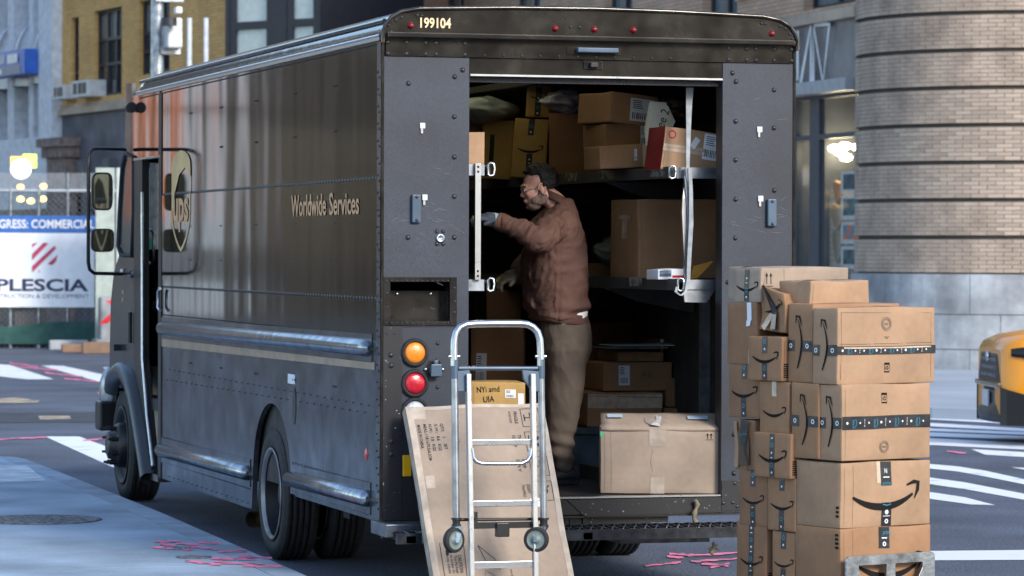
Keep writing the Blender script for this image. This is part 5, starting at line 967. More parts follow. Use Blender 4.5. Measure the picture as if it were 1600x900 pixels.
# sacks of plastic film
def sack(label, xl, xr, yt, yb, y, d_, m, seed, crumple=.16, cat='plastic bag', rz=0):
    a = onY(xl, yb, y); b = onY(xr, yt, y); c = (a+b)/2+Vector((0, d_/2, 0)); mb = MB(); mb.ell((0, 0, 0), (1, 1, 1), None, 44, 26); me = []
    for v in mb.v:
        s = Vector((v.x*(b.x-a.x)/2, v.y*d_/2, v.z*(b.z-a.z)/2)); k = noise.noise(v*2.2+Vector((seed, 0, 0)))*1.2+abs(noise.noise(v*5+Vector((0, seed, 0))))*.7-.2
        e = 1+crumple*k; me.append(c+Vector((s.x*(1+crumple*k*.4)*(1+.15*abs(v.x)**3), s.y*e, s.z*e*(1-.35*abs(v.x)**2))))
    mb.v = me; return tag(mb.build('plastic_bag', m), label, cat, 'plastic bags among the parcels')
sack('long grey plastic sack lying on the boxes at the left of the upper shelf', 722, 820, 150, 190, 3.2, .4, M_POLY[0], 3)
sack('crumpled lilac-grey plastic bag on top of the plain dark carton', 866, 938, 137, 176, 2.35, .35, M_POLY[1], 8, .3)
sack('black plastic wrapped bundle at the top right of the load', 1030, 1128, 138, 200, .95, .5, M_POLY[2], 14, .3)
sack('crumpled pale plastic bag on the lower shelf behind the man', 945, 998, 370, 414, 2.2, .3, M_POLY[0], 21, .35)
sack('black plastic bundle on the lower shelf beside the man', 905, 995, 300, 340, 3.0, .4, M_POLY[2], 27, .3)
# flat envelopes on the pile
for i, (x0, x1, y, c_) in enumerate(((950, 1040, 545, M_POLY[0]), (960, 1052, 541, M_WHITE), (1000, 1060, 538, M_POLY[1]))):
    a = onY(x0, y, 1.75+.05*i); b = onY(x1, y, 1.8+.05*i); mb = MB(); mb.box((a.x, a.y, a.z), (b.x, a.y+.3, a.z+.006)); tag(mb.build('flat_envelope', c_, None, bevel=.003), ('dull grey flat mailer, lowest of three on the low scribbled box', 'white flat mailer, middle of three on the low scribbled box', 'lilac flat mailer, topmost of three on the low scribbled box')[i], 'envelope')
#@@NEXT
# ---------------------------------------------------------------- the man
PY = 1.15
def J(px, py, dy=0): return onY(px, py, PY+dy)
man = thing('person', 'man in brown work uniform, glasses and gloves reaching left inside the open truck', 'person', (J(876, 750).x, PY, .542))
def limb(mb, pts, rad, n=16):            # tapered tube through joints with rounded ends, smooth spline
    P = [Vector(p) for p in pts]; out = []; rr_ = []
    for i in range(len(P)-1):
        p0 = P[max(i-1, 0)]; p1 = P[i]; p2 = P[i+1]; p3 = P[min(i+2, len(P)-1)]
        for k in range(6):
            t = k/6; q = .5*((2*p1)+(p2-p0)*t+(2*p0-5*p1+4*p2-p3)*t*t+(3*p1-p0-3*p2+p3)*t**3); out.append(q); rr_.append(rad[i]+(rad[i+1]-rad[i])*t)
    out.append(P[-1]); rr_.append(rad[-1]); d0 = (out[0]-out[1]).normalized(); d1_ = (out[-1]-out[-2]).normalized()
    out = [out[0]+d0*rr_[0]*.8, out[0]+d0*rr_[0]*.5]+out+[out[-1]+d1_*rr_[-1]*.5, out[-1]+d1_*rr_[-1]*.8]; rr_ = [rr_[0]*.35, rr_[0]*.8]+rr_+[rr_[-1]*.8, rr_[-1]*.35]
    mb.tube(out, rr_, n)
def oval(c, rx, ry, yaw=0, n=28, sq=.85, tilt=0):
    out = []
    for i in range(n):
        a = 2*math.pi*i/n; x = rx*math.copysign(abs(math.cos(a))**sq, math.cos(a)); y = ry*math.copysign(abs(math.sin(a))**sq, math.sin(a))
        out.append(Vector(c)+Vector((x*math.cos(yaw)-y*math.sin(yaw), x*math.sin(yaw)+y*math.cos(yaw), x*tilt)))
    return out
def fuse(name, mb, vox, m, parent, smooth=4, disp=None):   # weld overlapping lofts into one continuous skin
    me = bpy.data.meshes.new(name); me.from_pydata([tuple(v) for v in mb.v], [], mb.f); o = bpy.data.objects.new(name, me); COL.objects.link(o)
    bm = bmesh.new(); bm.from_mesh(me); bmesh.ops.recalc_face_normals(bm, faces=bm.faces); bm.to_mesh(me); bm.free()
    r_ = o.modifiers.new('r', 'REMESH'); r_.mode = 'VOXEL'; r_.voxel_size = vox
    s = o.modifiers.new('s', 'SMOOTH'); s.iterations = smooth; s.factor = .6
    bpy.context.view_layer.update(); me2 = bpy.data.meshes.new_from_object(o.evaluated_get(bpy.context.evaluated_depsgraph_get())); bpy.data.objects.remove(o)
    if disp:
        nr = [v.normal.copy() for v in me2.vertices]
        for v, n_ in zip(me2.vertices, nr): v.co = v.co+n_*disp(v.co, n_)
    for v in me2.vertices: v.co = v.co-Vector(parent.location)
    me2.materials.clear(); me2.materials.append(m); me2.polygons.foreach_set('use_smooth', [True]*len(me2.polygons)); me2.polygons.foreach_set('material_index', [0]*len(me2.polygons)); me2.name = name
    o = bpy.data.objects.new(name, me2); COL.objects.link(o); o.parent = parent; return o
# joints
shL, elL, wrL = J(876, 350, -.17), J(842, 374, -.30), J(777, 346, -.20)
shR, elR, wrR = J(862, 352, .16), J(838, 400, .20), J(806, 428, .10)
neck = J(862, 318, .0)
# head: built facing -X, pitched down; local x forward, y to the man's left (towards camera), z up
HC = J(842, 296, .0); HM = Matrix.Rotation(R(-7), 3, 'Z')@Matrix.Rotation(R(-13), 3, 'Y')
def hl(x, y, z): return HC+HM@Vector((-x, -y, z))
def hd(r): return HM
S = .98
hb = MB()
hb.ell(hl(-.012*S, 0, .045*S), (.093*S, .074*S, .082*S), HM, 28, 18)          # skull
hb.ell(hl(.035*S, 0, -.01), (.058, .062, .085), HM, 24, 16)                     # face
hb.ell(hl(.045, 0, -.075), (.042, .045, .032), HM, 20, 12)                      # jaw / chin
for s in (-1, 1): hb.ell(hl(.012, .045*s, -.05), (.05, .018, .034), HM, 16, 10); hb.ell(hl(.062, .034*s, -.012), (.026, .022, .022), HM, 14, 8); hb.ell(hl(-.008, .075*s, -.002), (.020, .012, .033), HM, 16, 10)
hb.ell(hl(.082, 0, .036), (.018, .045, .011), HM, 16, 8)                        # brow
hb.loft([[hl(x, y, z) for x, y, z in r] for r in (((.084, -.008, .03), (.084, .008, .03), (.08, .008, .026), (.08, -.008, .026)), ((.098, -.010, .01), (.098, .010, .01), (.08, .014, .005), (.08, -.014, .005)), ((.116, -.012, -.014), (.116, .012, -.014), (.08, .020, -.018), (.08, -.020, -.018)), ((.098, -.012, -.026), (.098, .012, -.026), (.08, .016, -.026), (.08, -.016, -.026)))])
hb.ell(hl(.092, 0, -.043), (.012, .024, .006), HM, 14, 8); hb.ell(hl(.089, 0, -.053), (.011, .021, .006), HM, 14, 8); hb.ell(hl(.080, 0, -.082), (.016, .022, .014), HM, 14, 8)
limb(hb, [hl(-.02, 0, -.03), (J(868, 316)), J(872, 330, 0)], [.056, .058, .072])
# torso core, arms, hands: one continuous body
limb(hb, [J(870, 350), J(866, 420), J(878, 485)], [.09, .11, .09]); limb(hb, [J(872, 352, -.10), J(872, 352, .10)], [.055, .055])
limb(hb, [shL+Vector((-.01, .06, -.05)), elL, wrL], [.035, .035, .030]); limb(hb, [shR+Vector((-.01, -.06, -.05)), elR, wrR], [.035, .035, .030])
for s, pts in ((-1, (J(882, 500, -.09), J(880, 620, -.09), J(882, 738, -.08))), (1, (J(872, 500, .09), J(862, 620, .09), J(862, 742, .10)))): limb(hb, pts, [.07, .05, .034])
def hand(mb, w_, tgt, up, spread, rs=1.0):
    w_ = Vector(w_); f_ = (Vector(tgt)-w_).normalized(); u = Vector(up); u = (u-f_*u.dot(f_)).normalized(); s = f_.cross(u)
    Mx = Matrix((f_, s, u)).transposed(); mb.ell(w_+f_*.05, (.052*rs, .040*rs, .018*rs), Mx, 16, 10)
    for i, (L1, o_) in enumerate(((.036, -.027), (.042, -.009), (.040, .009), (.032, .026))):
        b0 = w_+f_*.088+s*o_; k1 = b0+f_*L1*.8-u*.008; k2 = k1+f_*L1*.45*spread-u*.026; k3 = k2-f_*.006-u*.022; mb.tube([b0-f_*.03, b0, k1, k2, k3], [.010, .0105, .0098, .009, .0065], 8)
    b0 = w_+f_*.03-s*.032; mb.tube([b0-f_*.015, b0, b0+f_*.028-s*.020-u*.012, b0+f_*.052-s*.018-u*.028], [.013, .013, .011, .008], 8)
handL = (wrL+(wrL-elL).normalized()*.02, J(738, 338, -.22)); handR = (wrR+(wrR-elR).normalized()*.02, J(782, 438, .05))
hand(hb, handL[0], handL[1], (0, -.25, 1), .6); hand(hb, handR[0], handR[1], (0, -.2, 1), .5)
body = fuse('body', hb, .0062, M_SKIN, man, 3)
# gloves over the hands
for (w_, t_), mcol, lb_ in ((handL, (.025, .035, .06), 'navy work glove with a pale cuff on the raised left hand'), (handR, (.035, .033, .02), 'dark work glove with yellow-green fingertips')):
    g = MB(); hand(g, w_, t_, (0, -.25, 1), .6, 1.12); limb(g, [w_, Vector(w_)+(Vector(t_)-Vector(w_)).normalized()*.04], [.034, .036])
    o = fuse('glove', g, .0055, mat('glove_'+('navy' if lb_[0] == 'n' else 'dark'), mcol, .7, col2=(.30, .28, .06) , vscale=16, thr=(.60, .68)), man, 1, lambda c, n_: .004); o['label'] = lb_
mb = MB(); f_ = (handL[1]-handL[0]).normalized(); mb.cyl(handL[0]-f_*.022, handL[0]+f_*.012, .040, .041, 20); mb.build('glove_cuff', mat('pale_blue_knit', (.22, .32, .42), .8), man, bevel=.004)
# jacket
jb = MB()
rings = []
for (px, py, hw, ry, dy) in ((878, 314, 15, .070, 0), (877, 323, 18, .095, 0), (873, 333, 24, .14, 0), (869, 345, 32, .185, 0), (867, 356, 39, .20, 0), (866, 370, 44, .205, 0), (865, 395, 48, .205, 0), (866, 420, 49, .205, 0), (867, 445, 49, .20, 0), (869, 468, 48, .195, 0), (870, 485, 47, .19, 0), (871, 499, 45, .187, 0)):
    rings.append(oval(J(px, py, dy), hw*.94/274, ry, R(4), tilt=-.12 if py > 400 else 0))
jb.loft(rings)
limb(jb, [J(869, 358, -.12), J(860, 360, -.21), J(842, 374, -.305), J(812, 358, -.26), J(784, 347, -.205)], [.076, .076, .064, .053, .043], 20)
limb(jb, [J(862, 356, .12), elR, J(812, 424, .12)], [.085, .07, .05], 18)
wx = Vector((.0, 0, 0))
def folds(c, n_):
    d = 0
    e = (c-elL).length
    arm = c.x < J(852, 350).x and c.y < PY-.08
    if arm or (c-shL).length < .14:
        ax = (c-wrL); q = Vector((c.x*5+c.z*5, c.y*6, c.z*10-c.x*11)); d += .017*(1-2*abs(noise.noise(q*1.15)))*min(1, max(.25, 1-e*2.6)); d += .006*(1-2*abs(noise.noise(q*2.3+Vector((4, 0, 0)))))
    else:
        q = Vector((c.x*4.5+c.z*3, c.y*4, c.z*8-c.x*3)); d += .012*(1-2*abs(noise.noise(q)))+.005*(1-2*abs(noise.noise(q*2.2)))
        # blousing over the waistband
        zz = (c.z-J(870, 478).z); d += .012*math.exp(-(zz/.035)**2)-.010*math.exp(-((zz+.038)/.02)**2)
        # yoke seam
        ys = c.z-J(890, 378).z; d -= .003*math.exp(-(ys/.006)**2)
        sx = c.x-J(858, 430).x; d -= .004*math.exp(-(sx/.006)**2)*(1 if c.y < PY and c.z < J(870, 380).z else 0)
    # armhole seam
    a_ = (c-shL).length; d -= .005*math.exp(-((a_-.115)/.008)**2)
    return d
jacket = fuse('jacket', jb, .0075, M_CLOTHJ, man, 4, folds)
mb = MB(); cr = []
for (px, py, rx_, ry_, tl) in ((868, 318, .074, .076, .45), (866, 309, .071, .072, .5), (865, 303, .069, .071, .5)): cr.append(oval(J(px, py), rx_, ry_, 0, 26, 1, -tl))
mb.loft(cr, caps=False); o = mb.build('collar', M_CLOTHJ, man, sub=1); s_ = o.modifiers.new('thickness', 'SOLIDIFY'); s_.thickness = .008
mb = MB(); rings = [oval(J(872, py), 44/274, .188, R(4), tilt=-.10) for py in (490, 501)]+[oval(J(874, 505), 41/274, .18, R(4), tilt=-.1)]; mb.loft(rings, caps=False); mb.build('waistband', M_CLOTHJ, man)
mb = MB(); rings = [oval(J(880, py), hw/274, .180, R(4), tilt=.30) for py, hw in ((480, 33), (494, 35), (501, 34))]; mb.loft(rings, caps=True); mb.build('undershirt', M_WHITE, man, sub=1)
cuf = MB(); d_ = (wrL-elL).normalized(); q = J(784, 348, -.205); cuf.cyl(q-d_*.02, q+d_*.028, .053, .050, 24); cuf.build('jacket_cuff', M_CLOTHJ, man, bevel=.006)
# trousers
tb = MB(); rings = []
for (px, py, hw, ry) in ((878, 496, 36, .155), (880, 508, 38, .168), (881, 525, 39, .175), (882, 545, 38, .175), (881, 565, 33, .165), (880, 575, 26, .15)): rings.append(oval(J(px, py), hw/272, ry, 0))
tb.loft(rings)
limb(tb, [J(884, 548, -.085), J(884, 590, -.09), J(880, 640, -.09), J(876, 685, -.09), J(878, 712, -.09), J(883, 728, -.09)], [.118, .104, .090, .072, .058, .054], 22)
limb(tb, [J(875, 548, .08), J(868, 600, .09), J(862, 650, .09), J(860, 700, .10), J(862, 732, .10)], [.115, .10, .082, .068, .058], 22)
def pf(c, n_):
    q = Vector((c.x*7, c.y*6, c.z*4.5+c.x*5)); kn = math.exp(-((c.z-J(870, 700).z)/.10)**2); return .006*(1-2*abs(noise.noise(q)))+.008*kn*math.sin((c.z+.25*c.x)*75)+.003*(1-2*abs(noise.noise(q*2.4)))
fuse('trousers', tb, .0075, M_CLOTHP, man, 4, pf)
# pocket welt
mb = MB(); a, b = J(890, 507, -.165), J(906, 512, -.13); mb.tube([a, b], .004, 6); mb.build('pocket_welt', M_CLOTHP, man)
for (px, py, dy) in ((884, 742, -.09), (864, 746, .10)):
    mb = MB(); c = J(px, py, dy); c.z = .545
    rs = []
    for (x, hw, h_) in ((.075, .030, .05), (.06, .040, .085), (.02, .042, .105), (-.04, .045, .085), (-.10, .050, .06), (-.16, .048, .05), (-.195, .03, .04)): rs.append([Vector((c.x+x, c.y+hw*math.cos(t), c.z+max(0, h_*(.5+.5*math.sin(t))))) for t in [2*math.pi*i/18 for i in range(18)]])
    mb.loft(rs); o = mb.build('shoe', mat('dark_trainer', (.02, .02, .025), .6, bump=.003, bscale=80), man, sub=1)
    mb = MB(); P = [(.08, 0), (.07, .035), (0, .046), (-.1, .054), (-.18, .045), (-.205, 0), (-.18, -.045), (-.1, -.054), (0, -.046), (.07, -.035)]; mb.prism([(c.x+x, c.y+y, c.z) for x, y in P], (0, 0, .02)); mb.build('sole', M_RUB, o)
# hair, beard, ear detail, glasses
hm = MB(); hm.ell((0, 0, 0), (1, 1, 1), None, 64, 40)
vs = []
for v in hm.v:
    x, y, z = v.x, v.y, v.z
    hair = 1.0 if (z > .50-.0*x or (x < .05 and z > -.55)) else 0
    if x > .55 and z < .62: hair = 0
    if x > .12 and z < .34: hair = 0
    r = 1+.10*noise.noise(Vector((x*6, y*6, z*6)))+.07*abs(noise.noise(Vector((x*14, y*14, z*14))))
    k = (1.16*r if hair else .93); vs.append(hl(-.014+.093*k*x, .076*k*y, .047+.087*k*z))
hm.v = vs; hm.build('hair', M_HAIR, man)
bd = MB(); bd.ell((0, 0, 0), (1, 1, 1), None, 40, 26)
def bl(c, r, m=bd): pass
bd = MB()
bd.ell(hl(.047, 0, -.078), (.0445, .0475, .0345), HM, 28, 16)
for s in (-1, 1): bd.ell(hl(.014, .0475*s, -.05), (.052, .0175, .036), HM, 20, 12); bd.ell(hl(.0, .062*s, -.02), (.020, .010, .040), HM, 14, 8)
bd.ell(hl(.088, 0, -.0345), (.013, .027, .006), HM, 14, 8)
fuse('beard', bd, .005, M_STUB, man, 2)
for s in (1, -1):
    e = MB(); e.ell(hl(.0765, .030*s, .012), (.011, .013, .007), HM, 14, 10); e.build('eye', mat('eye_white', (.5, .45, .42), .3), man)
    e = MB(); e.ell(hl(.080, .031*s, .017), (.012, .015, .006), HM, 14, 8); e.build('eyelid', M_SKIN, man)
    e = MB(); e.tube([hl(.078, .048*s, .032), hl(.088, .032*s, .038), hl(.092, .012*s, .033)], .004, 6); e.build('eyebrow', M_HAIR, man)
    e = MB(); e.tube([hl(-.004+.020*math.cos(t), (.0835+.004*math.sin(t*2))*s, .0+.032*math.sin(t)) for t in [2*math.pi*i/18 for i in range(14)]], .0048, 6); e.build('ear', M_SKIN, man)
gl = MB()
for s in (1, -1):
    rim = [hl(.096-.25*abs(.033*s+.024*math.cos(t))**1.0*.35, .033*s+.024*math.cos(t), .010+.017*math.sin(t)) for t in [2*math.pi*i/22 for i in range(22)]]; gl.tube(rim, .0018, 6, closed=True)
    gl.tube([hl(.088, .057*s, .014), hl(.05, .073*s, .015), hl(-.01, .078*s, .013)], .002, 6)
gl.tube([hl(.097, -.009, .014), hl(.1, 0, .016), hl(.097, .009, .014)], .0018, 6); gf = gl.build('glasses_frame', M_ALU, man)
for s in (1, -1): g = MB(); g.add([hl(.094-.25*abs(.033*s+.024*math.cos(t))*.35, .033*s+.023*math.cos(t), .010+.016*math.sin(t)) for t in [2*math.pi*i/22 for i in range(22)]], [tuple(range(22))]); g.build('lens', mat('lens_glass', (.6, .65, .7), .05, alpha=.25), gf)
#@@NEXT
# ---------------------------------------------------------------- buildings and street beyond
M_GLASSD = mat('dark_window_glass', (.02, .025, .03), .08, coat=.5); M_GLASSL = mat('pale_window_blind', (.42, .50, .50), .25, coat=.4, var=.08); M_FRAME = mat('dark_window_frame', (.018, .02, .03), .45)
M_STONE = mat('grey_granite', (.30, .32, .34), .75, var=.4, vscale=1.3, bump=.004, bscale=30, fine=(5, .15)); M_STONED = mat('dark_granite', (.10, .105, .13), .6, var=.3, vscale=1.2, bump=.003); M_SAND = mat('sandstone', (.42, .34, .26), .8, var=.2, vscale=1.5, bump=.005)
M_WSTONE = mat('white_stone', (.60, .65, .72), .7, var=.12); M_MORT = mat('mortar', (.20, .175, .15), .9)
B_YEL = brickmat('yellow_brick', (.72, .43, .14), (.60, .34, .10), (.42, .28, .15), .21, .072, axis='y'); B_TAN = brickmat('tan_roman_brick', (.56, .38, .26), (.46, .31, .22), (.28, .21, .16), .30, .07, axis='y'); B_BR = brickmat('brown_brick', (.05, .046, .038), (.035, .032, .027), (.03, .03, .025), .21, .072, axis='x')
def fbox(mb, F_, a0, b0, a1, b1, h0, h1):
    P = [F_.p(a, b, h) for h in (h0, h1) for a, b in ((a0, b0), (a1, b0), (a1, b1), (a0, b1))]
    mb.add(P, [(3, 2, 1, 0), (4, 5, 6, 7), (0, 1, 5, 4), (1, 2, 6, 5), (2, 3, 7, 6), (3, 0, 4, 7)])
def ab(F_, px, py): p = onP(px, py, F_.o, F_.n); return (p-F_.o).dot(F_.u), p.z-F_.o.z
def wall(F_, a0, b0, a1, b1, holes, dep=.3):
    mb = MB(); xs = sorted({a0, a1, *[h[0] for h in holes], *[h[2] for h in holes]}); zs = sorted({b0, b1, *[h[1] for h in holes], *[h[3] for h in holes]})
    xs = [x for x in xs if a0 <= x <= a1]; zs = [z for z in zs if b0 <= z <= b1]
    for i in range(len(xs)-1):
        for j in range(len(zs)-1):
            cx_, cz_ = (xs[i]+xs[i+1])/2, (zs[j]+zs[j+1])/2
            if any(h[0] < cx_ < h[2] and h[1] < cz_ < h[3] for h in holes): continue
            mb.add([F_.p(xs[i], zs[j]), F_.p(xs[i+1], zs[j]), F_.p(xs[i+1], zs[j+1]), F_.p(xs[i], zs[j+1])], [(0, 1, 2, 3)])
    for (x0, z0, x1, z1) in holes:
        for (p, q) in (((x0, z0), (x1, z0)), ((x1, z0), (x1, z1)), ((x1, z1), (x0, z1)), ((x0, z1), (x0, z0))): mb.add([F_.p(*p), F_.p(*q), F_.p(*q, -dep), F_.p(*p, -dep)], [(0, 1, 2, 3)])
    mb.add([F_.p(a0, b0, -dep-3), F_.p(a1, b0, -dep-3), F_.p(a1, b1, -dep-3), F_.p(a0, b1, -dep-3)], [(3, 2, 1, 0)]); mb.add([F_.p(a0, b1), F_.p(a1, b1), F_.p(a1, b1, -dep-3), F_.p(a0, b1, -dep-3)], [(0, 1, 2, 3)])
    for a in (a0, a1): mb.add([F_.p(a, b0), F_.p(a, b1), F_.p(a, b1, -dep-3), F_.p(a, b0, -dep-3)], [(0, 1, 2, 3)])
    return mb
def window(F_, root, x0, z0, x1, z1, nx, zbars, glass, dep=.18, fw_=.07, name='window'):
    mb = MB()
    for i in range(nx+1): x = x0+(x1-x0-fw_)*i/nx; fbox(mb, F_, x, z0, x+fw_, z1, -dep, -dep+.08)
    for z in [z0]+zbars+[z1-fw_]: fbox(mb, F_, x0, z+.001, x1, z+fw_, -dep+.002, -dep+.078)
    o = mb.build(name, M_FRAME, root)
    zz = [z0]+zbars+[z1]
    for i in range(nx):
        for j in range(len(zz)-1):
            p = MB(); xa = x0+(x1-x0)*i/nx; p.add([F_.p(xa, zz[j], -dep+.02), F_.p(xa+(x1-x0)/nx, zz[j], -dep+.02), F_.p(xa+(x1-x0)/nx, zz[j+1], -dep+.02), F_.p(xa, zz[j+1], -dep+.02)], [(0, 1, 2, 3)])
            g = glass(i, j) if callable(glass) else glass; p.build('pane', g, o)
    return o
UY = Vector((.15, -.989, 0)).normalized()
# yellow brick corner building
P_ = CAM+ray(150, 545)*80; FY = Fr((P_.x, P_.y, 0), UY, (0, 0, 1))
yb = thing('yellow_brick_building', 'yellow brick building with tall dark windows and window air conditioners above a grey stone band', 'building', FY.o)
aL = ab(FY, 95, 100)[0]; aR = ab(FY, 352, 100)[0]; zB = ab(FY, 150, 167)[1]; zS = ab(FY, 150, 250)[1]
wins = []
for (x0, x1, yt, ybm, nx, zb_) in ((111, 123, 28, 150, 1, [88]), (147, 190, 18, 152, 3, [66]), (217, 265, 2, 118, 3, [56])):
    a0, z0 = ab(FY, x0, ybm); a1, _ = ab(FY, x1, ybm); z1 = ab(FY, x0, yt)[1]; wins.append((a0, z0, a1, z1, nx, [ab(FY, x0, zb_[0])[1]]))
for off in (2.2, 4.6, 7.0): pass
hi = [(a0, z0+4.6, a1, z1+4.6) for (a0, z0, a1, z1, *_r) in wins]
wall(FY, aL, zB, aR, 16, [w_[:4] for w_ in wins]+hi).build('wall', B_YEL, yb)
for (a0, z0, a1, z1, nx, zb_) in wins: window(FY, yb, a0, z0, a1, z1, nx, zb_+[z0+(zb_[0]-z0)*.55], lambda i, j: M_GLASSD if j == 0 else mat('curtained_glass', (.14, .16, .16), .2, coat=.4))
for (a0, z0, a1, z1) in hi: window(FY, yb, a0, z0, a1, z1, 2, [z0+1.5], M_GLASSD)
mb = MB(); fbox(mb, FY, aL-.05, zB-.12, aR, zB+.02, -.3, .12); fbox(mb, FY, aL-.05, zB+.02, aR, zB+.12, -.3, .05); mb.build('stone_sill_course', M_SAND, yb)
wall(FY, aL, zS, aR, zB-.12, []).build('stone_band', M_STONED, yb)
for i in range(6):
    a = aL+(aR-aL)*i/6; m_ = MB(); fbox(m_, FY, a+.02, 0, a+.35, zS-.25, -.05, .1); fbox(m_, FY, a, zS-.35, a+.45, zS, -.05, .2); m_.build('pilaster', M_SAND if i == 0 else M_STONED, yb)
shop = lambda c, e=0: mat('shop_glass', (.03, .035, .045), .1, coat=.5)
wall(FY, aL, 0, aR, zS-.001, [(aL+.5, .6, aR-.4, zS-.5)], .25).build('ground_storey', M_STONED, yb)
window(FY, yb, aL+.5, .6, aR-.4, zS-.5, 7, [zS-1.1], M_GLASSD, .2, name='shopfront')
for (x0, x1, y0, y1) in ((105, 122, 135, 155), (134, 160, 128, 151)):
    a0, z1 = ab(FY, x0, y0); a1, z0 = ab(FY, x1, y1); t = thing('air_conditioner', 'small white window air conditioner under the narrow window' if x0 < 110 else 'larger white window air conditioner beside the wide dark window', 'air conditioner', FY.p(a0, z0, .2), group='window air conditioners')
    m_ = MB(); fbox(m_, FY, a0, z0, a1, z1, -.1, .35); m_.build('casing', mat('cream_white_metal', (.55, .57, .58), .5), t, bevel=.02)
    for q in (.12, .42, .68):
        m_ = MB(); fbox(m_, FY, a0+(a1-a0)*q, z0+(z1-z0)*.2, a0+(a1-a0)*(q+.22), z1-(z1-z0)*.15, .35, .355); m_.build('grille', M_FRAME, t)
# columns / capital near street
a0, z1 = ab(FY, 88, 218); a1, z0 = ab(FY, 126, 268)
m_ = MB(); fbox(m_, FY, a0, z1-.2, a1, z1, 0, .5); fbox(m_, FY, a0+.1, z1-.45, a1-.1, z1-.2, 0, .4); fbox(m_, FY, a0+.2, 0, a1-.25, z1-.45, 0, .3); m_.build('carved_pedestal', mat('brown_stone', (.20, .16, .15), .8, var=.3), yb)
# pole with white equipment cabinet
PP = CAM+ray(245, 391)*45; pole = thing('utility_pole', 'grey pole carrying a white equipment cabinet in front of the yellow brick building', 'pole', (PP.x, PP.y, 0))
def at(px, py, D): return CAM+ray(px, py)*D
mb = MB(); mb.cyl((PP.x, PP.y, 0), (PP.x, PP.y, 8), .10, .08); mb.build('shaft', M_STEEL, pole)
mb = MB(); a = at(262, 75, 44.6); b = at(287, 27, 44.6); mb.box(a, b+Vector((0, .35, 0))); mb.build('cabinet', mat('cream_white_metal', (.55, .57, .58), .5), pole, bevel=.03)
mb = MB(); mb.box(at(275, 21, 44.6), at(286, 10, 44.6)+Vector((0, .2, 0))); mb.build('small_box', M_WHITE, pole, bevel=.02)
mb = MB(); mb.box(at(243, 2, 44.8), at(290, -3, 44.8)+Vector((0, .2, 0))); mb.box(at(252, 84, 44.8), at(284, 74, 44.8)+Vector((0, .3, 0))); mb.build('bracket', M_STEEL, pole, split=True)
mb = MB(); mb.cyl(at(264, 40, 44.5), at(264, 28, 44.5), .10); mb.build('meter', M_FRAME, pole)
for px in (296, 322): mb = MB(); a0 = at(px, 28, 70); b0 = at(px, 140, 70); mb.cyl(a0, Vector((a0.x, a0.y, b0.z)), .05); tag(mb.build('conduit_pipe', M_WSTONE), 'pale vertical pipe on the yellow brick wall, %s of two' % ('left' if px < 300 else 'right'), 'pipe')
# white stone building to the left with blue sign
aW = ab(FY, -60, 100)[0]
wb = thing('white_stone_building', 'white stone building with rounded column bays and a blue bar sign', 'building', FY.p(aW, 0))
wall(FY, aW, 2.8, aL-.01, 16, [(ab(FY, x0, 100)[0], ab(FY, 50, 215)[1], ab(FY, x1, 100)[0], 14) for x0, x1 in ((-44, -20), (-12, 12), (22, 45), (52, 75))], .8).build('wall', M_WSTONE, wb)
wall(FY, aW, 0, aL-.01, 2.8, [(aW+.3, .5, aL-.6, 2.5)], .4).build('ground_storey', M_FRAME, wb)
for x0, x1 in ((-44, -20), (-12, 12), (22, 45), (52, 75)):
    a0 = ab(FY, x0, 100)[0]; a1 = ab(FY, x1, 100)[0]; window(FY, wb, a0, ab(FY, 50, 215)[1], a1, 14, 2, [ab(FY, 50, 120)[1], ab(FY, 50, 30)[1]], M_GLASSD, .6)
    zc = ab(FY, 50, 78)[1]; m_ = MB(); rings = []
    for i in range(10): t = i/9*math.pi/2; rings.append([FY.p(a0+(a1-a0)*k/8, zc-.85+.0+1.75*math.sin(t), -.5+.75*math.cos(t)*math.sin(math.pi*(.1+.8*k/8))) for k in range(9)])
    m_.loft(rings, caps=False, closed=False); m_.build('shell_bay', mat('shell_metal', (.40, .42, .46), .3, metal=.5), wb)
m_ = MB(); fbox(m_, FY, ab(FY, 76, 100)[0], 2.8, ab(FY, 97, 100)[0], 16, 0, .25); m_.build('pilaster', M_WSTONE, wb)
sg = thing('blue_bar_sign', 'blue projecting sign with blurred white lettering on the white stone building', 'sign', FY.p(ab(FY, 12, 100)[0], 5, .4))
a0, a1 = ab(FY, 14, 100)[0], ab(FY, 76, 100)[0]; zt_, zb2 = ab(FY, 45, 82)[1], ab(FY, 45, 120)[1]
m_ = MB(); fbox(m_, FY, a0, zb2, a1, zt_, .26, .6); m_.build('board', mat('sign_blue', (.02, .12, .50), .4), sg)
FS_ = Fr(FY.p(0, 0, .61), FY.u, (0, 0, 1)); m_ = MB(); HS = zt_-zb2; FS_.quad(m_, a0+.1, zb2+.02, a1-.3, zb2+.38*HS, .0); m_.build('lower_strip', mat('sign_grey', (.25, .27, .36), .5), sg)
m_ = MB(); FS_.text(m_, 'MARKET & BAR', a0+.1, zb2+.5*HS, .36*HS, (a1-a0)*.5, .01, bold=.03); FS_.quad(m_, a0+(a1-a0)*.58, zb2+.48*HS, a0+(a1-a0)*.85, zb2+.85*HS, .01); FS_.quad(m_, a0+(a1-a0)*.2, zb2+.08*HS, a0+(a1-a0)*.45, zb2+.3*HS, .01); m_.build('lettering', M_PRINTW, sg)
m_ = MB(); p0 = at(22, 275, 78); 
ls = thing('lit_food_sign', 'small glowing orange, green and white shop sign above the fence', 'sign', (at(40, 258, 77).x, at(40, 258, 77).y, 2.5))
def em(nm, c, s): return mat(nm, c, .5, emis=s, var=.1)
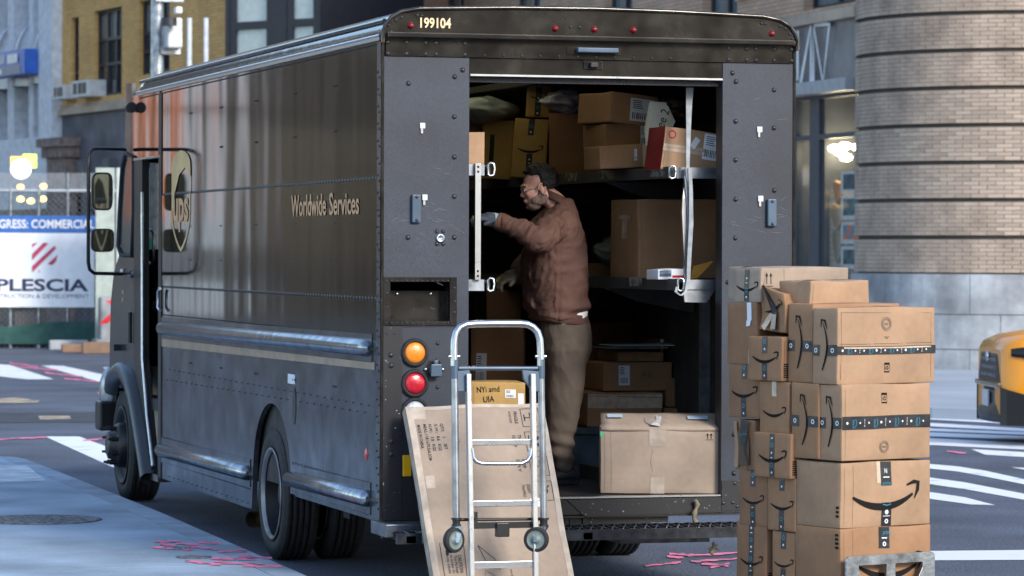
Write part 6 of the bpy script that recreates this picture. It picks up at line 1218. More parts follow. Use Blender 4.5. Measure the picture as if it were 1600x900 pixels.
for nm, (x0, y0, x1, y1), m in (('orange_panel', (17, 245, 37, 256), em('orange_light', (1, .45, .05), 1.4)), ('green_panel', (36, 241, 58, 262), em('green_light', (.65, .9, .1), 1.2))): m_ = MB(); m_.box(at(x0, y1, 77), at(x1, y0, 77)+Vector((0, .1, 0))); m_.build(nm, m, ls)
m_ = MB(); c = at(33, 264, 76.9); m_.cyl(c, c+Vector((0, .08, 0)), .22, n=24); m_.build('round_panel', em('white_light', (1, .95, .9), 1.5), ls)
for i, (px, py) in enumerate(((32, 311), (48, 314), (67, 311), (32, 292), (68, 291))):
    m_ = MB(); c = at(px, py, 75); m_.ell(c, (.08, .08, .06)); tag(m_.build('shop_lamp_glow', em('lamp_glow', (1, .6, .15), 2.5)), ('lower left glowing lamp behind the fence above the banner', 'lower middle dim orange lamp behind the fence', 'lower right glowing lamp behind the fence', 'upper left glow on the fence rail', 'upper right glow on the fence rail')[i], 'lamp', 'lamps behind the fence')  # upper two are only glow on the rail, drawn as emissive balls
# dark-framed windows building
P_ = at(352, 391, 72.2); FD = Fr((P_.x, P_.y, 0), Vector((.55, -.83, 0)).normalized(), (0, 0, 1)); db = thing('dark_framed_building', 'building face of large pale panes in heavy dark frames beside the yellow brick wall', 'building', FD.o)
aR2 = ab(FD, 500, 60)[0]; xs_ = [ab(FD, x, 45)[0] for x in (352, 358, 424, 447, 500)]; zr = ab(FD, 400, 45)[1]
wall(FD, xs_[0], 0, xs_[-1], 16, [(xs_[1], 1, xs_[2], 15.4), (xs_[3], 1, xs_[4]-.05, 15.4)], .15).build('wall', M_FRAME, db)
for (a, b) in ((xs_[1], xs_[2]), (xs_[3], xs_[4]-.05)): window(FD, db, a, 1, b, 15.4, 1, [zr-4.6, zr-2.3, zr, zr+2.3, zr+4.6, zr+6.9], M_GLASSL, .1, .16)
# long stone and brick building along the right side of the street
FR_ = Fr((15.9, 80, 0), (0, -1, 0), (0, 0, 1)); rbd = thing('roman_brick_building', 'long tan brick building with tall windows above shopfronts along the far right side', 'building', (15.9, 50, 0))
def ra(px, py=15): return ab(FR_, px, py)
zsil = ra(1300, 9)[1]; zband = ra(1300, 22)[1]; aE = ra(1349)[0]; a0R = ra(489)[0]
hw = [(ra(x0)[0], zsil, ra(x1)[0], zsil+2.6) for x0, x1 in ((530, 553), (605, 632), (690, 725), (800, 845), (943, 988), (1097, 1152), (1255, 1338))]
up = [(a, z+3.9, b, z1+3.9) for a, z, b, z1 in hw]
wall(FR_, a0R, zband, aE, 13, hw+up).build('wall', B_TAN, rbd)
for h in hw+up: window(FR_, rbd, h[0], h[1], h[2], h[3], 2 if h[2]-h[0] > 1.6 else 1, [h[1]+1.4], mat('sky_tinted_glass', (.12, .17, .19), .06, coat=.7), .25)
for i, h in enumerate(hw):
    for q in range(5):
        z = zsil-.2+.62*q; m_ = MB(); fbox(m_, FR_, h[2]+.05, z+.56, h[2]+1.0, z+.60, .0, .06); m_.build('string_course', M_SAND, rbd)
m_ = MB(); fbox(m_, FR_, a0R, zband-.12, aE, zband+.05, 0, .15); m_.build('cornice', M_SAND, rbd)
wall(FR_, a0R, 0, ra(1236)[0], zband-.12, [(a0R+1+5*i, .5, a0R+5+5*i, 3.8) for i in range(6)], .3).build('ground_storey', M_STONED, rbd)
for i in range(6): window(FR_, rbd, a0R+1+5*i, .5, a0R+5+5*i, 3.8, 3, [3.0], M_GLASSD, name='shopfront')
# shopfront bay beside the round corner
sA, sB = ra(1236)[0], aE; z1_, z2_ = ra(1300, 30)[1], ra(1300, 127)[1]; zh, zm = ra(1300, 146)[1], ra(1300, 212)[1]
m_ = MB(); fbox(m_, FR_, sA, z2_, sB, zband-.12, -.3, .02); m_.build('fascia', mat('grey_metal_fascia', (.26, .27, .31), .25, metal=.5, var=.2, vscale=2), rbd)
m_ = MB(); fbox(m_, FR_, sA, zh, sB, z2_, -.3, .30); m_.build('canopy_edge', mat('pale_grey_metal', (.33, .35, .38), .4), rbd)
sgn = thing('shop_fascia_sign', 'large outlined white letters on the metal fascia beside the round brick corner', 'sign', FR_.p(sA, z2_, .1))
FW_ = Fr(FR_.p(0, 0, .06), FR_.u, (0, 0, 1)); q = MB()
def wp(*pts): return [ab(FW_, x, y) for x, y in pts]
FW_.strip(q, wp((1247, 48), (1247, 125)), .10, .01); FW_.strip(q, wp((1252, 130), (1268, 38), (1268, 132)), .12, .012); FW_.strip(q, wp((1272, 130), (1272, 38), (1287, 130), (1297, 38), (1272, 37)), .10, .014); q.build('outlined_letter', mat('white_letter_outline', (.75, .78, .82), .4), sgn)
m_ = MB(); FW_.strip(m_, [ab(FW_, 1240+i*11, 134-.10*i*i) for i in range(10)], .06, .02); m_.build('swoosh_line', M_PRINTW, sgn)
for (x0, x1, y0, y1) in ((1240, 1345, 146, 152), (1240, 1345, 208, 216), (1264, 1279, 146, 420), (1236, 1244, 146, 420), (1343, 1349, 146, 420)):
    (a, _), (b, _) = ra(x0), ra(x1); zt2, zb3 = ra(1300, y0)[1], (0.1 if y1 > 400 else ra(1300, y1)[1]); m_ = MB(); fbox(m_, FR_, a, zb3, b, zt2, -.12+(.004 if y1 < 300 else 0), -.02+(.004 if y1 < 300 else 0)); m_.build('shopfront_bar', mat('slate_frame', (.05, .06, .08), .4), rbd)
m_ = MB(); m_.add([FR_.p(sA, .1, -.07), FR_.p(sB, .1, -.07), FR_.p(sB, zh, -.07), FR_.p(sA, zh, -.07)], [(0, 1, 2, 3)]); m_.build('shop_glass', mat('clear_shop_glass', (.25, .28, .3), .04, alpha=.18, coat=.5), rbd)
m_ = MB(); fbox(m_, FR_, sA-4, 0, sB, .1, -7, -.1); fbox(m_, FR_, sA-4, 0, sB+2, zband, -7.2, -7); fbox(m_, FR_, sB, 0, sB+.1, zband, -7, -.1); fbox(m_, FR_, sA-4, zband-.3, sB, zband-.2, -7, -.1); m_.build('shop_interior', mat('shop_wall', (.42, .28, .17), .8), rbd)
m_ = MB(); (a, _), (b, _) = ra(1244), ra(1296); fbox(m_, FR_, a, .1, b, 2.9, -.75, -.6); m_.build('tiled_wall', brickmat('cream_tile', (.62, .58, .48), (.58, .54, .45), (.35, .33, .28), .3, .10, .4, 'y'), rbd)
for i, (px, py, D) in enumerate(((1304, 232, 56), (1320, 228, 56.5), (1322, 246, 56), (1340, 230, 57), (1300, 215, 58), (1341, 216, 57.5), (1313, 238, 57))):
    m_ = MB(); c = at(px, py, D); m_.ell(c, (.10, .10, .06)); tag(m_.build('pendant_lamp', em('warm_lamp', (1, .82, .5), 18)), ('leftmost high bright lamp in the corner shop', 'large warm lamp left of centre in the corner shop', 'warm lamp hanging lowest in the corner shop', 'warm lamp at the right edge of the corner shop window', 'tiny far lamp high at the left in the corner shop', 'tiny far lamp high at the right in the corner shop', 'warm lamp between the large pair in the corner shop')[i], 'lamp', 'lamps in the corner shop')
for i, (yt, yb_, c1, c2, lb) in enumerate(((268, 302, (.02, .08, .12), (.01, .03, .05), 'topmost, dark blue city view'), (306, 343, (.03, .16, .20), (.02, .06, .06), 'second, teal skyline'), (347, 381, (.02, .22, .34), (.65, .16, .03), 'third, blue above orange'), (385, 420, (.05, .14, .17), (.02, .03, .03), 'lowest, dark with teal'))):
    (a, zt2) = ab(Fr(FR_.p(0, 0, -.3), FR_.u, (0, 0, 1)), 1314, yt); (b, zb3) = ab(Fr(FR_.p(0, 0, -.3), FR_.u, (0, 0, 1)), 1344, yb_)
    Fp = Fr(FR_.p(0, 0, -.3), FR_.u, (0, 0, 1)); t = thing('framed_picture', 'framed picture in the shop window, %s' % lb, 'picture', Fp.p(a, zb3), group='pictures in the shop window')
    m_ = MB(); fbox(m_, Fp, a, zb3, b, zt2, -.03, 0); m_.build('frame', mat('pale_mount', (.55, .58, .56), .5), t)
    m_ = MB(); Fp.quad(m_, a+.1, zb3+.07, b-.04, zt2-.05, .004); m_.build('print', mat('print_%s' % 'abcd'[i], c1, .4, col2=c2, vscale=3, thr=(.45, .55)), t)
for i, (x0, x1, y0, y1, c, lb) in enumerate(((1296, 1312, 318, 358, (.55, .42, .28), 'cream cloth bag hanging in the shop window'), (1300, 1312, 282, 320, (.5, .25, .12), 'tan hanging bag above the cream bag in the shop'), (1299, 1312, 358, 412, (.42, .36, .26), 'long beige hanging cloth low in the shop window'))):
    Fp = Fr(FR_.p(0, 0, -.35), FR_.u, (0, 0, 1)); (a, zt2), (b, zb3) = ab(Fp, x0, y0), ab(Fp, x1, y1); m_ = MB(); m_.prism([Fp.p(a, zt2-.1), Fp.p(a+.1, zt2), Fp.p(b, zt2-.05), Fp.p(b, zb3+.1), Fp.p(b-.15, zb3), Fp.p(a+.15, zb3+.05)], -Fp.n*.08); tag(m_.build('hanging_bag', mat('bag_%d' % i, c, .8), None, bevel=.02), lb, 'bag')
m_ = MB(); Fp = Fr(FR_.p(0, 0, -2.5), FR_.u, (0, 0, 1)); (a, _), (b, _) = ab(Fp, 1296, 300), ab(Fp, 1318, 300); fbox(m_, Fp, a, .1, b, ab(Fp, 1300, 245)[1], -.1, 0); m_.build('dark_display', M_FRAME, rbd)
m_ = MB(); (a, _), (b, _) = ab(Fp, 1320, 300), ab(Fp, 1346, 300); fbox(m_, Fp, a, 1.8, b, ab(Fp, 1300, 247)[1], -.1, 0); m_.build('glowing_shelf', em('shelf_glow', (.8, .45, .15), .5), rbd)  # shelf emits its own light in place of lamplight falling on it
# round corner tower
TC = Vector((17.95, 31.59, 0)); TR = 2.4; tw = thing('round_corner_tower', 'round corner of banded grey-tan brick on a granite base at the right', 'tower', TC)
vd = Vector((TC.x-CAM.x, TC.y-CAM.y, 0)).normalized(); near = TC-vd*TR
def zt_at(py): return onP(1582, py, near, vd).z
A0 = math.atan2(-vd.y, -vd.x)
js = [433-58.7*i for i in range(-0, 15)]; zj = [zt_at(y) for y in js]
def arc(mb, r, z0, z1, a0=-2.1, a1=1.6, n=72, top=True):
    P = [(TC.x+r*math.cos(A0+a0+(a1-a0)*i/n), TC.y+r*math.sin(A0+a0+(a1-a0)*i/n)) for i in range(n+1)]; vs = [(x, y, z0) for x, y in P]+[(x, y, z1) for x, y in P]
    mb.add(vs, [(i, i+1, n+2+i, n+1+i) for i in range(n)], True)
    P2 = [(TC.x+(r-.08)*math.cos(A0+a0+(a1-a0)*i/n), TC.y+(r-.08)*math.sin(A0+a0+(a1-a0)*i/n)) for i in range(n+1)]
    for z in (z0, z1): mb.add([(x, y, z) for x, y in P]+[(x, y, z) for x, y in P2], [(i, i+1, n+2+i, n+1+i) for i in range(n)])
mb = MB(); arc(mb, TR-.06, zj[0], zj[-1]); mb.build('core_wall', mat('deep_joint', (.09, .08, .07), .9), tw)
M_RB = [mat('grey_tan_brick_%d' % i, c, .85, var=.2, vscale=2.5) for i, c in enumerate(((.37, .295, .235), (.41, .335, .27), (.32, .26, .21), (.39, .31, .245)))]
for k in range(len(zj)-1): mb = MB(); arc(mb, TR-.006, zj[k]+.06, zj[k+1]); mb.build('brick_course', M_MORT, tw)
bw_, rows_ = .245, 8; h_c = (zj[1]-zj[0]-.06)/rows_; da = bw_/TR; bricks = []
for k in range(len(zj)-1):
    for r_ in range(rows_):
        for i in range(-7, 17): a = (i+.5*(r_ % 2))*da-.35*0; bricks.append((k, r_, -a))
mesh_b = []
for m in M_RB:
    b_ = MB(); n = 2; w2 = bw_/2-.005; b_.box((-w2, -.05, .004), (w2, .006, h_c-.004)); me = bpy.data.meshes.new('brick'); me.from_pydata([tuple(v) for v in b_.v], [], b_.f); me.materials.append(m); mesh_b.append(me)
rnd = random.Random(4); bricks.sort(key=lambda b: abs(zj[b[0]]-3)+abs(b[2])*1.0); restb = MB()
for q, (k, r_, a) in enumerate(bricks):
    if k > 8: continue
    z = zj[k]+.06+r_*h_c; an = A0+a; x, y = TC.x+TR*math.cos(an), TC.y+TR*math.sin(an)
    if q < 300:
        o = bpy.data.objects.new('brick', rnd.choice(mesh_b)); COL.objects.link(o); o.parent = tw; o.location = (x-TC.x+rnd.uniform(-.003, .003), y-TC.y, z); o.rotation_euler = (0, 0, an-math.pi/2)
    else:
        M_ = Matrix.Translation((x, y, z))@Matrix.Rotation(an-math.pi/2, 4, 'Z'); restb.box((-w2, -.05, .004), (w2, .006, h_c-.004), M_)
restb.build('remaining_bricks', M_RB[3], tw, kind='stuff')
zb_ = [0.0]+[zt_at(547), zt_at(492), zj[0]+.045]
for k in range(3):
    z0, z1 = zb_[k]+.006, zb_[k+1]-.006; nseg = 6; off = .3*(k % 2)
    for i in range(nseg):
        a0 = -2.1+(3.7)*(i+off)/nseg; a1 = a0+3.7/nseg-.004; m_ = MB(); n = 8; P = [(TC.x+r*math.cos(A0+a), TC.y+r*math.sin(A0+a)) for r in (TR+.06, TR-.1) for a in [a0+(a1-a0)*j/n for j in range(n+1)]]
        N1 = n+1; vs = [(x, y, z0) for x, y in P]+[(x, y, z1) for x, y in P]; fs = [(j, j+1, 2*N1+j+1, 2*N1+j) for j in range(n)]+[(2*N1+j, 2*N1+j+1, 3*N1+j+1, 3*N1+j) for j in range(n)]+[(0, 2*N1, 3*N1, N1), (n, N1+n, 3*N1+n, 2*N1+n)]
        m_.add(vs, fs, False); m_.build('granite_block', M_STONE, tw)
mb = MB(); arc(mb, TR+.02, 0, zb_[-1]-.02); mb.build('granite_backing', M_STONED, tw)
# straight wall going on from the tower along the cross street
FB = Fr((TC.x+vd.x*.0, TC.y-2.35, 0), (1, 0, 0), (0, 0, 1)); wall(FB, .5, 0, 40, 13, [(2+5*i, 1.6, 5+5*i, 4.4) for i in range(7)]+[(2+5*i, 6, 5+5*i, 9) for i in range(7)]).build('side_wall', mat('side_brick', (.30, .25, .21), .85, var=.2), tw)
for i in range(7):
    for z in (1.6, 6): window(FB, tw, 2+5*i, z, 5+5*i, z+2.8, 2, [z+1.4], M_GLASSD)
# pavements beyond
def slab(name, pts, m, lab, z=.12):
    m_ = MB(); m_.prism([(x, y, -.02) for x, y in pts], (0, 0, z+.02)); o = structure(m_.build(name, m)); o['label'] = lab; return o
slab('far_pavement', [(10.2, 120), (10.5, 30), (10.7, 19.5), (10.9, 18.2), (11.6, 17.2), (12.8, 16.7), (60, 15.8), (60, 120)], mat('far_pavement_concrete', (.33, .37, .42), .85, var=.12, vscale=.5), 'pale pavement round the far right corner')
slab('fenced_site_ground', [(-30, 48.2), (5.9, 47.6), (7.0, 50), (6.5, 120), (-30, 120)], mat('rough_ground', (.10, .11, .12), .9, var=.3), 'rough ground behind the construction fence', .08)
# construction fence with banner
FN = at(148, 391, 65); FF = Fr((FN.x, FN.y, 0), (math.cos(YAW-.02), -math.sin(YAW-.02), 0), (0, 0, 1))
def fz(py): return ab(FF, 80, py)[1]
fence = thing('construction_fence', 'chain-link construction fence with green mesh along its foot', 'fence', FF.o)
L0 = -9.0; zt3 = fz(298)
for a in (-9, -6.4, -3.9, ab(FF, 106, 300)[0]-.0, ab(FF, 16, 520)[0], ab(FF, 60, 520)[0], .05, 1.6): m_ = MB(); m_.cyl(FF.p(a, 0, -.05), FF.p(a, fz(270) if a < -.0 and a > -1 else zt3+.05, -.05), .035, n=8); m_.build('post', M_STEEL, fence)
for z in (zt3, .15): m_ = MB(); m_.cyl(FF.p(L0, z, -.05), FF.p(1.6, z, -.05), .03, n=8); m_.build('rail', mat('pale_pipe', (.5, .53, .56), .4, metal=.4), fence)
m_ = MB(); st = .11; H_ = zt3
for i in range(int((1.6-L0+H_)/st)+1):
    for sgn in (1, -1):
        s0 = L0-H_+i*st if sgn > 0 else L0+i*st; p, q = (s0, 0), (s0+sgn*H_, H_)
        def cut(p, q):
            (x0, z0), (x1, z1) = p, q
            if x0 > x1: x0, z0, x1, z1 = x1, z1, x0, z0
            t0 = max(0, (L0-x0)/(x1-x0)); t1 = min(1, (1.6-x0)/(x1-x0)); return (x0+(x1-x0)*t0, z0+(z1-z0)*t0), (x0+(x1-x0)*t1, z0+(z1-z0)*t1), t1 > t0
        a_, b_, ok = cut(p, q)
        if ok: m_.tube([FF.p(*a_, -.05), FF.p(*b_, -.05)], .0035, 3, caps=False)
m_.build('chain_link', mat('wire', (.22, .24, .26), .5, metal=.5), fence, kind='stuff')
m_ = MB(); n = 60; vs = []
for i in range(n+1):
    a = L0+(1.0-L0)*i/n*.92; zz = fz(510+6*noise.noise(Vector((a*.7, 0, 0)))-max(0, (a+1.5))*5)
    for j in range(4): vs.append(FF.p(a, .08+(zz-.08)*j/3, .03+.03*noise.noise(Vector((a*3, j, 0)))))
m_.add(vs, [(4*i+j, 4*i+4+j, 4*i+5+j, 4*i+1+j) for i in range(n) for j in range(3)], True); m_.build('green_mesh', mat('green_screen_cloth', (.025, .085, .075), .85, var=.2), fence)
m_ = MB(); vs = [FF.p(L0, zt3+.02, -.06), FF.p(1, zt3+.02, -.06), FF.p(1, fz(270), -.06), FF.p(L0, fz(270), -.06)]; m_.add(vs, [(0, 1, 2, 3)]); m_.build('upper_netting', mat('grey_netting', (.30, .33, .36), .9, alpha=.45), fence)
m_ = MB(); a0, a1 = ab(FF, 22, 520)[0], ab(FF, 58, 520)[0]
for i in range(7): fbox(m_, FF, a0+(a1-a0)*i/7+.01, .1, a0+(a1-a0)*(i+1)/7-.01, fz(400), -.12, -.08); 
m_.build('corrugated_sheet', mat('brown_grey_sheet', (.12, .11, .12), .6), fence)
bn = thing('construction_banner', 'white and blue construction company banner with a red striped emblem on the fence', 'banner', FF.p(-3, 1, .03))
FBn = Fr(FF.p(0, 0, .05), FF.u, (0, 0, 1)); z0, z1, z2 = fz(480), fz(364), fz(337); LB = -6.2
bm_ = MB(); fbox(bm_, FBn, LB, z0, 0, z1, -.01, 0); bm_.build('white_field', mat('banner_white', (.80, .83, .88), .5, var=.05, bump=.03, bscale=1.5), bn); bm_ = MB(); fbox(bm_, FBn, LB, z1, .05, z2, -.01, .003); bm_.build('blue_header', mat('banner_blue', (.03, .13, .42), .5), bn)
def bx_(px, py): return ab(FBn, px, py)
m_ = MB(); a, b = bx_(0, 356); c, _ = bx_(144, 356); FBn.text(m_, 'GRESS: COMMERCIAL', a-.02, b, bx_(0, 343)[1]-b, c-a+.06, .006, bold=.02); FBn.text(m_, 'WORK IN PRO', a-1.55, b, bx_(0, 343)[1]-b, 1.5, .006, bold=.02); m_.build('header_lettering', M_PRINTW, bn, split=True)
m_ = MB(); a, b = bx_(-28, 454); c, _ = bx_(138, 454); hh_ = bx_(0, 436)[1]-b; FBn.text(m_, 'PLESCIA', bx_(-6, 454)[0], b, hh_, c-bx_(-6, 454)[0], .003, bold=.03); FBn.text(m_, 'CONSTRUCTION & DEVELOPMENT', bx_(-30, 465)[0], bx_(0, 465.5)[1], .075, bx_(139, 465)[0]-bx_(-30, 465)[0], .003); m_.build('company_lettering', mat('navy_print', (.02, .03, .09), .5), bn, split=True)
for k, P in enumerate((((50, 381), (59, 379), (50, 387)), ((50, 397), (68, 379), (76, 380), (50, 407)), ((50, 416), (85, 384), (88, 388), (50, 426)), ((74, 413), (90, 398), (88, 408), (82, 414)), ((60, 424), (62, 422), (62, 427)))):
    m_ = MB(); FBn.poly(m_, [bx_(*p) for p in P], .004); m_.build('emblem_stripe', mat('banner_red', (.55, .05, .12), .5), bn)
# barriers, flag and metal plates behind the cab
m_ = MB(); a, b = at(157, 545, 62), at(178, 545, 62); m_.box((a.x, a.y, 0), (b.x+.3, a.y+.3, 1.0)); m_.box((a.x-.1, a.y-.1, 0), (b.x+.4, a.y+.4, .25)); tag(m_.build('concrete_barrier', M_STONE, None, bevel=.04), 'pale concrete barrier at the end of the construction fence, partly behind the truck cab', 'barrier')
m_ = MB(); p = at(172, 470, 60); vs = [p+Vector((.12*math.sin(i*.9)-.0, .03*math.cos(i), -.08*i)) for i in range(6)]; m_.add([v for q in vs for v in (q+Vector((-.07, 0, 0)), q+Vector((.09, .02, .02)))], [(2*i, 2*i+1, 2*i+3, 2*i+2) for i in range(5)]); o = m_.build('warning_flag', mat('red_cloth', (.7, .03, .05), .7), None); s_ = o.modifiers.new('thickness', 'SOLIDIFY'); s_.thickness = .01; tag(o, 'small red flag hanging between the banner and the truck cab', 'flag')
a, b = at(150, 250, 63), at(204, 250, 63); sc_ = thing('hoarding', 'pale green-grey sheet hoarding standing behind the truck mirrors', 'hoarding', (a.x, a.y, 0)); k = 7
for i in range(k): m_ = MB(); x0 = a.x+(b.x+2-a.x)*i/k; x1 = a.x+(b.x+2-a.x)*(i+1)/k-.03; y = a.y+(b.y-a.y)*i/k; m_.box((x0, y, .1), (x1, y+.05+.01*(i % 2), at(180, 262, 63).z)); m_.build('sheet', mat('hoarding_sheet_%d' % (i % 3), ((.30, .36, .34), (.42, .47, .48), (.22, .28, .27))[i % 3], .5, metal=.2), sc_)
# loose timber and debris at the fence foot
for i, (px, py, c) in enumerate(((140, 549, (.5, .48, .45)), (128, 551, (.25, .15, .1)), (108, 547, (.45, .46, .48)), (160, 553, (.2, .13, .09)))):
    m_ = MB(); p = onZ(px, py, 0); m_.box((p.x-.35, p.y, 0), (p.x+.35, p.y+.15, .12+.03*i)); tag(m_.build('timber_block', mat('debris_%d' % i, c, .9), None, bevel=.02), ('pale timber block', 'brown timber block', 'light grey rubble block', 'dark brown timber block near the barrier')[i]+' lying at the foot of the fence', 'debris')
# ---------------------------------------------------------------- yellow taxi
NP = at(1547, 391, 34); hd_ = Vector((-.968, .245, 0)).normalized(); car = thing('yellow_taxi', 'yellow taxi with a black grille entering the crossing from the right edge', 'taxi', (NP.x, NP.y, 0), math.atan2(-hd_.y, -hd_.x))
M_TAXI = mat('taxi_yellow', (.80, .30, .006), .28, coat=.3, var=.03)
# local: x back from nose, y to the car's right (+) / left (-) sides, z up
def cs(x, hw, z0, zs, z1, top): # body section
    P = [(-hw*.96, z0), (-hw, z0+.12), (-hw*1.0, zs), (-hw*.97, z1), (-hw*top, z1+.05), (0, z1+.08)]; return [Vector((x, y, z)) for y, z in P]+[Vector((x, -y, z)) for y, z in P[-2::-1]]
secs = [cs(.0, .64, .30, .5, .86, .92), cs(.05, .72, .27, .5, .93, .9), cs(.20, .82, .25, .55, .99, .88), cs(.45, .90, .25, .6, 1.03, .85), cs(.9, .92, .25, .65, 1.06, .85), cs(1.3, .92, .25, .68, 1.10, .85), cs(2.0, .92, .25, .68, 1.12, .85), cs(3.6, .92, .25, .7, 1.15, .85), cs(4.4, .88, .28, .7, 1.12, .85), cs(4.6, .80, .35, .7, 1.0, .85)]
mb = MB(); mb.loft(secs); mb.build('body', M_TAXI, car, local=True, bevel=.03)
gh = [[Vector((x, y*s, z)) for y, z in ((-.80, .98), (-.74, zt5-.12), (-.6, zt5), (0, zt5+.03), (.6, zt5), (.74, zt5-.12), (.80, .98))] for x, zt5, s in ((1.15, 1.12, .98), (1.9, 1.60, .92), (2.3, 1.68, .9), (3.4, 1.68, .9), (4.0, 1.55, .9), (4.5, 1.15, .95))]
mb = MB(); mb.loft(gh); mb.build('greenhouse', M_GLASSD, car, local=True)
mb = MB(); mb.loft([[Vector((x, y*s, z+dz)) for y, z in ((-.66, 1.60), (0, 1.71), (.66, 1.60))]+[Vector((x, y*s, z+dz-.04)) for y, z in ((.66, 1.60), (0, 1.70), (-.66, 1.60))] for x, s, dz in ((1.95, .9, -.03), (2.4, .95, .03), (3.4, .95, .03), (4.0, .9, -.06))]); mb.build('roof', M_TAXI, car, local=True)
mb = MB(); mb.prism([(-.012, -.60, .60), (-.012, .60, .60), (-.008, .44, .88), (-.008, -.44, .88)], (.1, 0, 0)); g = mb.build('grille', M_BLACK, car, local=True, bevel=.02)
for j in range(3):
    for i in range(9): m_ = MB(); m_.box((-.018, -.4+i*.09, .65+j*.075), (-.008, -.35+i*.09, .68+j*.075)); m_.build('grille_stud', M_STEEL, g, local=True)
mb = MB(); mb.box((-.035, -.64, .55), (.1, .64, .60)); mb.build('chrome_bar', mat('bronze_chrome', (.45, .35, .25), .2, metal=.9), car, local=True, bevel=.01)
mb = MB(); mb.loft([[Vector((x, y, z)) for x, z in ((-.015+abs(y)**3*.55, .55-.30*max(0, abs(y)-.6)), (-.02+abs(y)**3*.55, .40-.1*max(0, abs(y)-.6)), (-.08+abs(y)**3*.5, .31), (-.06+abs(y)**3*.5, .22), (.75, .2), (.75, .35))] for y in [-.93+1.86*i/14 for i in range(15)]], caps=True); mb.build('front_bumper', M_BLACK, car, local=True)
HWX = ((0, .64), (.05, .72), (.20, .82), (.45, .90), (.9, .92))
for s_y in (-1, 1):
    vs = []
    for (x_, hw__), zt_w in zip(HWX, (.56, .54, .50, .42, .33)): vs += [Vector((x_-.012, s_y*(hw__+.014), .20)), Vector((x_-.012, s_y*(hw__+.014), zt_w))]
    mb = MB(); mb.add(vs, [(2*i, 2*i+1, 2*i+3, 2*i+2) for i in range(4)]); q_ = mb.build('bumper_corner', M_BLACK, car, local=True); md = q_.modifiers.new('thickness', 'SOLIDIFY'); md.thickness = .02
mb = MB(); mb.box((-.045, -.16, .36), (-.03, .16, .52)); mb.build('number_plate', mat('plate_white', (.5, .52, .55), .5), car, local=True)
mb = MB(); mb.prism([(.012, -.62, .915), (.012, .62, .915), (.03, .62, .932), (.03, -.62, .932)], (.02, 0, 0)); mb.build('bonnet_gap', M_BLACK, car, local=True)
mb = MB(); mb.ell((-.02, 0, .84), (.02, .06, .05)); mb.build('round_badge', M_ALU, car, local=True)
for s in (-1, 1):
    mb = MB(); mb.loft([[Vector((x, s*y, z)) for y, z in q] for x, q in ((.08, ((.60, .86), (.60, .93), (.72, .93), (.74, .86))), (.30, ((.80, .82), (.76, .98), (.86, .97), (.90, .84))), (.62, ((.90, .90), (.84, 1.01), (.92, .99), (.935, .92))))]); h_ = mb.build('headlight', M_BLACK, car, local=True)
    mb = MB(); mb.ell((.30, s*.85, .90), (.07, .045, .045)); mb.build('lamp', mat('headlight_glass', (.75, .78, .82), .1, coat=.6), h_, local=True)
    for x in (.95, 3.65):
        mb = MB(); mb.lathe((x, s*.84, .36), (0, s, 0), [(.22, -.1), (.34, -.1), (.36, -.07), (.36, .07), (.34, .1), (.22, .1)], 32); wl = mb.build('wheel', M_RUB, car, local=True)
        mb = MB(); mb.lathe((x, s*.84, .36), (0, s, 0), [(.22, .09), (.20, .06), (.05, .08), (.001, .08)], 20); mb.build('rim', M_ALU, wl, local=True)
        mb = MB(); mb.lathe((x, s*.905, .38), (0, s, 0), [(.37, .0), (.37, .03), (.44, .03), (.44, .0)], 24, 0, 2*math.pi); mb.build('wheel_arch', M_BLACK, car, local=True)
# ---------------------------------------------------------------- unseen street row, added and toned for the truck's paint to mirror
FO = Fr((-40, 74, 0), (1, 0, 0), (0, 0, 1)); ob = thing('brown_brick_block', 'unseen brown brick block closing the street ahead, left of the yellow brick building', 'building', (-18, 74, 0))
wall(FO, 0, 0, 26.0, 20, [(14+1.35*i, .6, 14.85+1.35*i, 5.2) for i in range(9)]+[(1+3.2*i, 7+4*j, 2.6+3.2*i, 9.6+4*j) for i in range(7) for j in range(3)]).build('wall', B_BR, ob)
for i in range(9): window(FO, ob, 14+1.35*i, .6, 14.85+1.35*i, 5.2, 1, [2.4, 4.0], M_GLASSD)
for i in range(7):
    for j in range(3): window(FO, ob, 1+3.2*i, 7+4*j, 2.6+3.2*i, 9.6+4*j, 1, [8.3+4*j], M_GLASSD)
for i in range(5): m_ = MB(); a = 14.92+2.7*i; fbox(m_, FO, a, 0, a+.3, 20, 0, .3); m_.build('stone_pier', mat('olive_stone', (.20, .18, .14), .8), ob)
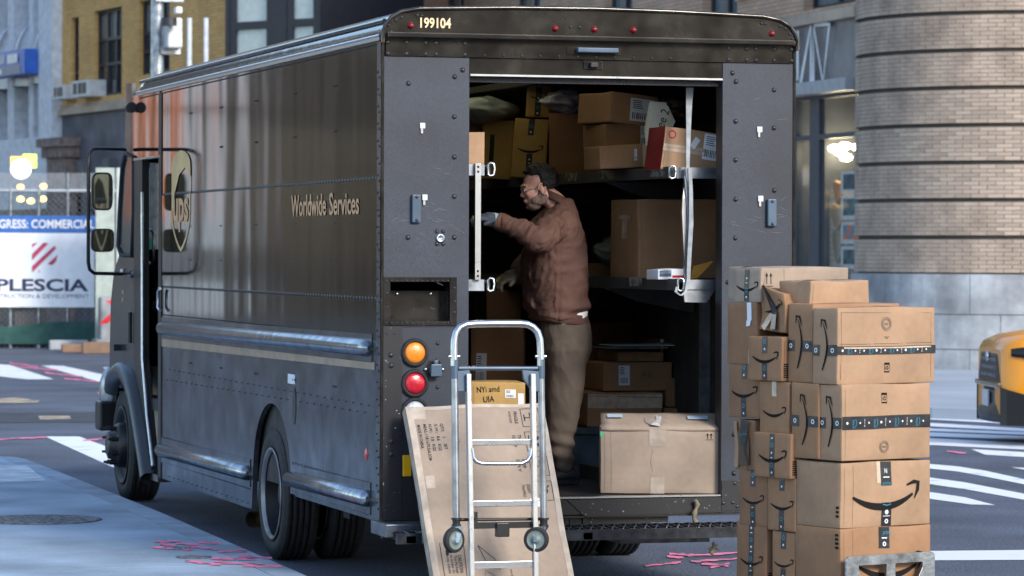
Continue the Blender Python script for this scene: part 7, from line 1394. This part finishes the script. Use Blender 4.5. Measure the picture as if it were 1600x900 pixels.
pb_ = thing('pale_stone_block', 'unseen pale stone block beside the brown brick block, left of the frame', 'building', (-13, 73, 0)); FP_ = Fr((-14.1, 73.2, 0), (1, 0, 0), (0, 0, 1))
wall(FP_, 0, 0, 1.25, 24, [(.2, 1, 1.0, 1.9)]).build('wall', mat('pale_limestone', (.62, .72, .82), .6), pb_); m_ = MB(); fbox(m_, FP_, -.1, 5.6, 1.35, 6.2, 0, .3); m_.build('cornice', M_WSTONE, pb_)
nb = thing('scaffold_netting', 'unseen orange safety netting on a scaffold beside the pale stone block', 'scaffold', (-12.5, 73, 0)); m_ = MB(); m_.box((-12.7, 73, 2.6), (-12.0, 73.1, 9)); m_.build('net', mat('orange_net', (1, .22, .0), .8), nb)
for x in (-12.75, -11.9): m_ = MB(); m_.cyl((x, 73.2, 0), (x, 73.2, 10), .05); m_.build('standard', M_STEEL, nb)
FO2 = Fr((-12.7, 76, 0), (1, 0, 0), (0, 0, 1)); ob2 = thing('grey_shopfront_block', 'unseen dark grey block with shopfronts closing the street beside the orange netting', 'building', (-6, 76, 0))
wall(FO2, 0, 0, 14, 18, [(1+3*i, .5, 3.4+3*i, 4) for i in range(4)]).build('wall', mat('charcoal_wall', (.035, .037, .04), .7), ob2)
for i in range(4): window(FO2, ob2, 1+3*i, .5, 3.4+3*i, 4, 2, [3], M_GLASSD)
# unseen block behind the viewer, added for the rear metal to mirror
FK = Fr((34, -62, 0), (-1, 0, 0), (0, 0, 1)); kb = thing('tan_brick_block', 'unseen tan brick block across the street behind the viewer', 'building', (0, -62, 0))
wall(FK, 0, 0, 70, 17, [(1.5+4*i, 1+4.1*j, 3.7+4*i, 3.6+4.1*j) for i in range(17) for j in range(4)]).build('wall', brickmat('gold_brick', (.48, .33, .15), (.38, .25, .11), (.3, .22, .14), .21, .07, axis='x'), kb)
for i in range(17):
    for j in range(4): window(FK, kb, 1.5+4*i, 1+4.1*j, 3.7+4*i, 3.6+4.1*j, 2, [2.4+4.1*j], M_GLASSD)
